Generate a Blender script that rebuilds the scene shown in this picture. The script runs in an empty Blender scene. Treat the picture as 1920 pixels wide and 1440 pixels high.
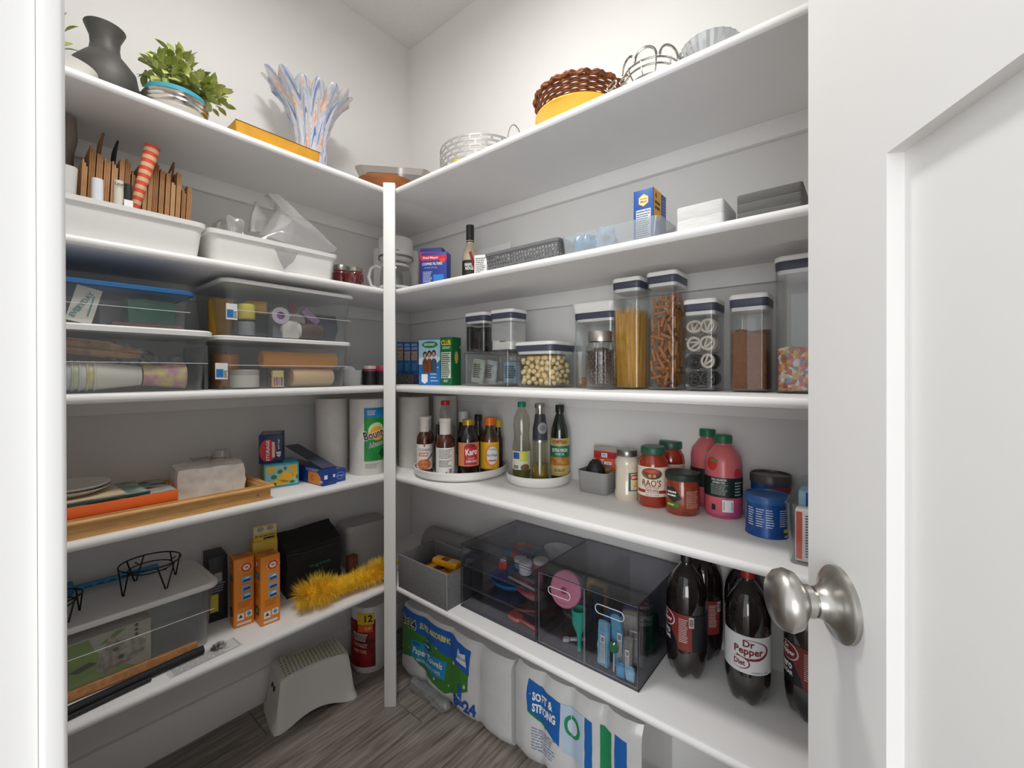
import bpy, bmesh, math, random
from mathutils import Vector, Matrix

random.seed(7)
SC = bpy.context.scene
COL = SC.collection
PI = math.pi
R = math.radians

# ------------------------------------------------------------------ camera
F, CX, CY = 810.2, 960.0, 701.4
YAW, PITCH, ROLL, EYE = R(39.385), R(-0.137), R(-0.093), 1.2
_d = Vector((math.cos(YAW) * math.cos(PITCH), math.sin(YAW) * math.cos(PITCH), math.sin(PITCH)))
_r0 = Vector((math.sin(YAW), -math.cos(YAW), 0))
_u0 = _r0.cross(_d)
_r = _r0 * math.cos(ROLL) + _u0 * math.sin(ROLL)
_u = -_r0 * math.sin(ROLL) + _u0 * math.cos(ROLL)
cam_data = bpy.data.cameras.new('camera')
cam = bpy.data.objects.new('camera', cam_data)
COL.objects.link(cam)
m3 = Matrix((_r, _u, -_d)).transposed()
cam.matrix_world = Matrix.Translation((0, 0, EYE)) @ m3.to_4x4()
cam_data.sensor_width = 36
cam_data.lens = F / 1920 * 36
cam_data.shift_y = (CY - 720) / 1920
cam_data.clip_start = 0.02
SC.camera = cam

# ------------------------------------------------------------------ world, lights, exposure
world = bpy.data.worlds.new('world')
SC.world = world
world.use_nodes = True
wb = world.node_tree.nodes['Background']
wb.inputs[0].default_value = (0.95, 0.975, 1.0, 1)
wb.inputs[1].default_value = 1.1


def area(name, loc, aim, sx, sy, power, color, shape='RECTANGLE'):
    l = bpy.data.lights.new(name, 'AREA')
    l.shape = shape
    l.size = sx
    l.size_y = sy
    l.energy = power
    l.color = color
    o = bpy.data.objects.new(name, l)
    COL.objects.link(o)
    o.location = loc
    o.rotation_euler = (Vector(aim) - Vector(loc)).to_track_quat('-Z', 'Y').to_euler()
    return o


area('kitchen_window_light', (-2.9, -1.3, 1.15), (0.7, 0.9, 0.8), 2.0, 1.9, 62, (0.97, 0.99, 1.0))
area('ceiling_lamp_light', (0.43, 0.72, 2.66), (0.43, 0.72, 0), 0.26, 0.26, 13.2, (1.0, 0.99, 0.972), 'DISK')
SC.view_settings.view_transform = 'Standard'
SC.view_settings.look = 'None'
SC.view_settings.exposure = 0.19
SC.view_settings.gamma = 1.0
SC.view_settings.use_curve_mapping = False
SC.cycles.transparent_max_bounces = 24
SC.cycles.max_bounces = 20
SC.cycles.diffuse_bounces = 14
SC.cycles.caustics_reflective = False
SC.cycles.caustics_refractive = False

# ------------------------------------------------------------------ picture -> place
X0, Y0, DEP, T = 0.9483, 1.3532, 0.36, 0.0226
X1, Y1 = X0 + DEP, Y0 + DEP
H = {1: 1.8766, 2: 1.5084, 3: 1.1542, 4: 0.8277, 5: 0.4237, 0: 0.0}
CEIL = 2.764
XD = 0.036            # pantry face of the doorway wall
YB = -1.05            # wall behind the door


def ray(px, py):
    return _r * ((px - CX) / F) - _u * ((py - CY) / F) + _d


def on_z(px, py, z):
    d = ray(px, py)
    t = (z - EYE) / d.z
    return Vector((d.x * t, d.y * t, z))


def on_y(px, py, y):
    d = ray(px, py)
    t = y / d.y
    return Vector((d.x * t, y, EYE + d.z * t))


def on_x(px, py, x):
    d = ray(px, py)
    t = x / d.x
    return Vector((x, d.y * t, EYE + d.z * t))


def z_at(px, py, p):
    """height at which the ray through a pixel passes the horizontal distance of p"""
    d = ray(px, py)
    return EYE + d.z * math.hypot(p[0], p[1]) / math.hypot(d.x, d.y)


def head(px):
    d = ray(px, CY)
    return math.atan2(d.y, d.x)


def cyl(px0, px1, dist=None, pybase=None, z=None, x=None, y=None):
    """centre and radius of an upright round thing seen between two columns"""
    a, b = head(px0), head(px1)
    half, mid = (a - b) / 2, (a + b) / 2
    c, s = math.cos(mid), math.sin(mid)
    if pybase is not None:
        p = on_z((px0 + px1) / 2, pybase, z)
        dist = math.hypot(p.x, p.y) / (1 - math.sin(half))
    elif x is not None:
        dist = x / c
    elif y is not None:
        dist = y / s
    return dist * c, dist * s, dist * math.sin(half)


def frR(px0, px1, pyt, k, xf):
    """front face on the right hand shelves (facing -X): centre y, width, height"""
    a, b = on_x(px0, pyt, xf), on_x(px1, pyt, xf)
    return (a.y + b.y) / 2, abs(a.y - b.y), (on_x((px0 + px1) / 2, pyt, xf).z - H[k])


def frL(px0, px1, pyt, k, yf):
    a, b = on_y(px0, pyt, yf), on_y(px1, pyt, yf)
    return (a.x + b.x) / 2, abs(a.x - b.x), (on_y((px0 + px1) / 2, pyt, yf).z - H[k])


# ------------------------------------------------------------------ materials
_mats = {}


def lin(h):
    h = h.lstrip('#')
    out = []
    for i in (0, 2, 4):
        c = int(h[i:i + 2], 16) / 255
        out.append(c / 12.92 if c <= 0.04045 else ((c + 0.055) / 1.055) ** 2.4)
    return (*out, 1)


def M(col, rough=0.5, metal=0.0, spec=0.5, noise=0.0, scale=30, bump=0.0, stretch=None, col2=None, coat=0.0):
    key = (col, rough, metal, spec, noise, scale, bump, stretch, col2, coat)
    if key in _mats:
        return _mats[key]
    m = bpy.data.materials.new('paint_' + col.lstrip('#'))
    m.use_nodes = True
    nt = m.node_tree
    b = nt.nodes['Principled BSDF']
    b.inputs['Roughness'].default_value = rough
    b.inputs['Metallic'].default_value = metal
    b.inputs['Specular IOR Level'].default_value = spec
    if coat:
        b.inputs['Coat Weight'].default_value = coat
    tc = nt.nodes.new('ShaderNodeTexCoord')
    mp = nt.nodes.new('ShaderNodeMapping')
    nt.links.new(tc.outputs['Object'], mp.inputs[0])
    if stretch:
        mp.inputs['Scale'].default_value = stretch
    nz = nt.nodes.new('ShaderNodeTexNoise')
    nz.inputs['Scale'].default_value = scale
    nz.inputs['Detail'].default_value = 4
    nt.links.new(mp.outputs[0], nz.inputs['Vector'])
    mx = nt.nodes.new('ShaderNodeMix')
    mx.data_type = 'RGBA'
    c1 = lin(col)
    if col2:
        c2 = lin(col2)
    else:
        c2 = tuple(max(0, c * (1 - noise)) for c in c1[:3]) + (1,)
    mx.inputs[6].default_value = c1
    mx.inputs[7].default_value = c2
    if col2 or noise:
        cr = nt.nodes.new('ShaderNodeValToRGB')
        cr.color_ramp.elements[0].position = 0.38
        cr.color_ramp.elements[1].position = 0.62
        nt.links.new(nz.outputs['Fac'], cr.inputs[0])
        nt.links.new(cr.outputs[0], mx.inputs[0])
    else:
        mx.inputs[0].default_value = 0
    nt.links.new(mx.outputs[2], b.inputs['Base Color'])
    if bump:
        bp = nt.nodes.new('ShaderNodeBump')
        bp.inputs['Strength'].default_value = bump
        bp.inputs['Distance'].default_value = 0.002
        nt.links.new(nz.outputs['Fac'], bp.inputs['Height'])
        nt.links.new(bp.outputs[0], b.inputs['Normal'])
    _mats[key] = m
    return m


def CLEAR(col='#f4f6f6', gloss=0.08, rough=0.05, haze=0.0, hazecol='#ffffff', edge=0.35):
    """thin clear plastic or glass: see-through, a little gloss, optional milky haze"""
    key = ('clear', col, gloss, rough, haze, hazecol, edge)
    if key in _mats:
        return _mats[key]
    m = bpy.data.materials.new('clear_' + col.lstrip('#'))
    m.use_nodes = True
    nt = m.node_tree
    nt.nodes.clear()
    out = nt.nodes.new('ShaderNodeOutputMaterial')
    tr = nt.nodes.new('ShaderNodeBsdfTransparent')
    tr.inputs[0].default_value = lin(col)
    gl = nt.nodes.new('ShaderNodeBsdfGlossy')
    gl.inputs['Roughness'].default_value = rough
    lw = nt.nodes.new('ShaderNodeLayerWeight')
    lw.inputs[0].default_value = 0.25
    mr = nt.nodes.new('ShaderNodeMapRange')
    mr.inputs['To Min'].default_value = gloss
    mr.inputs['To Max'].default_value = gloss + edge
    nt.links.new(lw.outputs['Facing'], mr.inputs[0])
    mix = nt.nodes.new('ShaderNodeMixShader')
    nt.links.new(mr.outputs[0], mix.inputs[0])
    nt.links.new(tr.outputs[0], mix.inputs[1])
    nt.links.new(gl.outputs[0], mix.inputs[2])
    last = mix
    if haze:
        df = nt.nodes.new('ShaderNodeBsdfDiffuse')
        df.inputs[0].default_value = lin(hazecol)
        mix2 = nt.nodes.new('ShaderNodeMixShader')
        mix2.inputs[0].default_value = haze
        nt.links.new(mix.outputs[0], mix2.inputs[1])
        nt.links.new(df.outputs[0], mix2.inputs[2])
        last = mix2
    nt.links.new(last.outputs[0], out.inputs[0])
    _mats[key] = m
    return m


def plank_material():
    m = bpy.data.materials.new('vinyl_plank')
    m.use_nodes = True
    nt = m.node_tree
    b = nt.nodes['Principled BSDF']
    b.inputs['Roughness'].default_value = 0.45
    tc = nt.nodes.new('ShaderNodeTexCoord')
    oi = nt.nodes.new('ShaderNodeObjectInfo')
    ad = nt.nodes.new('ShaderNodeVectorMath')
    ad.operation = 'MULTIPLY_ADD'
    ad.inputs[1].default_value = (1, 1, 1)
    sc = nt.nodes.new('ShaderNodeMath')
    sc.operation = 'MULTIPLY'
    sc.inputs[1].default_value = 37.0
    nt.links.new(oi.outputs['Random'], sc.inputs[0])
    nt.links.new(tc.outputs['Object'], ad.inputs[0])
    nt.links.new(sc.outputs[0], ad.inputs[2])
    mp = nt.nodes.new('ShaderNodeMapping')
    mp.inputs['Scale'].default_value = (1.6, 22, 1)
    nt.links.new(ad.outputs[0], mp.inputs[0])
    nz = nt.nodes.new('ShaderNodeTexNoise')
    nz.inputs['Scale'].default_value = 3.2
    nz.inputs['Detail'].default_value = 8
    nz.inputs['Distortion'].default_value = 0.8
    nt.links.new(mp.outputs[0], nz.inputs['Vector'])
    cr = nt.nodes.new('ShaderNodeValToRGB')
    cr.color_ramp.elements[0].position = 0.3
    cr.color_ramp.elements[0].color = lin('#5b534e')
    cr.color_ramp.elements[1].position = 0.72
    cr.color_ramp.elements[1].color = lin('#a0968e')
    nt.links.new(nz.outputs['Fac'], cr.inputs[0])
    nt.links.new(cr.outputs[0], b.inputs['Base Color'])
    return m


# ------------------------------------------------------------------ mesh helpers
def new_obj(name, bm, mat, parent=None, smooth=False, loc=None, rot=None, recalc=True):
    if recalc:
        bmesh.ops.recalc_face_normals(bm, faces=bm.faces)
    me = bpy.data.meshes.new(name)
    bm.to_mesh(me)
    bm.free()
    if mat:
        me.materials.append(mat)
    if smooth:
        for p in me.polygons:
            p.use_smooth = True
        if smooth is not True:
            try:
                me.set_sharp_from_angle(angle=R(smooth))
            except Exception:
                pass
    o = bpy.data.objects.new(name, me)
    COL.objects.link(o)
    if parent:
        o.parent = parent
    if loc:
        o.location = loc
    if rot:
        o.rotation_euler = rot
    return o


def tag(o, label, cat, group=None):
    o['label'] = label
    o['category'] = cat
    if group:
        o['group'] = group
    return o


def struct(o, label=None):
    o['kind'] = 'structure'
    if label:
        o['label'] = label
    return o


def thing(name, label, cat, loc=(0, 0, 0), rz=0, group=None):
    o = bpy.data.objects.new(name, None)
    o.empty_display_size = 0.03
    COL.objects.link(o)
    o.location = loc
    o.rotation_euler = (0, 0, rz)
    return tag(o, label, cat, group)


RZ = -PI / 2     # rotation of a thing that faces the room from the right hand shelves


def b_box(bm, x0, x1, y0, y1, z0, z1, mtx=None):
    vs = [bm.verts.new(v) for v in ((x0, y0, z0), (x1, y0, z0), (x1, y1, z0), (x0, y1, z0),
                                    (x0, y0, z1), (x1, y0, z1), (x1, y1, z1), (x0, y1, z1))]
    if mtx is not None:
        for v in vs:
            v.co = mtx @ v.co
    for f in ((0, 3, 2, 1), (4, 5, 6, 7), (0, 1, 5, 4), (1, 2, 6, 5), (2, 3, 7, 6), (3, 0, 4, 7)):
        bm.faces.new([vs[i] for i in f])
    return vs


def box(name, par, x0, x1, y0, y1, z0, z1, mat, bev=0.0, seg=2, rot=None, loc=None):
    bm = bmesh.new()
    b_box(bm, x0, x1, y0, y1, z0, z1)
    if bev:
        bmesh.ops.bevel(bm, geom=bm.edges[:], offset=bev, segments=seg, affect='EDGES', profile=0.5)
    return new_obj(name, bm, mat, par, smooth=40 if bev else False, rot=rot, loc=loc)


def boxc(name, par, w, d, h, mat, x=0, y=0, z=0, bev=0.0, seg=2, rot=None):
    """box of width w, depth d (front at y), height h standing on z, centred on x"""
    return box(name, par, -w / 2, w / 2, 0, d, 0, h, mat, bev, seg, rot, (x, y, z))


def b_ring(bm, w, d, r, z, seg, cx=0, cy=0):
    r = max(0.0005, min(r, w / 2 - 1e-4, d / 2 - 1e-4))
    vs = []
    for q, (sx, sy) in enumerate(((1, 1), (-1, 1), (-1, -1), (1, -1))):
        for i in range(seg + 1):
            a = q * PI / 2 + i / seg * PI / 2
            vs.append(bm.verts.new((cx + sx * (w / 2 - r) + r * math.cos(a), cy + sy * (d / 2 - r) + r * math.sin(a), z)))
    return vs


def b_loft(bm, sections, seg=4, cap0=True, cap1=True):
    rings = []
    for s in sections:
        z, w, d, r = s[:4]
        cx, cy = (s[4], s[5]) if len(s) > 4 else (0, 0)
        rings.append(b_ring(bm, w, d, r, z, seg, cx, cy))
    n = len(rings[0])
    for a, b in zip(rings, rings[1:]):
        for i in range(n):
            bm.faces.new((a[i], a[(i + 1) % n], b[(i + 1) % n], b[i]))
    if cap0:
        bm.faces.new(list(reversed(rings[0])))
    if cap1:
        bm.faces.new(rings[-1])


def loft(name, par, sections, mat, seg=4, cap0=True, cap1=True, loc=None, rot=None, smooth=35):
    bm = bmesh.new()
    b_loft(bm, sections, seg, cap0, cap1)
    return new_obj(name, bm, mat, par, smooth=smooth, loc=loc, rot=rot)


def b_lathe(bm, prof, seg=24, a0=0.0, a1=2 * PI, cx=0, cy=0, fz=None, fr=None):
    full = abs(a1 - a0 - 2 * PI) < 1e-6
    n = seg if full else seg + 1
    rings = []
    for r, z in prof:
        if r < 1e-6:
            rings.append([bm.verts.new((cx, cy, z))])
            continue
        ring = []
        for i in range(n):
            a = a0 + (a1 - a0) * i / seg
            rr = r * (fr(a, z) if fr else 1)
            ring.append(bm.verts.new((cx + rr * math.cos(a), cy + rr * math.sin(a), z + (fz(a, z) if fz else 0))))
        rings.append(ring)
    for a, b in zip(rings, rings[1:]):
        m = seg if full else n - 1
        for i in range(m):
            j = (i + 1) % n
            if len(a) == 1 and len(b) == 1:
                continue
            if len(a) == 1:
                bm.faces.new((a[0], b[j], b[i]))
            elif len(b) == 1:
                bm.faces.new((a[i], a[j], b[0]))
            else:
                bm.faces.new((a[i], a[j], b[j], b[i]))
    return rings


def lathe(name, par, prof, mat, seg=24, loc=None, rot=None, smooth=40, fz=None, fr=None):
    bm = bmesh.new()
    b_lathe(bm, prof, seg, fz=fz, fr=fr)
    return new_obj(name, bm, mat, par, smooth=smooth, loc=loc, rot=rot)


def wrap(name, par, r, z0, z1, a0, a1, mat, seg=18, loc=None, r1=None, th=0.0004):
    """label wrapped on a round body, angles in degrees from the front, + to the reader's right"""
    bm = bmesh.new()
    r1 = r if r1 is None else r1
    pts = []
    for rr0, rr1 in ((r, r1), (r + th, r1 + th)):
        for z, rr in ((z0, rr0), (z1, rr1)):
            pts.append([bm.verts.new((rr * math.sin(R(a0 + (a1 - a0) * i / seg)), -rr * math.cos(R(a0 + (a1 - a0) * i / seg)), z)) for i in range(seg + 1)])
    ib, it, ob, ot = pts
    closed = abs(a1 - a0) > 359.9
    for i in range(seg):
        bm.faces.new((ob[i], ob[i + 1], ot[i + 1], ot[i]))
        bm.faces.new((it[i], it[i + 1], ib[i + 1], ib[i]))
        bm.faces.new((ot[i], ot[i + 1], it[i + 1], it[i]))
        bm.faces.new((ib[i], ib[i + 1], ob[i + 1], ob[i]))
    if not closed:
        bm.faces.new((ib[0], ob[0], ot[0], it[0]))
        bm.faces.new((ob[-1], ib[-1], it[-1], ot[-1]))
    return new_obj(name, bm, mat, par, smooth=40, loc=loc)


def b_tube(bm, pts, rad, seg=8, closed=False):
    pts = [Vector(p) for p in pts]
    n = len(pts)
    up = Vector((0, 0, 1))
    rings = []
    prev = None
    for i, p in enumerate(pts):
        if closed:
            t = pts[(i + 1) % n] - pts[i - 1]
        else:
            t = pts[min(i + 1, n - 1)] - pts[max(i - 1, 0)]
        t = t.normalized() if t.length > 1e-9 else Vector((0, 0, 1))
        if prev is None:
            a = t.cross(up)
            if a.length < 1e-3:
                a = t.cross(Vector((1, 0, 0)))
        else:
            a = prev - t * prev.dot(t)
        a.normalize()
        prev = a
        b = t.cross(a)
        rr = rad[i] if isinstance(rad, (list, tuple)) else rad
        rings.append([bm.verts.new(p + (a * math.cos(2 * PI * k / seg) + b * math.sin(2 * PI * k / seg)) * rr) for k in range(seg)])
    m = n if closed else n - 1
    for i in range(m):
        a, b = rings[i], rings[(i + 1) % n]
        for k in range(seg):
            bm.faces.new((a[k], a[(k + 1) % seg], b[(k + 1) % seg], b[k]))
    if not closed:
        bm.faces.new(rings[0][::-1])
        bm.faces.new(rings[-1])


def tube(name, par, pts, rad, mat, seg=8, closed=False, loc=None, rot=None):
    bm = bmesh.new()
    b_tube(bm, pts, rad, seg, closed)
    return new_obj(name, bm, mat, par, smooth=50, loc=loc, rot=rot)


def circle(r, z, n=24, cx=0, cy=0):
    return [(cx + r * math.cos(2 * PI * i / n), cy + r * math.sin(2 * PI * i / n), z) for i in range(n)]


def face_map(face):
    k = face[0]
    if k == 'F':
        return lambda u, v, o: (u, face[1] - o, v)
    if k == 'B':
        return lambda u, v, o: (-u, face[1] + o, v)
    if k == 'L':
        return lambda u, v, o: (face[1] - o, -u, v)
    if k == 'R':
        return lambda u, v, o: (face[1] + o, u, v)
    if k == 'T':
        return lambda u, v, o: (u, v, face[1] + o)
    if k == 'C':
        rad, a0 = face[1], R(face[2]) if len(face) > 2 else 0
        return lambda u, v, o: ((rad + o) * math.sin(a0 + u / rad), -(rad + o) * math.cos(a0 + u / rad), v)


def poly(name, par, pts, face, mat, off=0.0004, th=0.0004, sub=0):
    """flat printed patch: outline (u, v) laid on a face; one closed thin solid"""
    fm = face_map(face)
    bm = bmesh.new()
    vs = [bm.verts.new((p[0], p[1], 0)) for p in pts]
    bm.faces.new(vs)
    if face[0] == 'C':
        us = [p[0] for p in pts]
        n = max(2, int((max(us) - min(us)) / (face[1] * 0.18)) + 1)
        for i in range(1, n):
            u = min(us) + (max(us) - min(us)) * i / n
            bmesh.ops.bisect_plane(bm, geom=bm.verts[:] + bm.edges[:] + bm.faces[:], plane_co=(u, 0, 0), plane_no=(1, 0, 0))
    for v in bm.verts:
        v.co = fm(v.co.x, v.co.y, off)
    return new_obj(name, bm, mat, par)


def rect(name, par, u0, u1, v0, v1, face, mat, off=0.0004):
    return poly(name, par, ((u0, v0), (u1, v0), (u1, v1), (u0, v1)), face, mat, off)


def oval(cu, cv, ru, rv, n=20, a0=0):
    return [(cu + ru * math.cos(2 * PI * i / n + a0), cv + rv * math.sin(2 * PI * i / n + a0)) for i in range(n)]


_fonts = {}


def glyphs(s, bold=0.0, shear=0.0, space=1.0):
    key = (s, bold, shear, space)
    if key not in _fonts:
        cu = bpy.data.curves.new('text', 'FONT')
        cu.body = s
        cu.size = 1
        cu.resolution_u = 2
        cu.offset = bold
        cu.shear = shear
        cu.space_character = space
        cu.align_x = 'LEFT'
        o = bpy.data.objects.new('text', cu)
        me = o.to_mesh()
        V = [(v.co.x, v.co.y) for v in me.vertices]
        P = [tuple(p.vertices) for p in me.polygons]
        o.to_mesh_clear()
        bpy.data.objects.remove(o)
        bpy.data.curves.remove(cu)
        _fonts[key] = (V, P)
    return _fonts[key]


def txt(par, s, u, v, w, face, mat, h=None, bold=0.0, shear=0.0, off=0.0009, rot=0, space=1.0, bend=0.0, name='lettering'):
    """lettering of width w (and height h) centred at (u, v) on a face"""
    V, P = glyphs(s, bold, shear, space)
    if not V:
        return None
    xs = [a for a, b in V]
    ys = [b for a, b in V]
    W0, H0 = max(xs) - min(xs), max(ys) - min(ys)
    sx = w / W0
    sy = sx if h is None else h / H0
    mx_, my_ = (max(xs) + min(xs)) / 2, (max(ys) + min(ys)) / 2
    fm = face_map(face)
    c, sn = math.cos(R(rot)), math.sin(R(rot))
    bm = bmesh.new()
    vs = []
    for a, b in V:
        p, q = (a - mx_) * sx, (b - my_) * sy
        q += bend * (1 - (2 * p / w) ** 2)
        vs.append(bm.verts.new(fm(u + p * c - q * sn, v + p * sn + q * c, off)))
    for f in P:
        try:
            bm.faces.new([vs[i] for i in f])
        except ValueError:
            pass
    return new_obj(name, bm, mat, par, recalc=False)


def lines(par, u0, u1, v0, v1, n, face, mat, fill=0.5, ragged=0.25, off=0.0008, name='small_print', seed=1):
    """blocks of print too small to read, as short bars"""
    rr = random.Random(seed)
    fm = face_map(face)
    bm = bmesh.new()
    dv = (v1 - v0) / n
    for i in range(n):
        a = u0
        vv = v1 - (i + 0.5) * dv
        end = u1 - (u1 - u0) * rr.random() * ragged
        while a < end:
            b = min(end, a + (u1 - u0) * (0.08 + 0.16 * rr.random()))
            k = 1 if face[0] != 'C' else 3
            for j in range(k):
                p, q = a + (b - a) * j / k, a + (b - a) * (j + 1) / k
                bm.faces.new([bm.verts.new(fm(x, y, off)) for x, y in ((p, vv - dv * fill / 2), (q, vv - dv * fill / 2), (q, vv + dv * fill / 2), (p, vv + dv * fill / 2))])
            a = b + (u1 - u0) * 0.03
    return new_obj(name, bm, mat, par, recalc=False)


def barcode(par, u0, u1, v0, v1, face, white, black, seed=3, vertical=True):
    rect('barcode_panel', par, u0, u1, v0, v1, face, white, 0.0008)
    rr = random.Random(seed)
    fm = face_map(face)
    bm = bmesh.new()
    mu, mv = (u1 - u0) * 0.1, (v1 - v0) * 0.12
    a, e = (u0 + mu, u1 - mu) if vertical else (v0 + mv, v1 - mv)
    L = e - a
    while a < e:
        b = min(e, a + L * (0.015 + 0.04 * rr.random()))
        q = ((a, v0 + mv), (b, v0 + mv), (b, v1 - mv), (a, v1 - mv)) if vertical else ((u0 + mu, a), (u1 - mu, a), (u1 - mu, b), (u0 + mu, b))
        bm.faces.new([bm.verts.new(fm(x, y, 0.0012)) for x, y in q])
        a = b + L * (0.015 + 0.03 * rr.random())
    return new_obj('barcode', bm, black, par, recalc=False)


def copy_tree(o, par=None):
    c = o.copy()
    COL.objects.link(c)
    c.parent = par
    for ch in list(o.children):
        copy_tree(ch, c)
    return c


WHITE = M('#f1f0ed', 0.5)
PWHITE = M('#eeece8', 0.4, spec=0.5)
BLACK = M('#17171a', 0.45)
INK = M('#26262a', 0.6)
NAVY = M('#1b2a66', 0.5)

# ------------------------------------------------------------------ the room
wall_m = M('#dfdedc', 0.75, noise=0.02, scale=4, bump=0.05)
trim_m = M('#eae9e7', 0.42, noise=0.015, scale=6)
shelf_m = M('#eae9e8', 0.45, noise=0.02, scale=9)
ceil_m = M('#dfdedc', 0.85, noise=0.03, scale=60, bump=0.2)
W = 0.11
struct(box('wall_back', None, XD - W, X1 + W, Y1, Y1 + W, 0, CEIL, wall_m))
struct(box('wall_right', None, X1, X1 + W, YB, Y1, 0, CEIL, wall_m))
struct(box('wall_behind_door', None, XD - W, X1 + W, YB - W, YB, 0, CEIL, wall_m))
YJ, YH = 0.442, -0.345        # jamb faces of the opening
bm = bmesh.new()
XW = XD - W
b_box(bm, XW, XD, YJ + 0.018, Y1, 0, CEIL)
b_box(bm, XW, XD, YB, YH - 0.018, 0, CEIL)
b_box(bm, XW, XD, YH - 0.018, YJ + 0.018, 2.07, CEIL)
struct(new_obj('wall_doorway', bm, wall_m))
struct(box('ceiling', None, XD - W, X1 + W, YB - W, Y1 + W, CEIL, CEIL + 0.05, ceil_m))
# jamb with its stop bead
jamb = struct(box('trim_1', None, XW, 0.0224, YJ, YJ + 0.018, 0, 2.07, trim_m, 0.001), 'white painted door jamb on the latch side of the doorway')
box('stop_bead', jamb, 0.0225, XD, YJ - 0.009, YJ + 0.018, 0, 2.07, trim_m, 0.003, 3)
struct(box('trim_2', None, XW, XD, YH - 0.018, YH, 0, 2.07, trim_m, 0.001), 'white painted door jamb on the hinge side of the doorway')
struct(box('trim_3', None, XW, XD, YH, YJ, 2.052, 2.07, trim_m, 0.001), 'white painted head of the doorway')

# floor of vinyl planks
floor = struct(box('floor', None, -2.2, X1 + W, YB - W, Y1 + W, -0.03, -0.004, M('#2b2826', 0.8)))
pl_m = plank_material()
PL, PW = 1.22, 0.18
bmp = bmesh.new()
b_box(bmp, 0.0008, PL - 0.0008, 0.0008, PW - 0.0008, -0.004, 0)
bmesh.ops.bevel(bmp, geom=[e for e in bmp.edges if all(v.co.z > -0.001 for v in e.verts)], offset=0.0012, segments=1, affect='EDGES')
plank0 = new_obj('plank', bmp, pl_m, floor)
first = True
for j in range(17):
    off = (j * 0.43) % PL
    for i in range(-1, 4):
        x, y = -2.2 + i * PL + off, YB - W + j * PW
        if x > X1 or x + PL < -2.2:
            continue
        o = plank0 if first else plank0.copy()
        if not first:
            COL.objects.link(o)
        first = False
        o.location = (x, y, 0)

# baseboards
def baseboard(name, x0, x1, y0, y1, side):
    b = struct(box(name, None, x0, x1, y0, y1, 0, 0.12, trim_m, 0.001))
    return b
baseboard('baseboard_back', XD, X1 - 0.014, Y1 - 0.014, Y1, 0)
baseboard('baseboard_right', X1 - 0.014, X1, YB, Y1, 1)

# corner shelves: two boards with rounded front edge and cleats under them
def board(name, par, along, a0, a1, k, cut=0.0):
    """along 'x': board on the back wall; along 'y': board on the right wall"""
    prof = []
    r = T / 2
    for i in range(7):
        a = -PI / 2 + PI * i / 6
        prof.append((r * 0.8 - r * 0.8 * math.cos(a), r + r * math.sin(a)))
    prof += [(DEP - 0.0005, T), (DEP - 0.0005, 0)]
    bm = bmesh.new()
    ends = []
    for a in (a0, a1):
        ring = []
        for d, z in prof:
            if along == 'x':
                ring.append(bm.verts.new((a, Y0 + d, H[k] - T + z)))
            else:
                ring.append(bm.verts.new((X0 + d, a, H[k] - T + z)))
        ends.append(ring)
    n = len(prof)
    for i in range(n):
        bm.faces.new((ends[0][i], ends[0][(i + 1) % n], ends[1][(i + 1) % n], ends[1][i]))
    bm.faces.new(ends[0])
    bm.faces.new(ends[1][::-1])
    return new_obj(name, bm, shelf_m, par, smooth=30)

HN = {1: 'top', 2: 'second from top', 3: 'middle', 4: 'fourth', 5: 'lowest'}
for k in range(1, 6):
    t = thing('corner_shelf', {1: 'white corner shelf at the very top holding vases and baskets',
                               2: 'white corner shelf under the top one, holding coffee maker and white bins',
                               3: 'white corner shelf at eye level with food canisters and lidded bins',
                               4: 'white corner shelf with sauce bottles and paper towel rolls',
                               5: 'lowest white corner shelf with soda bottles and smoked drawers'}[k],
              'shelf', (0, 0, 0), 0, 'corner shelves')
    board('shelf_board', t, 'x', XD + 0.001, X1 - 0.0005, k)
    board('shelf_board', t, 'y', YB + 0.001, Y0 + 0.004, k)
    box('cleat', t, XD + 0.001, X1 - 0.019, Y1 - 0.0185, Y1 - 0.0005, H[k] - T - 0.05, H[k] - T, trim_m, 0.001)
    box('cleat', t, X1 - 0.0185, X1 - 0.0005, YB + 0.001, Y1 - 0.0005, H[k] - T - 0.05, H[k] - T, trim_m, 0.001)
p = thing('shelf_post', 'square white wooden post carrying the inner corner of the shelves', 'post',
          (X0 - 0.0223, Y0 - 0.0223, 0), -PI / 4)
box('upright', p, -0.0205, 0.0205, -0.0095, 0.0095, 0.0, 1.884, trim_m, 0.0012)

# door, opened into the pantry
FE = 0.46
ue = _r0 * ((1515.5 - CX) / F * FE) + Vector((math.cos(YAW), math.sin(YAW), 0)) * FE
dh = YAW - R(9.87)
door = struct(thing('door_1', 'white panelled pantry door standing open', 'door', (ue.x, ue.y, 0), dh + PI))
del door['category']
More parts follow.
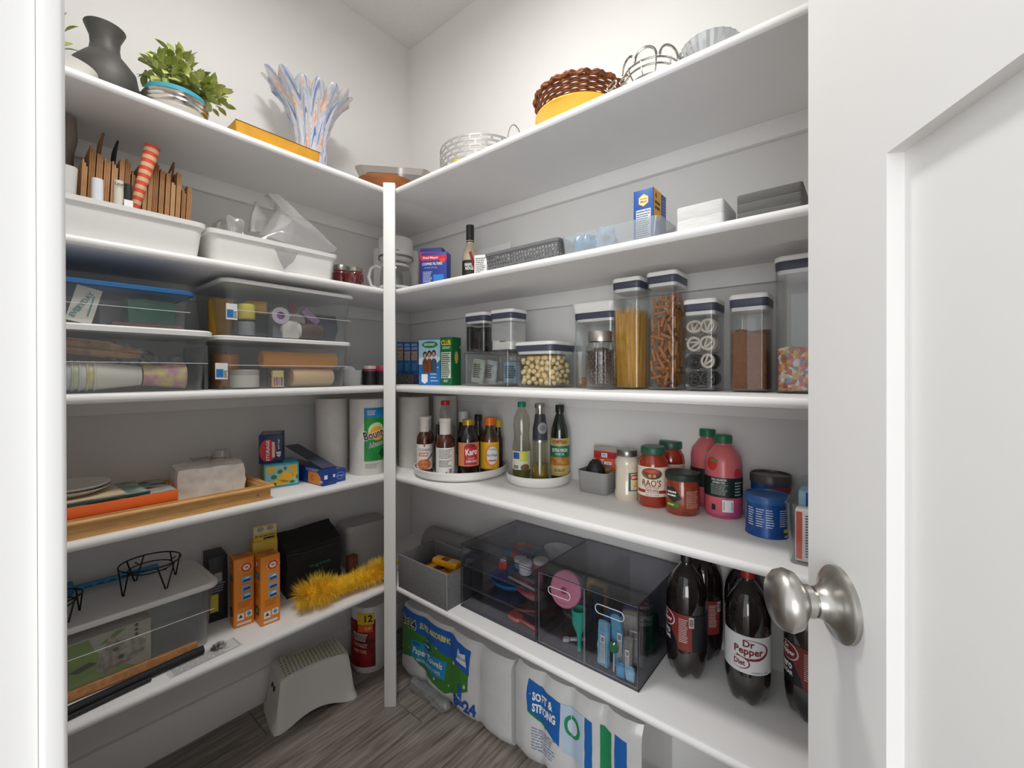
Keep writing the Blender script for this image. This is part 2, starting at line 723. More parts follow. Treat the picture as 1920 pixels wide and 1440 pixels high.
# local frame: +x from the free edge towards the hinges, visible face at y = 0 looking to -y, body behind
DWID, DH, DT = 0.76, 2.03, 0.035
ST, P0, P1 = 0.122, 0.25, 1.372
REC = 0.0125
bm = bmesh.new()
zs = [0.012, P0, P1, P1 + 0.125, DH - 0.12, DH]
xs_ = [0, ST, DWID - ST, DWID]
for fy, s in ((0.0, 1), (DT, -1)):
    for i in range(3):
        for j in range(5):
            x0, x1, z0, z1 = xs_[i], xs_[i + 1], zs[j], zs[j + 1]
            if i == 1 and j in (1, 3):
                y = fy + REC * s
                q = [(x0, z0), (x1, z0), (x1, z1), (x0, z1)]
                bm.faces.new([bm.verts.new((a, y, b)) for a, b in q])
                for m_ in range(4):
                    a, b = q[m_], q[(m_ + 1) % 4]
                    bm.faces.new([bm.verts.new(v) for v in ((a[0], fy, a[1]), (b[0], fy, b[1]), (b[0], y, b[1]), (a[0], y, a[1]))])
            else:
                bm.faces.new([bm.verts.new((a, fy, b)) for a, b in ((x0, z0), (x1, z0), (x1, z1), (x0, z1))])
for (a, b) in (((0, zs[0]), (DWID, zs[0])), ((DWID, zs[0]), (DWID, DH)), ((DWID, DH), (0, DH)), ((0, DH), (0, zs[0]))):
    bm.faces.new([bm.verts.new(v) for v in ((a[0], 0, a[1]), (b[0], 0, b[1]), (b[0], DT, b[1]), (a[0], DT, a[1]))])
bmesh.ops.remove_doubles(bm, verts=bm.verts, dist=1e-5)
new_obj('door_leaf', bm, trim_m, door)
steel = M('#b9b6b1', 0.3, 1.0, noise=0.06, scale=20, stretch=(1, 1, 14))
knob_z = 0.985
for sgn, yy in ((1, 0.0), (-1, DT)):
    kb = bpy.data.objects.new('door_knob', None)
    COL.objects.link(kb)
    kb.parent = door
    kb.location = (0.060, yy, knob_z)
    kb.rotation_euler = (PI / 2 * sgn, 0, 0)
    kb['label'] = 'brushed steel door knob with round rose'
    lathe('rose', kb, [(0, 0), (0.0335, 0), (0.0335, 0.004), (0.031, 0.0065), (0.024, 0.009), (0.018, 0.013), (0.0145, 0.018), (0.0135, 0.0225), (0, 0.0225)], steel, 40)
    lathe('neck', kb, [(0, 0.0225), (0.0115, 0.0225), (0.0115, 0.0245), (0.0145, 0.0255), (0.0145, 0.031), (0, 0.031)], steel, 32)
    lathe('knob', kb, [(0, 0.031), (0.0145, 0.031), (0.0185, 0.034), (0.0255, 0.039), (0.0282, 0.046), (0.0262, 0.053), (0.0205, 0.0585), (0.012, 0.0617), (0, 0.0626)], steel, 40)

# ceiling lamp of the pantry
cl = thing('ceiling_light', 'round white flush ceiling lamp of the pantry', 'lamp', (0.43, 0.72, CEIL))
lathe('lamp_base', cl, [(0, 0), (0.15, 0), (0.15, -0.035), (0.142, -0.04), (0, -0.04)], WHITE, 32)
dm = bpy.data.materials.new('lamp_diffuser')
dm.use_nodes = True
dm.node_tree.nodes['Principled BSDF'].inputs['Emission Color'].default_value = (1, 0.96, 0.9, 1)
dm.node_tree.nodes['Principled BSDF'].inputs['Emission Strength'].default_value = 3
lathe('diffuser', cl, [(0.138, -0.04), (0.12, -0.055), (0.07, -0.066), (0, -0.07)], dm, 32)

# ==== OBJECTS BELOW ====


def FP(px0, px1, pyt, k, rz, x=None, y=None, base=None, z=None):
    """upright front face between two columns: centre of its foot, width, height"""
    zz = H[k] if z is None else z
    mid = (px0 + px1) / 2
    a = head(mid)
    if base is not None:
        p = on_z(mid, base, zz)
    elif x is not None:
        p = Vector((x, x * math.tan(a), zz))
    else:
        p = Vector((y / math.tan(a), y, zz))
    e = Vector((math.cos(rz), math.sin(rz)))
    pts = []
    for px in (px0, px1):
        b = head(px)
        d = Vector((math.cos(b), math.sin(b)))
        # p + s e = t d
        det = e.x * -d.y + d.x * e.y
        s = (-p.x * -d.y + -d.x * p.y) / det if False else ((-p.x) * (-d.y) - (-d.x) * (-p.y)) / det
        pts.append(s)
    s0, s1 = pts
    c = (s0 + s1) / 2
    loc = Vector((p.x + e.x * c, p.y + e.y * c, zz))
    h = z_at(mid, pyt, loc) - zz
    return loc, abs(s1 - s0), h


def faceto(px):
    return head(px) - PI / 2


def stuff(o, label, cat):
    o['kind'] = 'stuff'
    return tag(o, label, cat)


def carton(name, label, cat, loc, rz, w, d, h, mat, group=None, flap=True):
    t = thing(name, label, cat, loc, rz, group)
    boxc('carton', t, w, d, h, mat, bev=0.0012)
    return t


def shell(name, par, w, d, h, r, mat, th=0.002, taper=1.0, lip=0.0, lipz=0.01, z=0.0, seg=4, cy=None, foot=0.004):
    """open container: outer skin, rim, inner skin; front centre at the origin"""
    cy = d / 2 if cy is None else cy
    s = taper
    def S(zz, inset, k):
        return (z + zz, (w * k - 2 * inset), (d * k - 2 * inset), max(0.002, r * k - inset * 0.5), 0, cy)
    sec = [S(0, 0.003, s), S(foot, 0, s)]
    if lip:
        sec += [S(h - lipz, 0, s + (1 - s) * (h - lipz) / h), S(h - lipz, -lip, s + (1 - s) * (h - lipz) / h), S(h, -lip, 1.0)]
    else:
        sec += [S(h, 0, 1.0)]
    sec += [S(h, th, 1.0), S(th * 1.5, th, s)]
    return loft(name, par, sec, mat, seg)


def lerp(a, b, t):
    return a + (b - a) * t


from mathutils import noise as mn


def crumple(name, par, w, d, h, mat, amp=0.01, freq=25, cuts=7, seed=0, loc=None, rot=None, round_=0.35, flat=True, smooth=30):
    """crumpled soft body: a rounded block with folds; sits on z = 0"""
    bm = bmesh.new()
    bmesh.ops.create_cube(bm, size=2)
    bmesh.ops.subdivide_edges(bm, edges=bm.edges[:], cuts=cuts, use_grid_fill=True)
    for v in bm.verts:
        c = v.co.copy()
        n = c.normalized()
        q = c.lerp(n * 1.15, round_)
        p = Vector((q.x * w / 2, q.y * d / 2, q.z * h / 2))
        o = Vector((seed * 3.1, seed * 7.7, seed * 1.3))
        f = mn.noise(p * freq + o) * amp + abs(mn.noise(p * freq * 2.3 + o)) * amp * 0.7
        p += n * f
        v.co = p
    zmin = -h / 2
    for v in bm.verts:
        if v.co.z < zmin:
            v.co.z = zmin
        v.co.z -= zmin
    if flat:
        for v in bm.verts:
            if v.co.z < h * 0.06:
                v.co.z = 0
    return new_obj(name, bm, mat, par, smooth=smooth, loc=loc, rot=rot)


plastic_clear = CLEAR('#fbfcfc', 0.035, 0.04, edge=0.3)
glass_clear = CLEAR('#f8faf9', 0.045, 0.03, edge=0.45)
milky = CLEAR('#eef0f1', 0.05, 0.15, haze=0.22, hazecol='#dfe3e6')
lidw = M('#efeeec', 0.35)
navyband = M('#45485a', 0.4)
grey_p = M('#8e8d8c', 0.5)


# ------------------------------------------------------------------ middle shelf, right: food canisters
def canister(name, label, px0, px1, pyt, xf, fill, group='push-top canisters', d=None, flare=False, k=3, z=None):
    loc, w, h = FP(px0, px1, pyt, k, RZ, x=xf, z=z)
    d = d or w
    t = thing(name, label, 'canister', loc, RZ, group)
    r = w * 0.14
    shell('body', t, w * 0.97, d * 0.97, h - 0.030, r, plastic_clear, 0.0018, taper=0.985, cy=d / 2)
    L = lambda z0, k_: (z0, w * k_, d * k_, r * 1.15, 0, d / 2)
    loft('seal', t, [L(h - 0.039, 0.90), L(h - 0.0305, 0.925)], lidw, 4)
    loft('gasket', t, [L(h - 0.0300, 0.955), L(h - 0.0285, 0.975), L(h - 0.0135, 0.985), L(h - 0.0118, 0.975)], navyband, 4)
    if flare:
        loft('lid', t, [L(h - 0.0115, 0.99), L(h - 0.010, 1.0), L(h + 0.014, 1.07), L(h + 0.018, 1.05), L(h + 0.018, 0.99)], lidw, 5)
    else:
        loft('lid', t, [L(h - 0.0115, 0.98), L(h - 0.010, 1.0), L(h - 0.003, 1.0), L(h, 0.965)], lidw, 5)
        loft('push_button', t, [(h + 0.0001, 0.04, 0.04, 0.0195, 0, d / 2), (h + 0.002, 0.038, 0.038, 0.0185, 0, d / 2)], lidw, 5)
    return t, loc, w, d, h


def fill_block(name, label, cat, loc, w, d, z0, z1, mat, wave=0.01, seed=0, k=0.90, cuts=10, lump=0.0, lf=120):
    bm = bmesh.new()
    bmesh.ops.create_cube(bm, size=1)
    bmesh.ops.subdivide_edges(bm, edges=bm.edges[:], cuts=cuts, use_grid_fill=True)
    for v in bm.verts:
        top = (v.co.z + 0.5)
        x, y = v.co.x * w * k, v.co.y * d * k
        zz = z0 + (z1 - z0 + wave * mn.noise(Vector((x * 22 + seed, y * 22, seed * 3.3))) * 2) * top
        hw, hd, rc = w * k / 2, d * k / 2, w * 0.13
        ex, ey = abs(x) - (hw - rc), abs(y) - (hd - rc)
        if ex > 0 and ey > 0:
            q = math.hypot(ex, ey)
            m_ = max(ex, ey)
            if q > 0:
                x = math.copysign(hw - rc + ex / q * m_, x)
                y = math.copysign(hd - rc + ey / q * m_, y)
        p = Vector((x, y + d / 2, zz))
        if lump:
            n = Vector((v.co.x, v.co.y, 0))
            p += Vector((n.x, n.y, 0.3)) * lump * mn.noise(p * lf)
        v.co = p
    o = new_obj(name, bm, mat, None, smooth=60, loc=loc, rot=(0, 0, RZ))
    return stuff(o, label, cat)


def segdist(p1, q1, p2, q2):
    d1, d2, r = q1 - p1, q2 - p2, p1 - p2
    a, e, f = d1.dot(d1), d2.dot(d2), d2.dot(r)
    c, b = d1.dot(r), d1.dot(d2)
    den = a * e - b * b
    s = min(1, max(0, (b * f - c * e) / den)) if den > 1e-12 else 0
    t = (b * s + f) / e
    if t < 0:
        t, s = 0, min(1, max(0, -c / a))
    elif t > 1:
        t, s = 1, min(1, max(0, (b - c) / a))
    return ((p1 + d1 * s) - (p2 + d2 * t)).length


XC = 1.135   # front of the canister row
# cheese puffs
puff_m = M('#f6dfa8', 0.75, noise=0.12, scale=160, bump=0.6)
t, loc, w, d, h = canister('wide_canister', 'low wide canister full of pale yellow puffs', 960, 1036, 640, 1.08, None, d=0.15)
bm = bmesh.new()
bmesh.ops.create_icosphere(bm, subdivisions=2, radius=0.0082)
for v in bm.verts:
    v.co += v.co.normalized() * 0.0012 * mn.noise(v.co * 260)
puff0 = new_obj('puff', bm, puff_m, None, smooth=True)
tag(puff0, 'round pale yellow puff in the low wide canister', 'snack', 'yellow puffs in the low canister')
first = True
mtx = Matrix.Translation(loc) @ Matrix.Rotation(RZ, 4, 'Z')
s_ = 0.0174
pts_ = []
for layer in range(3):
    tries = 0
    while tries < 3500:
        tries += 1
        u = random.uniform(-1, 1)
        zz = random.uniform(0.0145, h - 0.052)
        mode = random.random()
        if mode < 0.5:
            x, y = u * (w * 0.435 - 0.0095), d * 0.065 + 0.0095 + layer * 0.014
        elif mode < 0.85:
            x, y = w * 0.435 - 0.0095 - layer * 0.014, d / 2 + u * (d * 0.435 - 0.0095)
        else:
            x, y, zz = u * (w * 0.435 - 0.0095), d / 2 + random.uniform(-1, 1) * (d * 0.435 - 0.0095), h - 0.052 - layer * 0.014
        pt = Vector((x, y, zz))
        if abs(x) > w * 0.435 - 0.02 and abs(y - d / 2) > d * 0.435 - 0.02:
            continue
        if any((pt - q).length < s_ for q in pts_):
            continue
        pts_.append(pt)
        o = puff0 if first else puff0.copy()
        if not first:
            COL.objects.link(o)
        first = False
        o.location = mtx @ pt
        o.rotation_euler = (random.random() * 6, random.random() * 6, 0)
fill_block('puff_filling', 'mass of yellow puffs in the middle of the low canister', 'snack', loc, w, d, 0.006, h - 0.075, puff_m, 0.002, 2, k=0.30)

# large canister with graham pieces
t, loc, w, d, h = canister('flour_canister', 'tall clear canister with flared white lid and a few brown squares', 1072, 1152, 578, 1.165, None, d=0.125, flare=True)
gm = M('#a9713f', 0.8, noise=0.25, scale=90, bump=0.4)
mtx = Matrix.Translation(loc) @ Matrix.Rotation(RZ, 4, 'Z')
for i, (x, y, a, z) in enumerate(((-0.042, 0.022, 12, 0), (-0.010, 0.020, -6, 0), (0.025, 0.022, 9, 0), (-0.035, 0.062, -20, 0), (0.004, 0.058, 25, 0), (0.035, 0.066, 4, 0), (-0.012, 0.04, 40, 0.0275))):
    o = box('graham_piece', None, -0.014, 0.014, -0.008, 0.008, 0, 0.0265, gm, 0.002)
    tag(o, 'small brown biscuit square at the bottom of the flared-lid canister', 'snack', 'biscuit squares in the flared-lid canister')
    o.location = mtx @ Vector((x, y, 0.0045 + z))
    o.rotation_euler = (0, 0, RZ + R(a))

# mason jar of dark candies
x, y, r = cyl(1098, 1155, x=1.085)
hj = z_at(1126, 622, (x, y)) - H[3]
t = thing('mason_jar', 'ribbed glass mason jar of dark candies with silver lid', 'jar', (x, y, H[3]), RZ)
rib = lambda a, z: 1 + 0.018 * math.cos(a * 26)
bm = bmesh.new()
zt = hj - 0.022
b_lathe(bm, [(r * 0.8, 0), (r * 0.95, 0.004), (r * 0.98, 0.012), (r * 0.98, zt * 0.74), (r * 0.93, zt * 0.86), (r * 0.76, zt * 0.95), (r * 0.74, zt), (r * 0.70, zt), (r * 0.72, zt * 0.94), (r * 0.9, zt * 0.83), (r * 0.93, zt * 0.74), (r * 0.93, 0.014), (r * 0.7, 0.006), (0, 0.006)], 104, fr=rib)
bmesh.ops.contextual_create
new_obj('jar_body', bm, glass_clear, t, smooth=True)
lathe('lid', t, [(r * 0.78, zt - 0.006), (r * 0.86, zt - 0.006), (r * 0.86, hj - 0.002), (r * 0.83, hj), (0, hj)], M('#b8b4ac', 0.32, 1.0), 32)
bm = bmesh.new()
for q in range(11):
    for i in range(17):
        a = (i + 0.5 * (q % 2)) / 17 * 2 * PI
        rr = r * 0.79
        c = Vector((rr * math.cos(a), rr * math.sin(a), 0.019 + q * 0.0084 + random.uniform(-1, 1) * 0.001))
        mt = Matrix.Translation(c) @ Matrix.Rotation(a, 4, 'Z') @ Matrix.Rotation(PI / 2 + random.uniform(-.5, .5), 4, 'Y') @ Matrix.Diagonal((0.0062, 0.0062, 0.0036, 1))
        bmesh.ops.create_uvsphere(bm, u_segments=7, v_segments=4, radius=1, matrix=mt)
b_lathe(bm, [(0, 0.012), (r * 0.70, 0.012), (r * 0.70, 0.105), (r * 0.5, 0.114), (0, 0.117)], 16)
stuff(new_obj('candy_filling', bm, M('#4f362d', 0.35, noise=0.3, scale=200), None, smooth=True, loc=(x, y, H[3])), 'dark brown candies filling the mason jar', 'candy')

# spaghetti
t, loc, w, d, h = canister('pasta_canister', 'tall slim canister of spaghetti strands', 1146, 1199, 520, XC, None, d=0.095)
bm = bmesh.new()
rr = random.Random(5)
for i in range(170):
    side = rr.random()
    if side < 0.5:
        bx_, by_ = rr.uniform(-1, 1) * w * 0.36, d * (0.09 + 0.08 * rr.random())
    elif side < 0.9:
        bx_, by_ = w * (0.34 + 0.06 * rr.random()), d * rr.uniform(0.13, 0.86)
    else:
        bx_, by_ = rr.uniform(-1, 1) * w * 0.4, d * rr.uniform(0.1, 0.9)
    tx_ = max(-w * 0.38, min(w * 0.40, bx_ - w * (0.16 * rr.random()) + w * 0.1 * rr.uniform(-1, 1)))
    if i < 8:
        bx_, tx_ = w * 0.36 - i * 0.002, -w * 0.37
    L = 0.215 + rr.uniform(-0.012, 0.008)
    if i < 8:
        L = 0.09 + 0.02 * i
    ty_ = max(d * 0.09, min(d * 0.9, by_ + d * 0.05 * rr.uniform(-1, 1)))
    b_tube(bm, [(bx_, by_, 0.006), (tx_, ty_, 0.006 + L)], 0.0011, 5)
b_box(bm, -w * 0.35, w * 0.35, d * 0.16, d * 0.9, 0.006, 0.212)
o = new_obj('spaghetti', bm, M('#d9a441', 0.55, noise=0.1, scale=50), None, loc=loc, rot=(0, 0, RZ))
stuff(o, 'dry yellow spaghetti strands in the tall slim canister', 'pasta')

# pretzel sticks
t, loc, w, d, h = canister('snack_canister', 'tallest slim canister full of brown pretzel sticks', 1210, 1268, 508, XC - 0.01, None, d=0.105)
pm = M('#bb7634', 0.45, noise=0.35, scale=60, bump=0.3)
bm = bmesh.new()
b_tube(bm, [(0, 0, -0.5), (0, 0, -0.47), (0, 0, 0.47), (0, 0, 0.5)], [0.35, 0.5, 0.5, 0.35], 7)
st0 = new_obj('pretzel_stick', bm, pm, None, smooth=50)
tag(st0, 'brown baked pretzel stick in the tallest canister', 'snack', 'pretzel sticks in the tallest canister')
mtx = Matrix.Translation(loc) @ Matrix.Rotation(RZ, 4, 'Z')
segs = []
first = True
SR = 0.0043
ztop = h * 0.80
def put_stick(a, b):
    global first
    o = st0 if first else st0.copy()
    if not first:
        COL.objects.link(o)
    first = False
    A, B = mtx @ a, mtx @ b
    o.location = (A + B) / 2
    o.rotation_euler = (B - A).to_track_quat('Z', 'Y').to_euler()
    o.scale = (SR * 1.95, SR * 1.95, (B - A).length)
IN = 0.43
for sheet in range(8):
    tries = 0
    while tries < 1500:
        tries += 1
        L = random.uniform(0.028, 0.05)
        ang = random.choice((random.uniform(-0.9, 0.5), random.uniform(0.9, 2.2)))
        cz = random.uniform(0.012, ztop)
        dz = math.sin(ang) * L / 2
        if cz - abs(dz) < 0.011 or cz + abs(dz) > ztop + 0.008:
            continue
        if sheet % 2 == 0:
            yy = d * (0.5 - IN) + SR + (sheet // 2) * 0.0092 + random.uniform(0, .0006)
            cx_ = random.uniform(-w * IN, w * IN)
            dx = math.cos(ang) * L / 2
            if abs(cx_) + abs(dx) > w * IN - SR:
                continue
            a, b = Vector((cx_ - dx, yy, cz - dz)), Vector((cx_ + dx, yy, cz + dz))
        else:
            xx = w * IN - SR - (sheet // 2) * 0.0092 - random.uniform(0, .0006)
            cy_ = random.uniform(d * (0.5 - IN), d * (0.5 + IN))
            dy = math.cos(ang) * L / 2
            if cy_ - abs(dy) < d * (0.5 - IN) + SR or cy_ + abs(dy) > d * (0.5 + IN) - SR:
                continue
            a, b = Vector((xx, cy_ - dy, cz - dz)), Vector((xx, cy_ + dy, cz + dz))
        if any(segdist(a, b, p, q) < SR * 2.03 for p, q in segs):
            continue
        segs.append((a, b))
        put_stick(a, b)
fill_block('pretzel_filling', 'mass of brown pretzel sticks in the middle of the tallest canister', 'snack', loc + Vector((0.012, 0.014, 0)), w, d, 0.006, ztop - 0.05, M('#a3642c', 0.6, noise=0.4, scale=90, stretch=(1, 1, 3)), 0.006, 3, k=0.34)

# yogurt covered pretzels
t, loc, w, d, h = canister('pretzel_canister', 'medium canister with white covered pretzels above dark ones', 1279, 1342, 560, XC - 0.005, None, d=0.10)
def pretzel(mat, name):
    bm = bmesh.new()
    R0 = 0.0185
    b_tube(bm, [(R0 * math.cos(a) * 1.05, 0, R0 * math.sin(a)) for a in [2 * PI * i / 18 for i in range(18)]], 0.0042, 7, closed=True)
    b_tube(bm, [(-0.0015, 0, -0.0165), (-0.004, -0.001, -0.004), (-0.010, 0, 0.0135)], 0.0034, 6)
    b_tube(bm, [(0.0015, 0, -0.0165), (0.004, -0.001, -0.004), (0.010, 0, 0.0135)], 0.0034, 6)
    return new_obj(name, bm, mat, None, smooth=True)
wp = pretzel(M('#cfc4b8', 0.45), 'white_pretzel')
tag(wp, 'white coated pretzel in the medium canister', 'snack', 'white pretzels in the medium canister')
dp = pretzel(M('#2c2a2b', 0.35, noise=0.3, scale=90), 'dark_pretzel')
tag(dp, 'dark coated pretzel at the bottom of the medium canister', 'snack', 'dark pretzels in the medium canister')
mtx = Matrix.Translation(loc) @ Matrix.Rotation(RZ, 4, 'Z')
used = {0: False, 1: False}
pz = 0
for row in range(4):
    for lay in range(3):
        for c in range(2):
            white = row >= 2 or (row == 1 and c == 1 and lay == 0)
            src = wp if white else dp
            o = src if not used[white] else src.copy()
            if used[white]:
                COL.objects.link(o)
            used[white] = True
            x = (-0.5 + c) * w * 0.41
            o.location = mtx @ Vector((x + random.uniform(-.001, .001), 0.018 + lay * 0.026, 0.031 + row * 0.044 + random.uniform(-.0015, .0015)))
            o.scale = (0.84, 0.84, 0.84)
            o.rotation_euler = (random.uniform(-0.5, 0.5), random.uniform(-2, 2), RZ + random.uniform(-0.5, 0.5))
fill_block('pretzel_crumbs', 'white coating crumbs on the bottom of the medium canister', 'crumbs', loc, w, d, 0.0065, 0.0065, M('#bdb8b2', 0.8, noise=0.4, scale=250), 0.001, 3, k=0.88, cuts=6)

# brown sugar
t, loc, w, d, h = canister('sugar_canister', 'medium canister two thirds full of brown sugar', 1365, 1440, 550, XC - 0.005, None, d=0.095)
fill_block('brown_sugar', 'brown sugar filling the medium canister', 'sugar', loc, w, d, 0.0065, h * 0.62, M('#8a5734', 0.9, noise=0.18, scale=260, bump=0.6), 0.008, 4, k=0.885, cuts=18, lump=0.0015, lf=140)

# cereal
t, loc, w, d, h = canister('cereal_canister', 'largest canister, one third full of colourful cereal, beside the open door', 1450, 1562, 474, XC - 0.03, None, d=0.155)
cm = bpy.data.materials.new('cereal_flakes')
cm.use_nodes = True
nt = cm.node_tree
vo = nt.nodes.new('ShaderNodeTexVoronoi')
vo.inputs['Scale'].default_value = 120
tcn = nt.nodes.new('ShaderNodeTexCoord')
nt.links.new(tcn.outputs['Object'], vo.inputs['Vector'])
cr = nt.nodes.new('ShaderNodeValToRGB')
cr.color_ramp.interpolation = 'CONSTANT'
cols = ['#c98a4a', '#d9c9b4', '#b5482f', '#d9a257', '#7a94a8', '#e2d7cb', '#a96a3c', '#c9718a']
for i, c in enumerate(cols):
    e = cr.color_ramp.elements[i] if i < 2 else cr.color_ramp.elements.new(i / 8)
    e.position = i / 8
    e.color = lin(c)
sep = nt.nodes.new('ShaderNodeSeparateColor')
nt.links.new(vo.outputs['Color'], sep.inputs[0])
nt.links.new(sep.outputs[0], cr.inputs[0])
nt.links.new(cr.outputs[0], nt.nodes['Principled BSDF'].inputs['Base Color'])
bpn = nt.nodes.new('ShaderNodeBump')
bpn.inputs['Distance'].default_value = 0.004
bpn.invert = True
nt.links.new(vo.outputs['Distance'], bpn.inputs['Height'])
nt.links.new(bpn.outputs[0], nt.nodes['Principled BSDF'].inputs['Normal'])
fill_block('cereal', 'colourful cereal in the largest canister', 'cereal', loc, w, d, 0.0065, h * 0.33, cm, 0.008, 9, k=0.885, cuts=22, lump=0.004, lf=150)

# small canisters standing on a clear stacking bin
loc, w, h = FP(868, 953, 660, 3, RZ, x=1.075)
t = thing('stacking_bin', 'clear open-front stacking bin holding snack packets, canisters on top', 'bin', loc, RZ)
DB = 0.20
HB = h
shell('bin_body', t, w, DB, HB - 0.004, 0.012, plastic_clear, 0.0025, cy=DB / 2)
loft('bin_lid', t, [(HB - 0.0035, w * 1.0, DB, 0.012, 0, DB / 2), (HB, w, DB, 0.012, 0, DB / 2)], CLEAR('#d8dadb', 0.08, 0.05), 4)
tube('handle_rim', t, [(x * w, -0.001, HB * z) for x, z in ((-0.2, 0.75), (-0.19, 0.62), (-0.12, 0.52), (0.0, 0.5), (0.12, 0.52), (0.19, 0.62), (0.2, 0.75))], 0.0012, plastic_clear, 6)
bl = loc
mtx = Matrix.Translation(loc) @ Matrix.Rotation(RZ, 4, 'Z')
for i, (x, y, rz, tl, wd, hh, c, lab) in enumerate((
        (-0.062, 0.03, 0.15, 0.55, 0.05, 0.085, '#b9c6bf', 'grey and green foil snack packet leaning in the stacking bin'),
        (-0.02, 0.05, -0.2, 0.5, 0.06, 0.08, '#ccd3d6', 'pale silver snack packet leaning in the stacking bin'),
        (0.04, 0.10, 0.1, 0.1, 0.07, 0.075, '#aecbe0', 'light blue snack packet at the back of the stacking bin'))):
    o = crumple('snack_packet', None, wd, 0.012, hh, M(c, 0.35, noise=0.25, scale=30), 0.002, 60, 6, i, round_=0.2)
    tag(o, lab, 'packet')
    o.location = mtx @ Vector((x, y, 0.012))
    o.rotation_euler = (0, tl * 0.25, RZ + rz)
    lines(o, -wd * 0.35, wd * 0.35, hh * 0.2, hh * 0.8, 7, ('F', -0.0095), INK, seed=i)
ZB = H[3] + HB + 0.0005
t, loc, w, d, h = canister('bean_canister', 'small canister of black beans on the stacking bin', 869, 908, 586, 1.10, None, d=0.085, z=ZB)
fill_block('black_beans', 'black beans in the small canister', 'beans', loc, w, d, 0.0065, h * 0.63, M('#241f20', 0.5, noise=0.4, scale=200, bump=0.8), 0.006, 5, k=0.885, cuts=16, lump=0.003, lf=160)
t, loc, w, d, h = canister('flour_canister', 'small canister of white flour on the stacking bin', 916, 960, 580, 1.085, None, d=0.09, z=ZB)
fill_block('flour', 'white flour in the small canister', 'flour', loc, w, d, 0.0065, h * 0.24, M('#f0ece8', 0.95), 0.008, 6, k=0.885, cuts=12)
fd = loft('flour_dust', t, [(h * 0.25, w * 0.912, d * 0.912, w * 0.11, 0, d / 2), (h - 0.045, w * 0.912, d * 0.912, w * 0.11, 0, d / 2)], CLEAR('#ffffff', 0.0, 0.4, haze=0.45, hazecol='#e8e6e4', edge=0.0), 4, cap0=False, cap1=False)
loc, w, h = FP(903, 919, 612, 3, RZ, x=1.155, z=ZB)
t = carton('small_carton', 'small white carton with orange base between the two small canisters', 'box', loc, RZ, 0.028, 0.02, 0.085, M('#eceae6', 0.6))
rect('print', t, -0.012, 0.012, 0.008, 0.03, ('F', 0), M('#e08a2a', 0.6))
rect('print', t, -0.002, 0.012, 0.034, 0.052, ('F', 0), M('#c1393b', 0.6))

# cracker box
loc, w, h = FP(825.5, 847.5, 632, 3, RZ + R(9), x=1.085)
green = M('#0e6b38', 0.45)
t = carton('cracker_box', 'tall green cracker box with yellow lettering', 'box', loc, RZ + R(9), w, 0.055, h, green)
yl = M('#f0d43a', 0.5)
txt(t, 'CLUB', 0, h * 0.885, w * 0.8, ('F', 0), yl, h=h * 0.11, bold=0.03)
lines(t, -w * 0.3, w * 0.36, h * 0.75, h * 0.81, 2, ('F', 0), M('#bfe0b8', 0.6), 0.6, 0.1)
rect('nutrition_panel', t, -w * 0.40, w * 0.40, h * 0.15, h * 0.69, ('F', 0), M('#d5e2cf', 0.6))
lines(t, -w * 0.36, w * 0.36, h * 0.16, h * 0.68, 13, ('F', 0), INK, 0.55, seed=4)
lines(t, -w * 0.2, w * 0.2, h * 0.07, h * 0.12, 3, ('F', 0), WHITE, 0.5)
poly('cracker_print', t, oval(0.026, h * 0.58, 0.011, h * 0.13, 14), ('R', w / 2), M('#d8b469', 0.7))
txt(t, 'C', 0.049, h * 0.80, 0.010, ('R', w / 2), yl, bold=0.04)
# girl scout biscuit box
loc, w, h = FP(785, 826, 636, 3, RZ + R(22), x=1.075)
blue = M('#1c6fb8', 0.45)
t = carton('cookie_box', 'blue cookie box printed with three girls in vests', 'box', loc, RZ + R(22), w, 0.045, h, blue)
sky = M('#9fc8dd', 0.55)
rect('sky_print', t, -w * 0.49, w * 0.49, h * 0.45, h * 0.985, ('F', 0), sky, 0.0003)
poly('cloud_print', t, [(-w * .49, h * .45), (w * .49, h * .45), (w * .49, h * .6), (w * .1, h * .66), (-w * .49, h * .58)], ('F', 0), M('#d3dfe0', 0.6), 0.0005)
poly('blue_print', t, [(-w * .49, h * .02), (w * .49, h * .02), (w * .49, h * .55), (w * .2, h * .42), (-w * .05, h * .2), (-w * .49, h * .2)], ('F', 0), M('#1f78c4', 0.5), 0.0007)
poly('oval_print', t, oval(0.002, h * 0.88, w * 0.36, h * 0.075), ('F', 0), M('#12804d', 0.5), 0.0007)
lines(t, -w * 0.24, w * 0.26, h * 0.855, h * 0.915, 2, ('F', 0), WHITE, 0.5, 0.1, off=0.0012)
for (cx_, top, vest, hair) in ((-0.2, 0.70, '#6b3a24', '#33211c'), (0.0, 0.72, '#7a3f22', '#2e1d18'), (0.2, 0.73, '#33506b', '#241814')):
    poly('figure_print', t, [(w * (cx_ - .1), h * .27), (w * (cx_ + .13), h * .27), (w * (cx_ + .13), h * .52), (w * (cx_ + .06), h * .58), (w * (cx_ - .06), h * .58), (w * (cx_ - .12), h * .5)], ('F', 0), M(vest, 0.6), 0.0009)
    poly('hair_print', t, oval(w * cx_, h * top - h * .04, w * 0.1, h * 0.075, 12), ('F', 0), M(hair, 0.6), 0.0010)
    poly('skin_print', t, oval(w * cx_, h * top - h * .055, w * 0.06, h * 0.05, 12), ('F', 0), M('#c08d72', 0.6), 0.0012)
poly('badge_print', t, [(-w * .36, h * .08), (-w * .22, h * .03), (-w * .08, h * .08), (-w * .08, h * .24), (-w * .36, h * .24)], ('F', 0), WHITE, 0.0011)
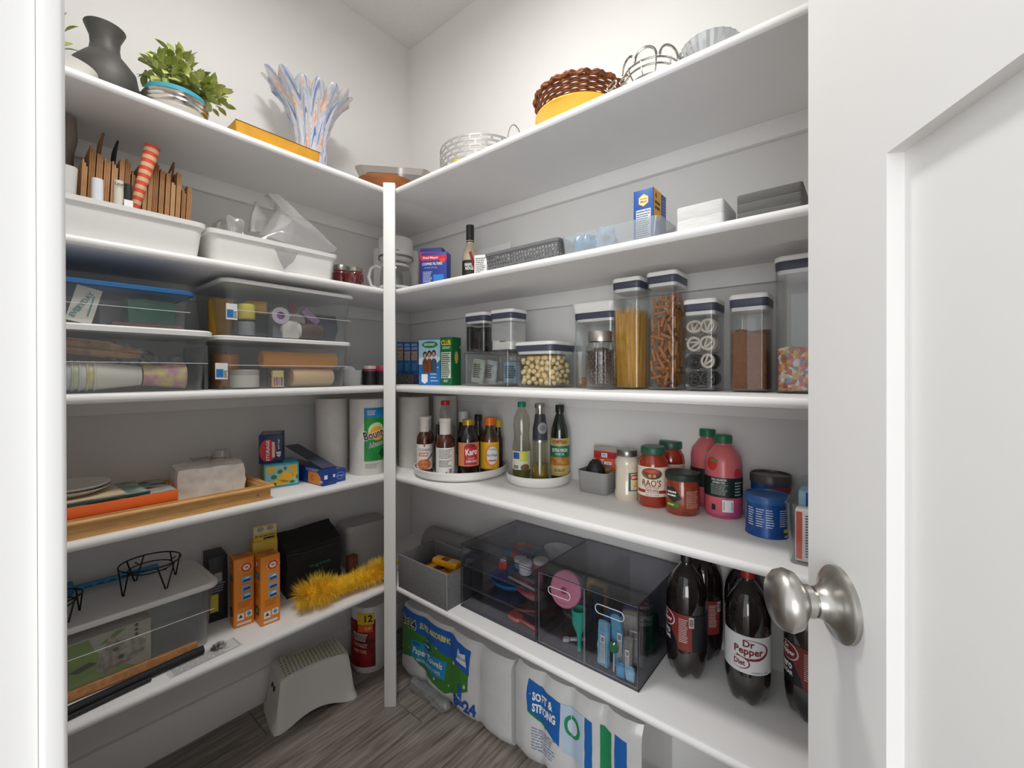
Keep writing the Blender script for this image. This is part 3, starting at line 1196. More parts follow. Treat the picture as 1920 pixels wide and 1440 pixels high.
lines(t, w * 0.05, w * 0.44, h * 0.06, h * 0.42, 5, ('F', 0), WHITE, 0.22, 0.4)
rect('nutrition_panel', t, -0.036, -0.008, h * 0.42, h * 0.97, ('L', -w / 2), M('#dcd9d6', 0.6))
lines(t, -0.034, -0.010, h * 0.44, h * 0.95, 12, ('L', -w / 2), INK)
# three rice mix boxes stacked two deep
for i, (a, b) in enumerate(((744, 757), (757, 770), (770, 784))):
    loc, w, h = FP(a, b, 641, 3, RZ + R(30), x=1.15 + 0.012 * i)
    w *= 0.94
    t = carton('rice_mix_box', ['blue pasta mix box nearest the post in the row of three', 'blue pasta mix box in the middle of the row of three', 'blue pasta mix box touching the cookie box'][i], 'box', loc + Vector((0, 0, 0.0445)), RZ + R(30), w, 0.05, h - 0.0445, M('#2c6aa5', 0.45), 'blue pasta mix boxes')
    hh = h - 0.0445
    txt(t, 'PASTA', 0, hh * 0.90, w * 0.75, ('F', 0), M('#cfe3f0', .5), h=hh * 0.075, bold=0.02)
    txt(t, 'RONI', 0, hh * 0.79, w * 0.75, ('F', 0), M('#cfe3f0', .5), h=hh * 0.08, bold=0.02)
    rect('food_print', t, -w * 0.42, w * 0.42, hh * 0.42, hh * 0.70, ('F', 0), M('#8a6c6a', 0.6, col2='#c9b78c', scale=200))
    rect('band_print', t, -w * 0.45, w * 0.45, hh * 0.70, hh * 0.74, ('F', 0), M('#b5532d' if i == 0 else '#6f4b86', 0.6))
    lines(t, -w * 0.3, w * 0.3, hh * 0.08, hh * 0.32, 4, ('F', 0), M('#7fb1d6', .6), 0.3)
loc, w, h = FP(741, 783, 702, 3, RZ + R(30), x=1.14)
t = carton('foil_box', 'low purple and silver box carrying the blue pasta mix boxes', 'box', loc, RZ + R(30), w * 1.02, 0.085, 0.043, M('#4a2460', 0.4))
rect('silver_print', t, -w * 0.48, w * 0.32, 0.003, 0.040, ('F', 0), M('#9c9a97', 0.35, 0.6, col2='#4c4a49', scale=90, stretch=(6, 1, 1)))

# ------------------------------------------------------------------ second shelf
# coffee maker in the corner
CM = Vector((1.085, 1.515, H[2]))
t = thing('coffee_maker', 'white drip coffee maker with glass carafe in the shelf corner', 'coffee maker', CM, faceto(752))
cmw = M('#dcdcda', 0.35)
loft('base', t, [(0, 0.185, 0.19, 0.05, 0, 0.02), (0.012, 0.19, 0.195, 0.05, 0, 0.02), (0.024, 0.185, 0.19, 0.05, 0, 0.02)], cmw, 6)
lathe('hot_plate', t, [(0, 0.0245), (0.066, 0.0245), (0.066, 0.028), (0, 0.028)], BLACK, 28)
loft('water_tank', t, [(0.0245, 0.19, 0.075, 0.02, 0, 0.1085), (0.225, 0.19, 0.075, 0.02, 0, 0.1085), (0.228, 0.185, 0.07, 0.02, 0, 0.1085)], cmw, 5)
lathe('brew_head', t, [(0, 0.152), (0.05, 0.152), (0.067, 0.163), (0.070, 0.172), (0.070, 0.240), (0.066, 0.245), (0, 0.245)], cmw, 36)
lathe('chrome_band', t, [(0.0703, 0.163), (0.0708, 0.163), (0.0708, 0.172), (0.0703, 0.172), (0.0703, 0.163)], M('#8b8a80', 0.3, 1.0), 36)
lines(t, -0.015, 0.015, 0.183, 0.189, 1, ('C', 0.070), M('#6b6b68', 0.5), 0.6, 0.0)
ca = bpy.data.objects.new('carafe', None); COL.objects.link(ca); ca.parent = t; ca.location = (0, 0, 0.0285)
lathe('carafe_glass', ca, [(0, 0.001), (0.058, 0.001), (0.064, 0.012), (0.065, 0.05), (0.060, 0.085), (0.054, 0.10), (0.052, 0.10), (0.058, 0.084), (0.063, 0.05), (0.062, 0.013), (0.056, 0.004), (0, 0.004)], glass_clear, 36)
lathe('carafe_lid', ca, [(0.0, 0.1005), (0.056, 0.1005), (0.058, 0.108), (0.05, 0.113), (0, 0.114)], cmw, 32)
lathe('carafe_band', ca, [(0.066, 0.009), (0.0675, 0.009), (0.0675, 0.019), (0.066, 0.019), (0.066, 0.009)], M('#e8e8e6', 0.3), 36)
tube('carafe_handle', ca, [(-0.060, -0.01, 0.096), (-0.078, -0.012, 0.103), (-0.098, -0.014, 0.09), (-0.107, -0.015, 0.055), (-0.097, -0.014, 0.02), (-0.067, -0.01, 0.008)], [0.006, 0.0065, 0.007, 0.007, 0.0065, 0.005], cmw, 8)
for i in range(7):
    box('vent_slot', t, -0.0955, -0.0952, 0.09, 0.125, 0.06 + i * 0.022, 0.066 + i * 0.022, BLACK)

# two coffee filter boxes
cfb = M('#24388a', 0.4)
for i, (a, b, top, xx, tl) in enumerate(((790, 838, 473, 1.02, 20), (788, 829, 465, 1.07, 20))):
    rz = RZ + R(tl + 8)
    loc, w, h = FP(a, b, top, 2, rz, x=xx)
    t = carton('filter_box', ['blue and red coffee filter box in front, right of the coffee maker', 'second blue and red coffee filter box hidden behind the first'][i], 'box', loc, rz, w, 0.045, h, cfb, 'coffee filter boxes')
    red = M('#c9283c', 0.45)
    rect('red_band', t, -w / 2, w / 2, h * 0.77, h * 0.91, ('F', 0), red)
    rect('red_band', t, -0.045, 0.0, h * 0.1, h * 0.9, ('L', -w / 2), red)
    txt(t, 'Fred Meyer', -w * 0.12, h * 0.84, w * 0.6, ('F', 0), WHITE, h=h * 0.08, bold=0.02)
    txt(t, 'COFFEE FILTERS', -w * 0.06, h * 0.67, w * 0.78, ('F', 0), WHITE, h=h * 0.075, bold=0.01)
    txt(t, 'CONE STYLE', -w * 0.12, h * 0.56, w * 0.5, ('F', 0), M('#c7cfe8', .5), h=h * 0.035)
    lines(t, -w * 0.42, -w * 0.05, h * 0.14, h * 0.46, 8, ('F', 0), M('#c7cfe8', .5), 0.4)
    rect('blue_glow_print', t, -w * 0.02, w * 0.38, h * 0.06, h * 0.36, ('F', 0), M('#2f78c4', 0.5))
    poly('seal_print', t, oval(w * 0.34, h * 0.76, w * 0.11, h * 0.07, 12), ('F', 0), M('#d8394a', 0.5), 0.0008)

# small wine bottle
x, y, r = cyl(867, 897, x=1.13)
hb = z_at(882, 423, (x, y)) - H[2]
t = thing('wine_bottle', 'small wine bottle with black cap and dark label', 'bottle', (x, y, H[2]), faceto(882))
lathe('bottle_glass', t, [(0, 0), (r * 0.9, 0), (r, 0.006), (r, hb * 0.50), (r * 0.85, hb * 0.58), (r * 0.52, hb * 0.67), (r * 0.47, hb * 0.73), (0, hb * 0.73)], M('#b9a98a', 0.12, coat=0.6), 28)
lathe('cap', t, [(0, hb * 0.731), (r * 0.5, hb * 0.731), (r * 0.5, hb * 0.995), (r * 0.46, hb), (0, hb)], BLACK, 24)
lathe('neck_ring', t, [(r * 0.505, hb * 0.745), (r * 0.53, hb * 0.745), (r * 0.53, hb * 0.752), (r * 0.505, hb * 0.752), (r * 0.505, hb * 0.745)], M('#d8d3c6', .4), 24)
wrap('label', t, r + 0.0002, hb * 0.04, hb * 0.43, -80, 60, M('#20241f', 0.55))
txt(t, 'FIREFLY', -0.003, hb * 0.355, 0.036, ('C', r + 0.0002), WHITE, h=0.011, bold=0.02)
txt(t, 'RIDGE', -0.003, hb * 0.30, 0.03, ('C', r + 0.0002), WHITE, h=0.011, bold=0.02)
rect('meadow_print', t, -0.03, 0.016, hb * 0.05, hb * 0.15, ('C', r + 0.0002), M('#6a7a3c', 0.6, noise=0.5, scale=120), 0.0008)
poly('red_ribbon', t, [(0.010, hb * .05), (0.024, hb * .05), (0.022, hb * .3), (0.004, hb * .56), (-0.006, hb * .56), (0.012, hb * .3)], ('C', r + 0.0004), M('#9c2233', 0.4), 0.0012)

# leaflets leaning on the wall behind the bottle
loc, w, h = FP(889, 950, 458, 2, RZ, x=1.24)
t = thing('leaflet', 'white printed leaflet leaning on the wall behind the wine bottle', 'paper', loc, RZ)
box('sheet', t, -w / 2, w / 2, 0, 0.002, 0, h, M('#dddddb', 0.7), rot=(R(-8), 0, 0))
loc, w, h = FP(890, 913, 478, 2, RZ + R(25), x=1.03)
t = thing('recipe_card', 'small white recipe card standing behind the perforated basket', 'paper', loc, RZ + R(25))
box('sheet', t, -w / 2, w / 2, 0, 0.0015, 0, h, M('#e6e6e4', 0.7))
lines(t, -w * 0.42, w * 0.42, h * 0.1, h * 0.9, 10, ('F', 0), INK, 0.35)


def perforated(col, s=0.0105):
    m = bpy.data.materials.new('perforated_plastic')
    m.use_nodes = True
    nt = m.node_tree
    b = nt.nodes['Principled BSDF']
    b.inputs['Base Color'].default_value = lin(col)
    b.inputs['Roughness'].default_value = 0.5
    tc = nt.nodes.new('ShaderNodeTexCoord')
    mp = nt.nodes.new('ShaderNodeMapping')
    mp.inputs['Scale'].default_value = (1 / s, 1 / s, 1 / s)
    vo = nt.nodes.new('ShaderNodeTexVoronoi')
    vo.inputs['Randomness'].default_value = 0.25
    vo.inputs['Scale'].default_value = 1
    nt.links.new(tc.outputs['Object'], mp.inputs[0])
    nt.links.new(mp.outputs[0], vo.inputs['Vector'])
    lt = nt.nodes.new('ShaderNodeMath')
    lt.operation = 'LESS_THAN'
    lt.inputs[1].default_value = 0.33
    nt.links.new(vo.outputs['Distance'], lt.inputs[0])
    tr = nt.nodes.new('ShaderNodeBsdfTransparent')
    mx = nt.nodes.new('ShaderNodeMixShader')
    nt.links.new(lt.outputs[0], mx.inputs[0])
    nt.links.new(b.outputs[0], mx.inputs[1])
    nt.links.new(tr.outputs[0], mx.inputs[2])
    nt.links.new(mx.outputs[0], nt.nodes['Material Output'].inputs[0])
    return m


loc, w, h = FP(909, 1046, 462, 2, RZ, x=0.985)
t = thing('perforated_basket', 'dark grey plastic basket with rows of small holes', 'basket', loc, RZ)
shell('basket_body', t, w, 0.16, h - 0.009, 0.012, perforated('#6f7072'), 0.002, taper=0.94, cy=0.08)
loft('rim', t, [(h - 0.0088, w * 1.0, 0.16, 0.012, 0, 0.08), (h - 0.0088, w * 1.02, 0.165, 0.014, 0, 0.08), (h, w * 1.02, 0.165, 0.014, 0, 0.08), (h, w * 0.98, 0.155, 0.012, 0, 0.08), (h - 0.0088, w * 0.98, 0.155, 0.012, 0, 0.08), (h - 0.0088, w, 0.16, 0.012, 0, 0.08)], M('#6c6d6f', 0.45), 4, False, False)
mtx = Matrix.Translation(loc) @ Matrix.Rotation(RZ, 4, 'Z')
for i, (x, c, lab) in enumerate(((-0.07, '#5b7d99', 'blue sachet lying in the perforated basket'), (0.02, '#9a9690', 'beige sachet lying in the perforated basket'))):
    o = crumple('sachet', None, 0.07, 0.09, 0.03, M(c, 0.5, noise=0.2, scale=40), 0.004, 40, 6, i + 4)
    tag(o, lab, 'packet'); o.location = mtx @ Vector((x, 0.08, 0.004)); o.rotation_euler = (0, 0, i)

# clear long bin with a blue graham box and blue plastic
loc, w, h = FP(1052, 1236, 424, 2, RZ, x=0.985)
BD = 0.125
t = thing('long_clear_bin', 'long clear plastic bin holding a blue box and blue plastic film', 'bin', loc, RZ)
shell('bin_body', t, w, BD, h, 0.012, milky, 0.002, taper=0.95, cy=BD / 2)
mtx = Matrix.Translation(loc) @ Matrix.Rotation(RZ, 4, 'Z')
l2, w2, h2 = FP(1188, 1225, 355, 2, RZ, x=1.0)
l2.z += 0.0045
bx2 = mtx.inverted() @ l2
w2 = min(w2, 2 * (w * 0.95 / 2 - 0.006 - bx2.x))
h2 -= 0.0045
d2 = 0.085
t = carton('graham_box', 'blue and yellow graham cracker box standing in the long clear bin', 'box', l2, RZ, w2, d2, h2, M('#1d55a6', 0.42))
rect('nutrition_panel', t, -w2 * 0.36, w2 * 0.38, h2 * 0.04, h2 * 0.62, ('F', 0), M('#dfe4ea', 0.6))
txt(t, 'Nutrition Facts', 0, h2 * 0.585, w2 * 0.66, ('F', 0), NAVY, h=h2 * 0.04, bold=0.02)
lines(t, -w2 * 0.33, w2 * 0.35, h2 * 0.06, h2 * 0.55, 12, ('F', 0), NAVY, 0.35)
poly('emblem_print', t, oval(0.001, h2 * 0.79, w2 * 0.28, h2 * 0.12, 6, PI / 6), ('F', 0), M('#f0c54a', 0.5), 0.0006)
poly('emblem_print', t, oval(0.001, h2 * 0.79, w2 * 0.25, h2 * 0.105, 6, PI / 6), ('F', 0), M('#f7e3a8', 0.5), 0.0009)
txt(t, 'Honey', 0.001, h2 * 0.815, w2 * 0.34, ('F', 0), M('#b06a1c', .5), h=h2 * 0.04, bold=0.02, off=0.0012)
txt(t, 'Maid', 0.001, h2 * 0.765, w2 * 0.30, ('F', 0), M('#b06a1c', .5), h=h2 * 0.04, bold=0.02, off=0.0012)
poly('yellow_panel', t, [(0.002, h2 * 0.5), (0.026, h2 * 0.40), (0.05, h2 * 0.5), (0.05, h2 * 0.995), (0.002, h2 * 0.995)], ('R', w2 / 2), M('#e9a820', 0.45))
txt(t, "4", 0.016, h2 * 0.88, 0.010, ('R', w2 / 2), NAVY, bold=0.02)
lines(t, 0.010, 0.042, h2 * 0.6, h2 * 0.8, 2, ('R', w2 / 2), NAVY, 0.55, 0.1)
lines(t, 0.058, 0.08, h2 * 0.55, h2 * 0.9, 6, ('R', w2 / 2), M('#8fb0dd', .5), 0.3)
mtx2 = mtx
for i, (x, ww, c, lab, hh) in enumerate(((-w * 0.33, 0.06, '#4aa3cf', 'crumpled bright blue plastic film in the long clear bin', 0.06), (-w * 0.12, 0.04, '#a9c3dc', 'crumpled pale blue plastic film in the long clear bin', 0.068))):
    o = crumple('plastic_film', None, ww, 0.045, hh, M(c, 0.3, noise=0.35, scale=35, coat=0.4), 0.009, 45, 9, i + 11)
    tag(o, lab, 'film'); o.location = mtx @ Vector((x, BD / 2, 0.006)); o.rotation_euler = (0, 0, 0.4 * i)

# white and grey napkin stacks
for nm, lab, a, b, top, dd, c, n in (('napkin_stack', 'white stack of paper napkins wrapped in film', 1268, 1357, 381, 0.12, '#dedddb', 2),
                                ('napkin_stack', 'charcoal stack of paper napkins beside the white one', 1381, 1506, 353, 0.14, '#62625f', 3)):
    loc, w, h = FP(a, b, top, 2, RZ, x=0.985)
    t = thing(nm, lab, 'napkins', loc, RZ, 'napkin stacks')
    zz = 0
    for i in range(n):
        hh = h / n
        o = loft('napkin_bundle', t, [(zz, w * 0.985, dd * 0.985, 0.006, 0, dd / 2), (zz + 0.003, w, dd, 0.007, 0, dd / 2), (zz + hh - 0.003, w, dd, 0.007, 0, dd / 2), (zz + hh, w * 0.985, dd * 0.985, 0.006, 0, dd / 2)], M(c, 0.7, noise=0.12, scale=80, stretch=(0.3, 0.3, 4)), 3)
        zz += hh

# white storage bins, left
binw = M('#ebeae8', 0.35)
def white_bin(px0, px1, pyt, lab, yf, x0=None, dd=0.27):
    loc, w, h = FP(px0, px1, pyt, 2, 0, y=yf)
    if x0 is not None:
        xr = loc.x + w / 2
        w = xr - x0
        loc.x = (xr + x0) / 2
    t = thing('storage_bin', lab, 'bin', loc, 0, 'white open bins')
    shell('bin_body', t, w * 0.965, dd - 0.012, h, 0.02, binw, 0.003, taper=0.93, lip=0.006, lipz=0.012, cy=dd / 2)
    return t, loc, w, dd, h
tA, lA, wA, dA, hA = white_bin(150, 391, 394, 'open white plastic bin packed with folded paper bags', Y0 + 0.02, x0=0.05)
tB, lB, wB, dB, hB = white_bin(390, 638, 453, 'open white plastic bin with crumpled clear plastic bags', Y0 + 0.02)

# paper bags standing in the bin like files
kraft = ['#b98c5f', '#a97c51', '#c49a6e', '#9a6d45', '#b5855a']
def paper_bag(x, y, dd, hh, th, lean, col, lab, cat='paper bag', group='folded kraft bags in the white bin', handle=None, z=0.006, twist=0.0):
    t = thing('paper_bag', lab, cat, lA + Vector((x, y, z)), twist, group)
    bm = bmesh.new()
    rr = random.Random(int(x * 9999))
    for q in range(3):
        x0 = -th / 2 + q * th / 3
        b_box(bm, x0, x0 + th / 3.4, 0, dd - 0.01 * q, 0, hh - 0.008 * rr.random() * q)
    sh = math.tan(lean)
    for v in bm.verts:
        v.co.x += v.co.z * sh + 0.0007 * mn.noise(v.co * 30 + Vector((x * 90, 0, 0)))
    new_obj('bag_body', bm, M(col, 0.85, noise=0.12, scale=60), t)
    if handle:
        tube('bag_handle', t, [(hh * sh, dd * 0.25, hh - 0.004), (hh * sh + 0.006, dd * 0.27, hh + 0.05), (hh * sh + 0.012, dd * 0.45, hh + 0.075), (hh * sh + 0.006, dd * 0.65, hh + 0.05), (hh * sh, dd * 0.68, hh - 0.004)], 0.0028, M(handle, 0.7), 6)
    return t
xx = 0.146 - lA.x
i = 0
rows = ((150, 276), (200, 292), (250, 302), (300, 318), (340, 336), (385, 352))
YBAG = 0.108
while xx < wA * 0.44:
    th = random.uniform(0.0085, 0.012)
    wx = xx + lA.x
    pxb = 960 + F * math.tan(YAW - math.atan2(Y0 + 0.125, wx))
    rw = 300
    for (p0, r0_), (p1, r1_) in zip(rows, rows[1:]):
        if p0 <= pxb <= p1:
            rw = lerp(r0_, r1_, (pxb - p0) / (p1 - p0))
    hh = on_y(pxb, rw + random.uniform(-10, 26), Y0 + 0.125).z - (H[2] + 0.0095)
    hd = None
    lb = 'folded kraft paper bag standing in the white bin'
    if i in (4,):
        hd, lb = '#1d1c1c', 'kraft paper bag with black cord handle rising behind the white folded paper'
    elif i in (9,):
        hd, lb = '#2a2422', 'kraft paper bag with dark cord handle beside the striped roll'
    elif i in (2,):
        hd, lb = '#7a5334', 'kraft paper bag with brown twisted handle beside the grey tub'
    elif i in (14,):
        hd, lb = '#7a5334', 'kraft paper bag with brown twisted handle right behind the striped roll'
    paper_bag(xx, YBAG - 0.02, 0.115 + 0.01 * random.random(), hh, th, 0.045, kraft[(i * 3) % 5], lb, handle=hd, z=0.0095)
    xx += th + 0.0020
    i += 1
# wide bags behind the row
for j, (x, hh) in enumerate(((-0.13, 0.215), (-0.085, 0.20), (-0.02, 0.195))):
    t = thing('paper_bag', ['tall kraft bag leaning at the back of the white bin, orange print', 'tall kraft bag leaning at the back of the white bin', 'kraft bag with dark rim at the back of the white bin'][j], 'paper bag', lA + Vector((x, 0.236, 0.0095)), 0, 'folded kraft bags in the white bin')
    box('bag_body', t, -0.021, 0.021, 0, 0.006, 0, hh + 0.02, M(kraft[j], 0.85, noise=0.12, scale=60))
    rect('bag_print', t, -0.016, 0.016, hh - 0.02, hh + 0.015, ('F', 0), M(['#d8552f', '#a97c51', '#3a322c'][j], 0.7))
# striped gift wrap roll
sm = bpy.data.materials.new('striped_paper'); sm.use_nodes = True
nt = sm.node_tree
tc = nt.nodes.new('ShaderNodeTexCoord'); sp = nt.nodes.new('ShaderNodeSeparateXYZ'); nt.links.new(tc.outputs['Object'], sp.inputs[0])
mu = nt.nodes.new('ShaderNodeMath'); mu.operation = 'MULTIPLY'; mu.inputs[1].default_value = 48; nt.links.new(sp.outputs[2], mu.inputs[0])
fr_ = nt.nodes.new('ShaderNodeMath'); fr_.operation = 'FRACT'; nt.links.new(mu.outputs[0], fr_.inputs[0])
gt = nt.nodes.new('ShaderNodeMath'); gt.operation = 'GREATER_THAN'; gt.inputs[1].default_value = 0.5; nt.links.new(fr_.outputs[0], gt.inputs[0])
mxs = nt.nodes.new('ShaderNodeMix'); mxs.data_type = 'RGBA'; mxs.inputs[6].default_value = lin('#d5b083'); mxs.inputs[7].default_value = lin('#d8493a')
nt.links.new(gt.outputs[0], mxs.inputs[0]); nt.links.new(mxs.outputs[2], nt.nodes['Principled BSDF'].inputs['Base Color'])
nt.nodes['Principled BSDF'].inputs['Roughness'].default_value = 0.6
a = on_y(252, 392, Y0 + 0.080); b = on_y(286, 276, Y0 + 0.084)
a = a + (a - b) * ((a.z - H[2] - 0.018) / (b.z - a.z))
t = thing('paper_roll', 'red and tan striped paper roll sticking out of the white bin', 'paper roll', (a.x, a.y, a.z), 0)
L = (b - a).length
bm = bmesh.new()
b_lathe(bm, [(0.0075, 0), (0.0105, L * 0.5), (0.0165, L), (0.0150, L), (0.009, L * 0.5), (0.006, 0)], 20)
new_obj('rolled_sheet', bm, sm, t, smooth=40, rot=(b - a).to_track_quat('Z', 'Y').to_euler())
# white folded papers and black-white bag
for (px0, px1, top, lab, c, dz) in ((172, 196, 332, 'white folded paper bag among the kraft bags', '#dcdde2', 0), (214, 234, 336, 'cream paper bag with dark lettering among the kraft bags', '#d3ccc0', 1), (233, 250, 343, 'black and white paper bag among the kraft bags', '#222222', 2)):
    p0 = on_y((px0 + px1) / 2, top, Y0 + 0.03)
    t = thing('folded_bag', lab, 'paper bag', (p0.x, Y0 + 0.036, H[2] + 0.0095), 0)
    wv = (on_y(px1, top, Y0 + 0.03).x - on_y(px0, top, Y0 + 0.03).x)
    hh = p0.z - (H[2] + 0.0095)
    wv = min(wv, 0.021)
    loft('bag_body', t, [(0, wv * 0.8, 0.022, 0.008, 0, 0.011), (hh * 0.6, wv, 0.026, 0.009, 0, 0.011), (hh, wv * 0.95, 0.022, 0.009, 0.001, 0.011)], M(c, 0.6), 4)
    if dz == 1:
        txt(t, 'Line', 0.0, hh * 0.93, wv * 0.8, ('F', -0.002), INK, bold=0.02)
    if dz == 2:
        box('white_stripe', t, -wv * 0.5, wv * 0.5, -0.0028, -0.0021, hh * 0.6, hh * 0.72, WHITE)
# pale grey jug at the left end
p0 = on_y(133, 300, Y0 + 0.04)
t = thing('plastic_jug', 'pale grey plastic tub tucked in beside the paper bags', 'tub', (0.107, Y0 + 0.075, H[2] + 0.0095), 0)
loft('tub_body', t, [(0, 0.045, 0.06, 0.014), (hA + 0.02, 0.056, 0.065, 0.016), (hA + 0.06, 0.060, 0.068, 0.016), (hA + 0.06, 0.055, 0.063, 0.015), (hA + 0.05, 0.055, 0.063, 0.015)], M('#cfcfcb', 0.35), 5)
tA2 = thing('rolled_bag', 'grey-brown rolled paper bag standing tall beside the doorway', 'paper bag', (0.125, Y0 + 0.20, H[2] + 0.0095), 0)
loft('bag_body', tA2, [(0, 0.03, 0.03, 0.014), (0.23, 0.036, 0.036, 0.016), (0.27, 0.05, 0.045, 0.012), (0.325, 0.044, 0.04, 0.012)], M('#7d7268', 0.6, noise=0.2, scale=30), 5)

# crumpled clear bags in the second bin
film = CLEAR('#f4f4f4', 0.10, 0.18, haze=0.16, hazecol='#f2f2f2', edge=0.5)
for i, (px0, px1, top, yy, lab) in enumerate(((395, 412, 398, 0.14, 'crumpled clear plastic bag at the end of the second white bin'), (412, 455, 402, 0.12, 'larger crumpled clear plastic bag in the second white bin'), (455, 474, 420, 0.11, 'small crumpled clear plastic bag in the second white bin'))):
    l, w, h = FP(px0, px1, top, 2, 0, y=Y0 + yy)
    o = crumple('plastic_bag', None, max(0.03, w * 0.75), 0.05, h - 0.015, film, 0.009, 55, 10, i + 20)
    tag(o, lab, 'plastic bag'); o.location = l + Vector(((0.03, 0.004, 0.004)[i], (0.06, 0, 0.07)[i], 0.0055))
# big clear sheet bag: folded cone draped over the rim
def sheetbag(name, lab, pts, yf, thick, mat):
    """closed soft sheet from an outline in the picture on a vertical plane, with billow"""
    P = [on_y(px, py, yf + dy) for px, py, dy in pts]
    c = sum(P, Vector()) / len(P)
    bm = bmesh.new()
    fr = [bm.verts.new(p - c) for p in P]
    bk = [bm.verts.new(p - c + Vector((0, thick, 0))) for p in P]
    cf = bm.verts.new(Vector((0, -thick * 0.5, 0)))
    cb = bm.verts.new(Vector((0, thick * 1.5, 0)))
    n = len(P)
    for i in range(n):
        j = (i + 1) % n
        bm.faces.new((fr[i], fr[j], cf)); bm.faces.new((bk[j], bk[i], cb)); bm.faces.new((fr[j], fr[i], bk[i], bk[j]))
    bmesh.ops.subdivide_edges(bm, edges=bm.edges[:], cuts=2, use_grid_fill=True)
    for v in bm.verts:
        v.co += Vector((mn.noise(v.co * 30), mn.noise(v.co * 30 + Vector((5, 0, 0))), mn.noise(v.co * 30 + Vector((0, 9, 0))))) * 0.004
    o = new_obj(name, bm, mat, None, smooth=60, loc=c)
    return tag(o, lab, 'plastic bag')
yb = Y0 + 0.06
sheetbag('plastic_bag', 'large clear plastic bag opening upward from the second white bin', [(492, 440, 0.03), (508, 415, 0.03), (524, 392, 0.02), (520, 372, 0.02), (502, 362, 0.02), (520, 362, 0.0), (545, 385, 0), (575, 412, 0), (605, 440, 0), (630, 466, 0), (626, 474, 0), (580, 468, 0), (540, 456, 0), (510, 446, 0.02)], yb, 0.035, film)
sheetbag('plastic_bag', 'small pointed clear plastic bag beside the large one in the second bin', [(470, 432, 0.02), (474, 400, 0.02), (482, 377, 0.02), (492, 392, 0.02), (500, 412, 0.02), (494, 436, 0.03)], yb + 0.035, 0.02, film)
sheetbag('plastic_bag', 'corner of clear film hanging over the front of the second bin', [(515, 466, 0), (560, 474, 0), (548, 492, 0), (533, 506, 0), (526, 490, 0)], Y0 - 0.0035, 0.001, CLEAR('#e2e2e2', 0.06, 0.2, haze=0.12, hazecol='#dddddd'))

# jam jars
for i, (a, b, top, yy) in enumerate(((631, 650, 499, 1.475), (648, 682, 503, 1.395))):
    x, y, r = cyl(a, b, y=yy)
    r = 0.031
    h = z_at((a + b) / 2, top, (x, y)) - H[2]
    t = thing('jam_jar', ['small jar of red jam half hidden by the white bin', 'small jar of red jam with silver lid beside the white bin'][i], 'jar', (x, y, H[2]), 0, 'jam jars')
    lathe('jar_glass', t, [(0, 0), (r * 0.85, 0), (r, 0.006), (r, h * 0.62), (r * 0.9, h * 0.72), (r * 0.78, h * 0.76), (0, h * 0.76)], M('#5a1418', 0.1, coat=0.8), 28)
    lathe('lid', t, [(0, h * 0.761), (r * 0.86, h * 0.761), (r * 0.88, h * 0.97), (r * 0.82, h), (0, h)], M('#a9a59d', 0.3, 1.0), 28)

# ------------------------------------------------------------------ top shelf
Z1 = H[1]
# dark stoneware jug
x, y, r = cyl(128, 265, y=1.505)
t = thing('stoneware_jug', 'dark grey round stoneware vase with narrow flaring neck', 'vase', (x, y, Z1), 0)
zt = z_at(165, 100, (x, y)) - Z1
lathe('vase_body', t, [(0, 0), (r * 0.75, 0), (r * 0.95, zt * 0.25), (r, zt * 0.5), (r * 0.9, zt * 0.8), (r * 0.62, zt), (r * 0.46, zt * 1.1), (r * 0.42, zt * 1.25), (r * 0.44, zt * 1.4), (r * 0.6, zt * 1.62), (r * 0.56, zt * 1.62), (r * 0.4, zt * 1.4), (0, zt * 1.3)], M('#4b4946', 0.55, noise=0.2, scale=40, bump=0.2), 36)
tube('ring_handle', t, [(r * 0.95 + 0.010 * math.cos(a), -r * 0.25, zt * 0.45 + 0.012 * math.sin(a)) for a in [2 * PI * i / 14 for i in range(14)]], 0.003, M('#2b2a29', 0.5), 6, closed=True)
# pale plate leaning on the wall behind it
t = thing('pale_plate', 'pale green plate leaning on the wall behind the dark vase', 'plate', (0.20, Y1 - 0.035, Z1), 0)
lathe('plate_dish', t, [(0, 0.012), (0.06, 0.012), (0.085, 0.002), (0.105, 0.0), (0.106, 0.004), (0.086, 0.007), (0.06, 0.018), (0, 0.018)], M('#c9d0c6', 0.3), 36, rot=(PI / 2 - R(8), 0, 0), loc=(0, 0.0, 0.1062))
# white dish at the shelf end
x, y, r = cyl(60, 188, y=Y0 + 0.075)
t = thing('white_dish', 'shallow white dish at the shelf edge in front of the dark vase', 'dish', (0.115, Y0 + 0.078, Z1), 0)
lathe('dish_body', t, [(0, 0), (0.035, 0), (0.045, 0.012), (0.058, 0.032), (0.059, 0.034), (0.057, 0.034), (0.042, 0.013), (0, 0.006)], M('#dedcd6', 0.3), 36)


def leaf_mesh(L, wd, mat):
    bm = bmesh.new()
    rows = [(0, 0.06), (0.25, 0.8), (0.5, 1), (0.75, 0.7), (1, 0.02)]
    ring = []
    for u, k in rows:
        z = -0.18 * L * u * u
        ring.append([bm.verts.new((L * u, -wd * k / 2, z + wd * 0.14 * k)), bm.verts.new((L * u, 0, z)), bm.verts.new((L * u, wd * k / 2, z + wd * 0.14 * k))])
    for a, b in zip(ring, ring[1:]):
        for i in range(2):
            bm.faces.new((a[i], a[i + 1], b[i + 1], b[i]))
    me = bpy.data.meshes.new('leaf')
    bm.to_mesh(me); bm.free()
    me.materials.append(mat)
    for p in me.polygons:
        p.use_smooth = True
    return me


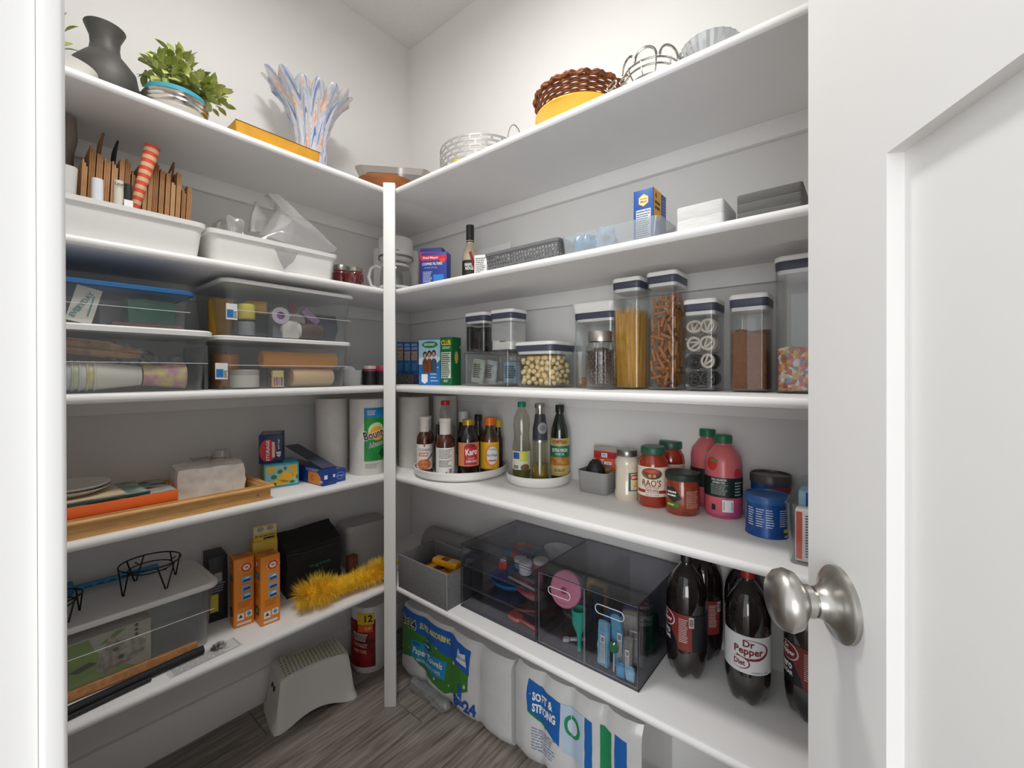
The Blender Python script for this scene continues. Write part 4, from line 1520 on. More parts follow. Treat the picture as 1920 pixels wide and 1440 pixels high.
def foliage(t, spots, n, L, leaves, seed, bad=None):
    """stems with leaves filling the given (x, y, z, r) clumps above the pot"""
    rr = random.Random(seed)
    for i in range(n):
        cx_, cy_, cz_, cr = spots[i % len(spots)]
        v = Vector((rr.gauss(0, 1), rr.gauss(0, 1), rr.gauss(0, 1))).normalized() * cr * rr.uniform(0.45, 1.0)
        p = Vector((cx_, cy_, cz_)) + v
        if bad and bad(p):
            continue
        o = bpy.data.objects.new('leaf', leaves[i % len(leaves)])
        COL.objects.link(o)
        o.parent = t
        o.location = p
        d = (v.normalized() + Vector((0, 0, 0.35)) + Vector((rr.uniform(-.5, .5), rr.uniform(-.5, .5), rr.uniform(-.3, .3)))).normalized()
        o.rotation_euler = (d.to_track_quat('X', 'Z').to_matrix() @ Matrix.Rotation(rr.uniform(-0.8, 0.8), 3, 'X')).to_euler()
        s = rr.uniform(0.75, 1.15)
        o.scale = (s, s, s)


# silver ribbed bowl with turquoise liner and faux plant
x, y, r = cyl(268, 392, y=1.44)
JUG = (t.location.x, t.location.y)
hbw = 0.056
silver = M('#c3bdb6', 0.18, 1.0)
t = thing('ribbed_bowl', 'shiny silver ribbed bowl with turquoise liner under the plant', 'bowl', (x, y, Z1), 0)
prof = [(0, 0), (r * 0.6, 0)]
for i in range(13):
    u = i / 12
    prof.append((r * (0.62 + 0.38 * math.sin(u * PI * 0.62)) * (1.0 + 0.035 * (i % 2)), hbw * u))
prof += [(r * 0.9, hbw), (r * 0.86, hbw * 0.9), (0, hbw * 0.85)]
lathe('bowl_body', t, prof, silver, 40)
lathe('liner', t, [(r * 0.90, hbw * 1.002), (r * 0.93, hbw * 1.002), (r * 0.94, hbw + 0.012), (r * 0.91, hbw + 0.012), (r * 0.9, hbw * 1.002)], M('#3a9fb6', 0.4), 40)
pl = thing('faux_plant', 'bushy green artificial plant standing in the silver bowl', 'plant', (x, y, Z1 + hbw * 0.86), 0)
lv = [leaf_mesh(0.034, 0.019, M('#b4bd62', 0.5, noise=0.25, scale=60)), leaf_mesh(0.030, 0.018, M('#c9cf88', 0.5, noise=0.2, scale=60)), leaf_mesh(0.036, 0.017, M('#98a852', 0.5, noise=0.25, scale=60))]
sp_ = []
for px, py, dy, cr in ((282, 122, 0.03, 0.035), (310, 140, 0.0, 0.045), (340, 155, 0.0, 0.045), (362, 170, 0.0, 0.045), (385, 175, 0.0, 0.04), (395, 195, 0.01, 0.035), (330, 130, 0.02, 0.04), (400, 215, 0.02, 0.022), (330, 112, 0.02, 0.025), (300, 160, -0.01, 0.03), (365, 195, -0.02, 0.03), (260, 108, 0.03, 0.02), (405, 180, 0.0, 0.022)):
    q = on_y(px, py, y + dy)
    if q.z < Z1 + hbw + 0.05:
        q.z = Z1 + hbw + 0.05
    sp_.append((q.x - x, q.y - y, q.z - pl.location.z, cr))
foliage(pl, sp_, 360, 0.034, lv, 3, lambda p: p.z < 0.045 and math.hypot(p.x, p.y) < 0.125 or math.hypot(p.x + pl.location.x - JUG[0], p.y + pl.location.y - JUG[1]) < 0.165)
bm = bmesh.new()
for s in sp_:
    b_tube(bm, [(s[0] * 0.15, s[1] * 0.15, 0.004), (s[0] * 0.4, s[1] * 0.4, max(0.045, s[2] * 0.7)), (s[0], s[1], s[2])], 0.0016, 5)
new_obj('stems', bm, M('#5d6b34', 0.6), pl)
# sprig at the far end
sg = thing('faux_sprig', 'small artificial green sprig behind the dark vase by the doorway', 'plant', (0.108, 1.62, Z1), 0)
foliage(sg, [(0, 0, 0.17, 0.035), (0.01, 0, 0.21, 0.03)], 26, 0.03, lv, 5)
tube('stems', sg, [(0, 0, 0.0), (0.002, 0, 0.1), (0.005, 0, 0.21)], 0.003, M('#5d6b34', 0.6), 6)

# amber tray
a0, a1 = on_y(442, 240, Y0 + 0.03), on_y(600, 300, Y0 + 0.03)
w = a1.x - a0.x
t = thing('amber_tray', 'shallow amber lacquered tray with flared sides', 'tray', ((a0.x + a1.x) / 2, Y0 + 0.03, Z1), 0)
amb = M('#d39a2c', 0.4, noise=0.12, scale=30)
loft('tray_body', t, [(0, w * 0.97, 0.10, 0.004, 0, 0.055), (0.044, w * 1.01, 0.112, 0.004, 0, 0.055), (0.044, w * 0.99, 0.106, 0.004, 0, 0.055), (0.005, w * 0.95, 0.094, 0.004, 0, 0.055)], amb, 3)
tube('dark_rim', t, [(-w * 0.505, -0.001, 0.0446), (w * 0.505, -0.001, 0.0446)], 0.0012, M('#6b4312', 0.5), 6)

# art glass finger vase
VX, VY = on_y(583, 200, 1.565).x, 1.565
zt = z_at(560, 152, (VX, VY)) - Z1
t = thing('art_glass_vase', 'fluted art glass vase with blue and orange streaks and flaring fingers', 'vase', (VX, VY, Z1), 0)
vm = bpy.data.materials.new('streaked_glass'); vm.use_nodes = True
nt = vm.node_tree
b = nt.nodes['Principled BSDF']; b.inputs['Roughness'].default_value = 0.08; b.inputs['Coat Weight'].default_value = 0.6
tc = nt.nodes.new('ShaderNodeTexCoord'); sp = nt.nodes.new('ShaderNodeSeparateXYZ'); nt.links.new(tc.outputs['Object'], sp.inputs[0])
at = nt.nodes.new('ShaderNodeMath'); at.operation = 'ARCTAN2'; nt.links.new(sp.outputs[1], at.inputs[0]); nt.links.new(sp.outputs[0], at.inputs[1])
am = nt.nodes.new('ShaderNodeMath'); am.operation = 'MULTIPLY'; am.inputs[1].default_value = 14; nt.links.new(at.outputs[0], am.inputs[0])
co = nt.nodes.new('ShaderNodeMath'); co.operation = 'COSINE'; nt.links.new(am.outputs[0], co.inputs[0])
c2 = nt.nodes.new('ShaderNodeMath'); c2.operation = 'MULTIPLY'; c2.inputs[1].default_value = 0.035; nt.links.new(co.outputs[0], c2.inputs[0])
cb = nt.nodes.new('ShaderNodeCombineXYZ')
nt.links.new(at.outputs[0], cb.inputs[0])
zz = nt.nodes.new('ShaderNodeMath'); zz.operation = 'SUBTRACT'; nt.links.new(sp.outputs[2], zz.inputs[0]); nt.links.new(c2.outputs[0], zz.inputs[1]); nt.links.new(zz.outputs[0], cb.inputs[2])
mp = nt.nodes.new('ShaderNodeMapping'); mp.inputs['Scale'].default_value = (1.5, 1, 13); nt.links.new(cb.outputs[0], mp.inputs[0])
nz = nt.nodes.new('ShaderNodeTexNoise'); nz.inputs['Scale'].default_value = 1.6; nz.inputs['Detail'].default_value = 1.5; nt.links.new(mp.outputs[0], nz.inputs['Vector'])
cr = nt.nodes.new('ShaderNodeValToRGB')
for i, (p_, c) in enumerate(((0.0, '#3d63a8'), (0.36, '#5878b4'), (0.44, '#d5d6da'), (0.52, '#a9b6cf'), (0.57, '#dcd8d4'), (0.63, '#d98a55'), (0.70, '#e0d8d2'), (1.0, '#7a93c0'))):
    e = cr.color_ramp.elements[i] if i < 2 else cr.color_ramp.elements.new(p_)
    e.position = p_; e.color = lin(c)
nt.links.new(nz.outputs['Fac'], cr.inputs[0]); nt.links.new(cr.outputs[0], b.inputs['Base Color'])
trn = nt.nodes.new('ShaderNodeBsdfTransparent'); mxn = nt.nodes.new('ShaderNodeMixShader')
ramp = nt.nodes.new('ShaderNodeMapRange'); ramp.inputs[1].default_value = zt * 0.6; ramp.inputs[2].default_value = zt; ramp.inputs[3].default_value = 0.12; ramp.inputs[4].default_value = 0.65
nt.links.new(sp.outputs[2], ramp.inputs[0]); nt.links.new(ramp.outputs[0], mxn.inputs[0]); nt.links.new(b.outputs[0], mxn.inputs[1]); nt.links.new(trn.outputs[0], mxn.inputs[2])
nt.links.new(mxn.outputs[0], nt.nodes['Material Output'].inputs[0])
rb = 0.055
rnd = random.Random(4)
NF = 14
fl = [rnd.uniform(-0.6, 1.0) for _ in range(NF)]
def v_fr(a, z):
    u = max(0, z / zt)
    k = 1 + (0.02 + 0.04 * u) * math.cos(NF * a)
    if u > 0.6:
        k *= 1 + (u - 0.6) * 0.9 * (0.35 * math.cos(2 * a + 0.5) + 0.22 * fl[int(((a / (2 * PI)) * NF + 0.5) % NF)] * abs(math.cos(NF * a / 2)) ** 0.6)
    return k
def v_fz(a, z):
    u = max(0, z / zt)
    if u < 0.7:
        return 0
    f = fl[int(((a / (2 * PI)) * NF + 0.5) % NF)]
    return (u - 0.7) / 0.3 * (0.020 * (abs(math.cos(NF * a / 2)) ** 0.6 * 2 - 1) * (0.8 + 0.4 * f) - 0.035 * (0.5 - 0.5 * math.cos(2 * a + 0.9)) - 0.012)
prof = [(0, 0.0), (rb, 0.0), (rb, 0.03), (rb * 0.92, zt * 0.2), (rb * 0.95, zt * 0.4), (rb * 1.15, zt * 0.58), (rb * 1.5, zt * 0.74), (rb * 1.95, zt * 0.87), (rb * 2.35, zt * 0.96), (rb * 2.32, zt * 0.965), (rb * 1.9, zt * 0.88), (rb * 1.44, zt * 0.75), (rb * 1.08, zt * 0.58), (rb * 0.88, zt * 0.4), (rb * 0.84, 0.03), (0, 0.02)]
lathe('vase_glass', t, prof, vm, 168, fr=v_fr, fz=v_fz, smooth=True)
x = on_y(544, 255, 1.53).x
t = thing('glass_ring', 'small clear glass ring on the shelf beside the art glass vase', 'ring', (x, 1.53, Z1), 0)
tube('ring', t, [(0.018 * math.cos(a), 0, 0.0225 + 0.018 * math.sin(a)) for a in [2 * PI * i / 20 for i in range(20)]], 0.0045, glass_clear, 8, closed=True)

# brown bowl and glass dish in the corner
BC = Vector((math.cos(head(727)), math.sin(head(727)))) * 1.84
t = thing('wooden_bowl', 'shallow brown wooden bowl on the inner shelf corner', 'bowl', (BC.x, BC.y, Z1), 0)
r = 0.122
zr = z_at(727, 325, BC * (1 - r / 1.84)) - Z1
lathe('bowl_body', t, [(0, 0), (0.05, 0), (0.052, 0.006), (r * 0.72, zr * 0.45), (r * 0.94, zr * 0.86), (r, zr), (r * 0.97, zr), (r * 0.9, zr * 0.86), (r * 0.66, zr * 0.5), (0, zr * 0.2)], M('#a2602f', 0.35, noise=0.3, scale=14, stretch=(1, 1, 4)), 44)
gd = BC * (1.90 / 1.84)
t = thing('glass_dish', 'rectangular cut glass dish with brown contents resting on the wooden bowl', 'dish', (gd.x, gd.y, Z1 + zr + 0.001), faceto(748) - R(6))
hd = 0.07
loft('dish_glass', t, [(0, 0.235, 0.12, 0.02, 0.03, 0), (hd, 0.30, 0.165, 0.03, 0.03, 0), (hd, 0.288, 0.153, 0.028, 0.03, 0), (0.006, 0.225, 0.11, 0.02, 0.03, 0)], CLEAR('#e3ded8', 0.12, 0.08, haze=0.12, hazecol='#b9afa6', edge=0.5), 5)
loft('dish_contents', t, [(0.008, 0.20, 0.09, 0.02, 0.035, 0), (hd * 0.8, 0.235, 0.115, 0.03, 0.035, 0)], M('#6b4a36', 0.6, noise=0.5, scale=40), 5)

# grey slotted metal basket with lemons
BX, BY = 1.115, 1.115 * math.tan(head(905))
r = 0.148
hB_ = z_at(905, 247, (BX * 0.9, BY * 0.9)) - Z1
t = thing('slotted_basket', 'round grey metal basket with brick pattern slots and hoop handle', 'basket', (BX, BY, Z1), 0)
gm_ = M('#a7a5a1', 0.4, 0.3)
bm = bmesh.new()
NR, NB = 5, 26
for i in range(NR + 1):
    z0 = 0.002 + (hB_ - 0.008) * i / NR
    for j in range(52):
        a, c = 2 * PI * j / 52, 2 * PI * (j + 1) / 52
        vs = []
        for rr in (r, r - 0.002):
            for zz_ in (z0, z0 + 0.006):
                for ang in (a, c):
                    vs.append(bm.verts.new((rr * math.cos(ang), rr * math.sin(ang), zz_)))
        for f in ((0, 1, 3, 2), (5, 4, 6, 7), (2, 3, 7, 6), (1, 0, 4, 5)):
            bm.faces.new([vs[q] for q in f])
    if i < NR:
        for j in range(NB):
            a = 2 * PI * (j + 0.5 * (i % 2)) / NB
            mt = Matrix.Rotation(a, 4, 'Z')
            b_box(bm, r - 0.002, r, -0.004, 0.004, z0 + 0.006, z0 + (hB_ - 0.008) / NR, mt)
new_obj('basket_wall', bm, gm_, t)
lathe('basket_floor', t, [(0, 0), (r - 0.002, 0), (r - 0.002, 0.002), (0, 0.002)], gm_, 40)
ha = math.atan2(-BY, -BX) + R(48)
c0 = Vector((r * math.cos(ha), r * math.sin(ha), hB_ - 0.02)); tg = Vector((-math.sin(ha), math.cos(ha), 0))
tube('hoop_handle', t, [c0 + tg * (0.042 * math.cos(q)) * 1.0 + Vector((0, 0, 0.075 * math.sin(q))) for q in [PI * i / 16 for i in range(17)]], 0.0022, gm_, 6)
for i, (dx, dy) in enumerate(((-0.085, 0.03), (-0.06, -0.04), (-0.02, 0.02))):
    o = lathe('lemon', None, [(0, 0), (0.006, 0.003), (0.022, 0.018), (0.027, 0.036), (0.022, 0.055), (0.008, 0.068), (0.004, 0.073), (0, 0.074)], M('#e8bf2c', 0.5, bump=0.2, scale=120), 20)
    tag(o, 'yellow lemon lying in the slotted metal basket', 'lemon', 'lemons in the metal basket')
    o.location = (BX + dx, BY + dy - 0.035, Z1 + 0.0305); o.rotation_euler = (-PI / 2, 0, 0.3 * i)
o = crumple('black_pouch', None, 0.04, 0.04, 0.085, BLACK, 0.004, 40, 6, 3)
tag(o, 'small black pouch standing in the slotted metal basket', 'pouch'); o.location = (BX + 0.03, BY - 0.06, Z1 + 0.003)

# yellow plate and wicker basket
YX = 1.085
YY = YX * math.tan(head(1087))
r = 0.127
t = thing('yellow_plate', 'large yellow plate under the wicker basket', 'plate', (YX, YY, Z1), 0)
lathe('plate_dish', t, [(0, 0), (0.06, 0), (0.064, 0.004), (r * 0.85, 0.034), (r, 0.047), (r, 0.050), (r * 0.98, 0.050), (r * 0.83, 0.039), (0.06, 0.010), (0, 0.010)], M('#f0bb2a', 0.25, coat=0.5), 48)
t = thing('wicker_basket', 'round reddish brown wicker basket sitting in the yellow plate', 'basket', (YX, YY, Z1 + 0.0106), 0)
wk = M('#8a4a1f', 0.55, noise=0.5, scale=60)
bm = bmesh.new()
hw = 0.086
for i in range(17):
    u = i / 16
    rr = 0.050 + 0.075 * u ** 0.62
    ph = (i % 2) * PI
    pts = [((rr + 0.0022 * math.cos(15 * a + ph)) * math.cos(a), (rr + 0.0022 * math.cos(15 * a + ph)) * math.sin(a), 0.0075 + hw * u) for a in [2 * PI * j / 60 for j in range(60)]]
    b_tube(bm, pts, 0.0034, 5, closed=True)
new_obj('weave', bm, wk, t, smooth=True)
bm = bmesh.new()
for s in (1, -1):
    pts = [((0.127 + 0.004 * math.cos(20 * a * s)) * math.cos(a), (0.127 + 0.004 * math.cos(20 * a * s)) * math.sin(a), hw + 0.006 + 0.004 * math.sin(20 * a * s)) for a in [2 * PI * j / 120 for j in range(120)]]
    b_tube(bm, pts, 0.0042, 5, closed=True)
new_obj('braided_rim', bm, wk, t, smooth=True)
lathe('basket_floor', t, [(0, 0), (0.046, 0), (0.050, 0.007), (0, 0.007)], wk, 24)

# silver rings, wire basket, crystal bowl
for i, px in enumerate((1147, 1171)):
    p = on_x(px, 146, 0.985)
    t = thing('napkin_ring', ['oval silver napkin ring on the shelf edge next to the wicker basket', 'oval silver napkin ring on the shelf edge next to the wire basket'][i], 'ring', (0.985, p.y, Z1), 0, 'silver napkin rings')
    tube('ring', t, [(0.006 * math.cos(a), 0.0155 * math.cos(a), 0.034 + 0.0075 * math.sin(a)) for a in [2 * PI * j / 20 for j in range(20)]], 0.0022, silver, 6, closed=True)
    tube('foot', t, [(0.004, 0.012 * math.cos(a), 0.0135 + 0.0125 * math.sin(a)) for a in [2 * PI * j / 16 for j in range(16)]], 0.0010, silver, 6, closed=True)
p = on_x(1222, 120, 1.03)
t = thing('wire_basket', 'silver wire basket with curling arched handles', 'basket', (1.03, p.y, Z1), 0)
r = 0.066
for z_, k_ in ((0.003, 0.6), (0.018, 0.8), (0.033, 0.95), (0.045, 1.0)):
    tube('wire_hoop', t, circle(r * k_, z_, 28), 0.0022, silver, 6, closed=True)
for j in range(12):
    a = 2 * PI * j / 12
    tube('wire_rib', t, [(r * k_ * math.cos(a), r * k_ * math.sin(a), z_ + 0.001) for z_, k_ in ((0.003, 0.6), (0.018, 0.82), (0.033, 0.97), (0.047, 1.02))], 0.0016, silver, 5)
for a in (R(150), R(190), R(235), R(280)):
    c = Vector((r * 1.03 * math.cos(a), r * 1.03 * math.sin(a), 0.045)); tg = Vector((-math.sin(a), math.cos(a), 0))
    tube('arched_handle', t, [c + tg * (0.024 * math.cos(q)) + Vector((0, 0, 0.026 * math.sin(q))) for q in [PI * j / 12 for j in range(13)]], 0.0028, silver, 6)
p = on_x(1318, 95, 1.04)
t = thing('crystal_bowl', 'cut crystal bowl at the far end beyond the wire basket', 'bowl', (1.04, p.y - 0.015, Z1), 0)
lathe('bowl_glass', t, [(0, 0), (0.03, 0), (0.045, 0.015), (0.058, 0.04), (0.062, 0.055), (0.059, 0.055), (0.053, 0.04), (0.04, 0.018), (0, 0.010)], CLEAR('#e9ecee', 0.2, 0.05, haze=0.1, hazecol='#dfe2e4', edge=0.6), 48, fr=lambda a, z: 1 + 0.03 * abs(math.sin(12 * a)), smooth=False)

# ------------------------------------------------------------------ middle shelf, left: lidded clear bins
hazy = CLEAR('#fafbfb', 0.025, 0.2, haze=0.05, hazecol='#cfd3d6', edge=0.25)
def lidded(lab, px0, px1, pyt, yf, lidcol, z=None, x0=None, dd=0.30, lidh=0.016, sticker=None, taper=0.93, hz=None, name='storage_box'):
    loc, w, h = FP(px0, px1, pyt, 3, 0, y=yf, z=z)
    if x0 is not None:
        xr = loc.x + w / 2
        w = xr - x0
        loc.x = (xr + x0) / 2
    t = thing(name, lab, 'storage box', loc, 0, 'lidded clear storage boxes')
    bw, bd = w - 0.016, dd - 0.016
    cy = dd / 2
    shell('box_body', t, bw, bd, h - lidh - 0.0005, 0.025, hz or hazy, 0.002, taper=taper, cy=cy)
    tube('rib_line', t, [(-bw * 0.485, 0.0105, h * 0.45), (bw * 0.485, 0.0105, h * 0.45)], 0.0007, M('#d8dadb', 0.4), 4)
    S = lambda zz, g: (zz, w + g, dd + g, 0.03, 0, cy)
    loft('lid', t, [S(h - lidh, 0), S(h - lidh * 0.35, 0.002), S(h - 0.002, -0.006), S(h - 0.002, -0.03), S(h - 0.0045, -0.034)], M(lidcol, 0.4), 6)
    if sticker:
        u0, u1, v0, v1 = sticker
        fy = 0.010
        rect('sticker', t, u0, u1, v0, v1, ('F', fy), M('#d9dbdc', 0.5), 0.001)
        um = (u0 + u1) / 2
        rect('sticker_print', t, u0 + 0.002, um + 0.004, v0 + (v1 - v0) * 0.12, v0 + (v1 - v0) * 0.62, ('F', fy), M('#1f6fae', 0.5), 0.0016)
        lines(t, um + 0.005, u1 - 0.001, v0 + 0.004, v0 + (v1 - v0) * 0.55, 6, ('F', fy), INK, off=0.0016)
    return t, loc, w, dd, h
tC, lC, wC, dC, hC = lidded('clear box with white lid holding patterned paper cups', 150, 403, 612, Y0 + 0.012, '#e9e9e8', x0=0.042, lidh=0.017)
tD, lD, wD, dD, hD = lidded('shallow clear box with blue lid stacked on the paper cup box', 150, 370, 533, Y0 + 0.03, '#2f6ea8', z=H[3] + hC - 0.0015, x0=0.05, dd=0.27, lidh=0.013)
tF, lF, wF, dF, hF = lidded('clear box with white lid holding orange and cream candles', 407, 663, 634, Y0 + 0.02, '#e9e9e8', lidh=0.014, sticker=(-0.205, -0.175, 0.03, 0.075))
wF0 = wF
tE, lE, wE, dE, hE = lidded('clear box with white lid of craft toys stacked on the candle box', 417, 668, 536, Y0 + 0.02, '#dfe0df', z=H[3] + hF - 0.0015, lidh=0.014, dd=0.305, sticker=(-0.19, -0.162, 0.045, 0.09))

# paper cups, nested on their side
def cup_mesh():
    bm = bmesh.new()
    b_lathe(bm, [(0.024, 0.0), (0.0345, 0.084), (0.0372, 0.086), (0.0365, 0.0885), (0.0340, 0.0865), (0.0235, 0.001)], 22)
    return bm
cmats = [M('#e4dfd2', 0.6), M('#d8c37c', 0.6, noise=0.3, scale=30, col2='#e8e0cc'), M('#ddd9d4', 0.6), M('#b9c7a2', 0.6, col2='#e5e0d2', scale=30), M('#c9cbd0', 0.6)]
cup0 = {}
for i in range(8):
    m_ = cmats[i % 5]
    o = new_obj('paper_cup', cup_mesh(), m_, None, smooth=40)
    tag(o, 'printed paper cup in the row nested on its side in the clear box', 'cup', 'nested paper cups')
    o.rotation_euler = (0, -PI / 2, 0)
    o.location = (0.250 - i * 0.0125, lC.y + 0.066, H[3] + 0.0405)
o = lathe('paper_cup', None, [(0.0, 0.0), (0.0245, 0.0), (0.0345, 0.085), (0.036, 0.086), (0.0355, 0.088), (0.034, 0.0865), (0.0, 0.0835)], M('#e2d28a', 0.6, col2='#c78aa6', scale=34), 22)
tag(o, 'front paper cup with yellow and pink flower print closing the nested row', 'cup', 'nested paper cups')
o.location = (0.2595, lC.y + 0.066, H[3] + 0.0405); o.rotation_euler = (0, -PI / 2, 0)
o.location = (0.2525, lC.y + 0.066, H[3] + 0.0405)
o.rotation_euler = (0, PI / 2, 0)
# straw bundle
bm = bmesh.new()
rr = random.Random(8)
for i in range(110):
    y0, z0 = rr.uniform(0, 0.05), rr.uniform(0, 0.034)
    b_tube(bm, [(0, y0, z0 + 0.012), (0.10, y0, z0 * 1.0 + 0.006 * rr.random()), (0.17 - 0.05 * rr.random(), y0, z0 * 0.6)], 0.0011, 4)
o = new_obj('straw_bundle', bm, M('#cfa06e', 0.8, noise=0.35, scale=50), None, loc=(0.085, lC.y + 0.04, H[3] + 0.085))
stuff(o, 'bundle of brown straw on the paper cups in the clear box', 'straw')
# patterned fan with wooden edge
t = thing('paper_fan', 'oval patterned paper fan with wooden edge slanting in the clear box', 'fan', (0.262, lC.y + 0.16, H[3] + 0.0060), 0)
bm = bmesh.new()
b_lathe(bm, [(0, 0), (0.055, 0), (0.055, 0.004), (0, 0.004)], 28)
for v in bm.verts:
    v.co.x *= 1.5
new_obj('fan_sheet', bm, M('#b9bcc0', 0.6, col2='#70757c', scale=70), t, rot=(R(38), R(24), 0), loc=(0, 0, 0.078))
box('fan_handle', t, -0.006, 0.075, -0.006, 0.0, 0, 0.012, M('#c9b39b', 0.6), 0.002, rot=(0, R(30), 0), loc=(0.0, -0.042, 0.062))
o = crumple('plastic_bag', None, 0.028, 0.05, 0.09, film, 0.005, 40, 8, 31)
tag(o, 'rolled clear plastic bag at the end of the paper cup box', 'plastic bag'); o.location = (0.353, lC.y + 0.21, H[3] + 0.006)
# contents of the blue lid box
t = thing('printed_card', 'white card lettered EVERYDAY leaning inside the blue-lid box', 'card', (0.135, lD.y + 0.018, lD.z + 0.0042), 0)
cdm = M('#d9d4cc', 0.6)
bmh = hD * 0.80
box('card', t, -0.022, 0.022, 0, 0.002, 0, bmh, cdm, rot=(0, R(14), 0))
e_ = bpy.data.objects.new('card_print', None); COL.objects.link(e_); e_.parent = t; e_.rotation_euler = (0, R(14), 0)
txt(e_, 'EVERYDAY', -0.004, bmh * 0.5, bmh * 0.8, ('F', 0), M('#3f7f82', .5), rot=72, bold=0.02)
rect('card_stripe', e_, 0.010, 0.013, bmh * 0.2, bmh * 0.8, ('F', 0), M('#4a8a8c', .5))
o = crumple('green_ware', None, 0.10, 0.09, hD * 0.58, M('#2f7d66', 0.35, noise=0.25, scale=20), 0.006, 24, 8, 3, round_=0.3)
tag(o, 'green plastic ware in the blue-lid box', 'plastic ware'); o.location = (0.275, lD.y + 0.10, lD.z + 0.014)
o = box('brown_mat', None, 0.195, 0.335, lD.y + 0.035, lD.y + 0.17, lD.z + 0.0040, lD.z + 0.012, M('#6b3f33', 0.6), 0.001)
tag(o, 'flat red-brown mat under the green ware in the blue-lid box', 'mat')
o = box('white_carton', None, 0.19, 0.33, lD.y + 0.175, lD.y + 0.225, lD.z + 0.0135, lD.z + hD * 0.72, M('#c8c6bf', 0.6), 0.002)
tag(o, 'white carton at the back of the blue-lid box', 'box')
# dark slab between the boxes
o = box('dark_tray', None, lC.x + wC / 2 - 0.0035, lC.x + wC / 2 + 0.0065, Y0 + 0.09, Y0 + 0.29, H[3] + 0.0005, H[3] + 0.125, M('#55565a', 0.4), 0.002)
tag(o, 'dark grey tray standing on edge between the two stacks of boxes', 'tray')

# candles and jars of the lower right box
def candle(name, lab, x, y, z, r, L, col, axis='x', group=None, cat='candle', rough=0.5, rz=0):
    t = thing(name, lab, cat, (x, y, z), rz, group)
    rot = (0, PI / 2, 0) if axis == 'x' else (0, 0, 0)
    lc = (-L / 2, 0, r) if axis == 'x' else (0, 0, 0)
    lathe('wax', t, [(0, 0), (r * 0.9, 0), (r, 0.004), (r, L - 0.004), (r * 0.9, L), (0, L)], M(col, rough), 24, rot=rot, loc=lc)
    wk_ = tube('wick', t, [(0, 0, L), (0.001, 0, L + 0.006)], 0.0008, INK, 5, rot=rot, loc=lc)
    return t
fz = lF.z + 0.0045
fx0 = lF.x
rC = 0.0255
candle('pillar_candle', 'cream pillar candle lying at the bottom of the candle box', fx0 + 0.085, lF.y + 0.062, fz, 0.029, 0.135, '#e2c196')
candle('pillar_candle', 'long orange pillar candle lying on top in the candle box', fx0 + 0.045, lF.y + 0.055, fz + 0.0592, 0.0255, 0.235, '#e59a36')
candle('pillar_candle', 'second orange pillar candle at the dark end of the candle box', fx0 - 0.14, lF.y + 0.14, fz, 0.036, 0.10, '#d98c30', 'z')
t = thing('white_jar', 'round white jar with clear lid in the candle box', 'jar', (fx0 - 0.112, lF.y + 0.068, fz), 0)
lathe('jar_body', t, [(0, 0), (0.036, 0), (0.038, 0.004), (0.038, 0.036), (0, 0.036)], M('#dad5cc', 0.35), 28)
lathe('jar_lid', t, [(0, 0.0362), (0.038, 0.0362), (0.039, 0.05), (0.036, 0.053), (0, 0.053)], M('#bcb7ae', 0.25), 28)
t = thing('votive_glass', 'gold flecked votive glass in the candle box', 'glass', (fx0 - 0.018, lF.y + 0.085, fz), 0)
lathe('glass_body', t, [(0, 0), (0.026, 0), (0.028, 0.056), (0.026, 0.056), (0.024, 0.003), (0, 0.003)], M('#9c8560', 0.25, 0.4, col2='#4a4238', scale=110), 24)
t = carton('match_box', 'small blue and yellow printed box in the candle box', 'box', (fx0 - 0.035, lF.y + 0.022, fz), 0, 0.032, 0.012, 0.05, M('#e3d38a', 0.5))
for i, c in enumerate(('#c9403a', '#2f63a8', '#d86a94', '#2f63a8')):
    rect('print', t, -0.014 + i * 0.007, -0.009 + i * 0.007, 0.004, 0.03, ('F', 0), M(c, 0.5))
# contents of the upper right box
ez, ex = lE.z + 0.0045, lE.x
candle('pillar_candle', 'short lemon yellow candle standing in the craft box', ex - 0.128, lE.y + 0.04, ez + 0.048, 0.022, 0.044, '#e6d254', 'z')
candle('votive_holder', 'grey glass holder under the lemon yellow candle', ex - 0.128, lE.y + 0.04, ez, 0.022, 0.040, '#8a8c90', 'z', cat='holder')
candle('pillar_candle', 'tilted golden candle in the craft box', ex - 0.085, lE.y + 0.085, ez + 0.070, 0.021, 0.06, '#d9a63c', 'x', rz=R(-30))
o = box('candle_stand', None, ex - 0.118, ex - 0.055, lE.y + 0.07, lE.y + 0.14, ez, ez + 0.0695, M('#3a3d44', 0.5), 0.003)
tag(o, 'dark box under the tilted golden candle', 'box')
candle('pillar_candle', 'golden candle at the far end of the craft box', ex - 0.16, lE.y + 0.15, ez, 0.034, 0.115, '#d0a046', 'z')
t = thing('craft_jar', 'small clear jar with purple lid facing out in the craft box', 'jar', (ex - 0.035, lE.y + 0.06, ez), 0)
lathe('jar_body', t, [(0, 0), (0.024, 0), (0.025, 0.02), (0, 0.02)], M('#a8a0a4', 0.3), 24, rot=(PI / 2, 0, 0), loc=(0, 0, 0.068))
lathe('jar_lid', t, [(0.012, 0.0202), (0.026, 0.0202), (0.026, 0.03), (0.012, 0.03), (0.012, 0.0202)], M('#c9bccb', 0.35), 24, rot=(PI / 2, 0, 0), loc=(0, 0, 0.068))
lathe('jar_print', t, [(0, 0.0204), (0.0115, 0.0204), (0.0115, 0.026), (0, 0.026)], M('#7a4f86', 0.4), 16, rot=(PI / 2, 0, 0), loc=(0, 0, 0.068))
box('jar_stand', t, -0.02, 0.02, -0.02, 0.0, 0, 0.043, M('#6a6c72', 0.4), 0.002)
o = crumple('white_pouch', None, 0.06, 0.06, 0.085, M('#cfc4bb', 0.6, noise=0.15, scale=30), 0.008, 30, 8, 8)
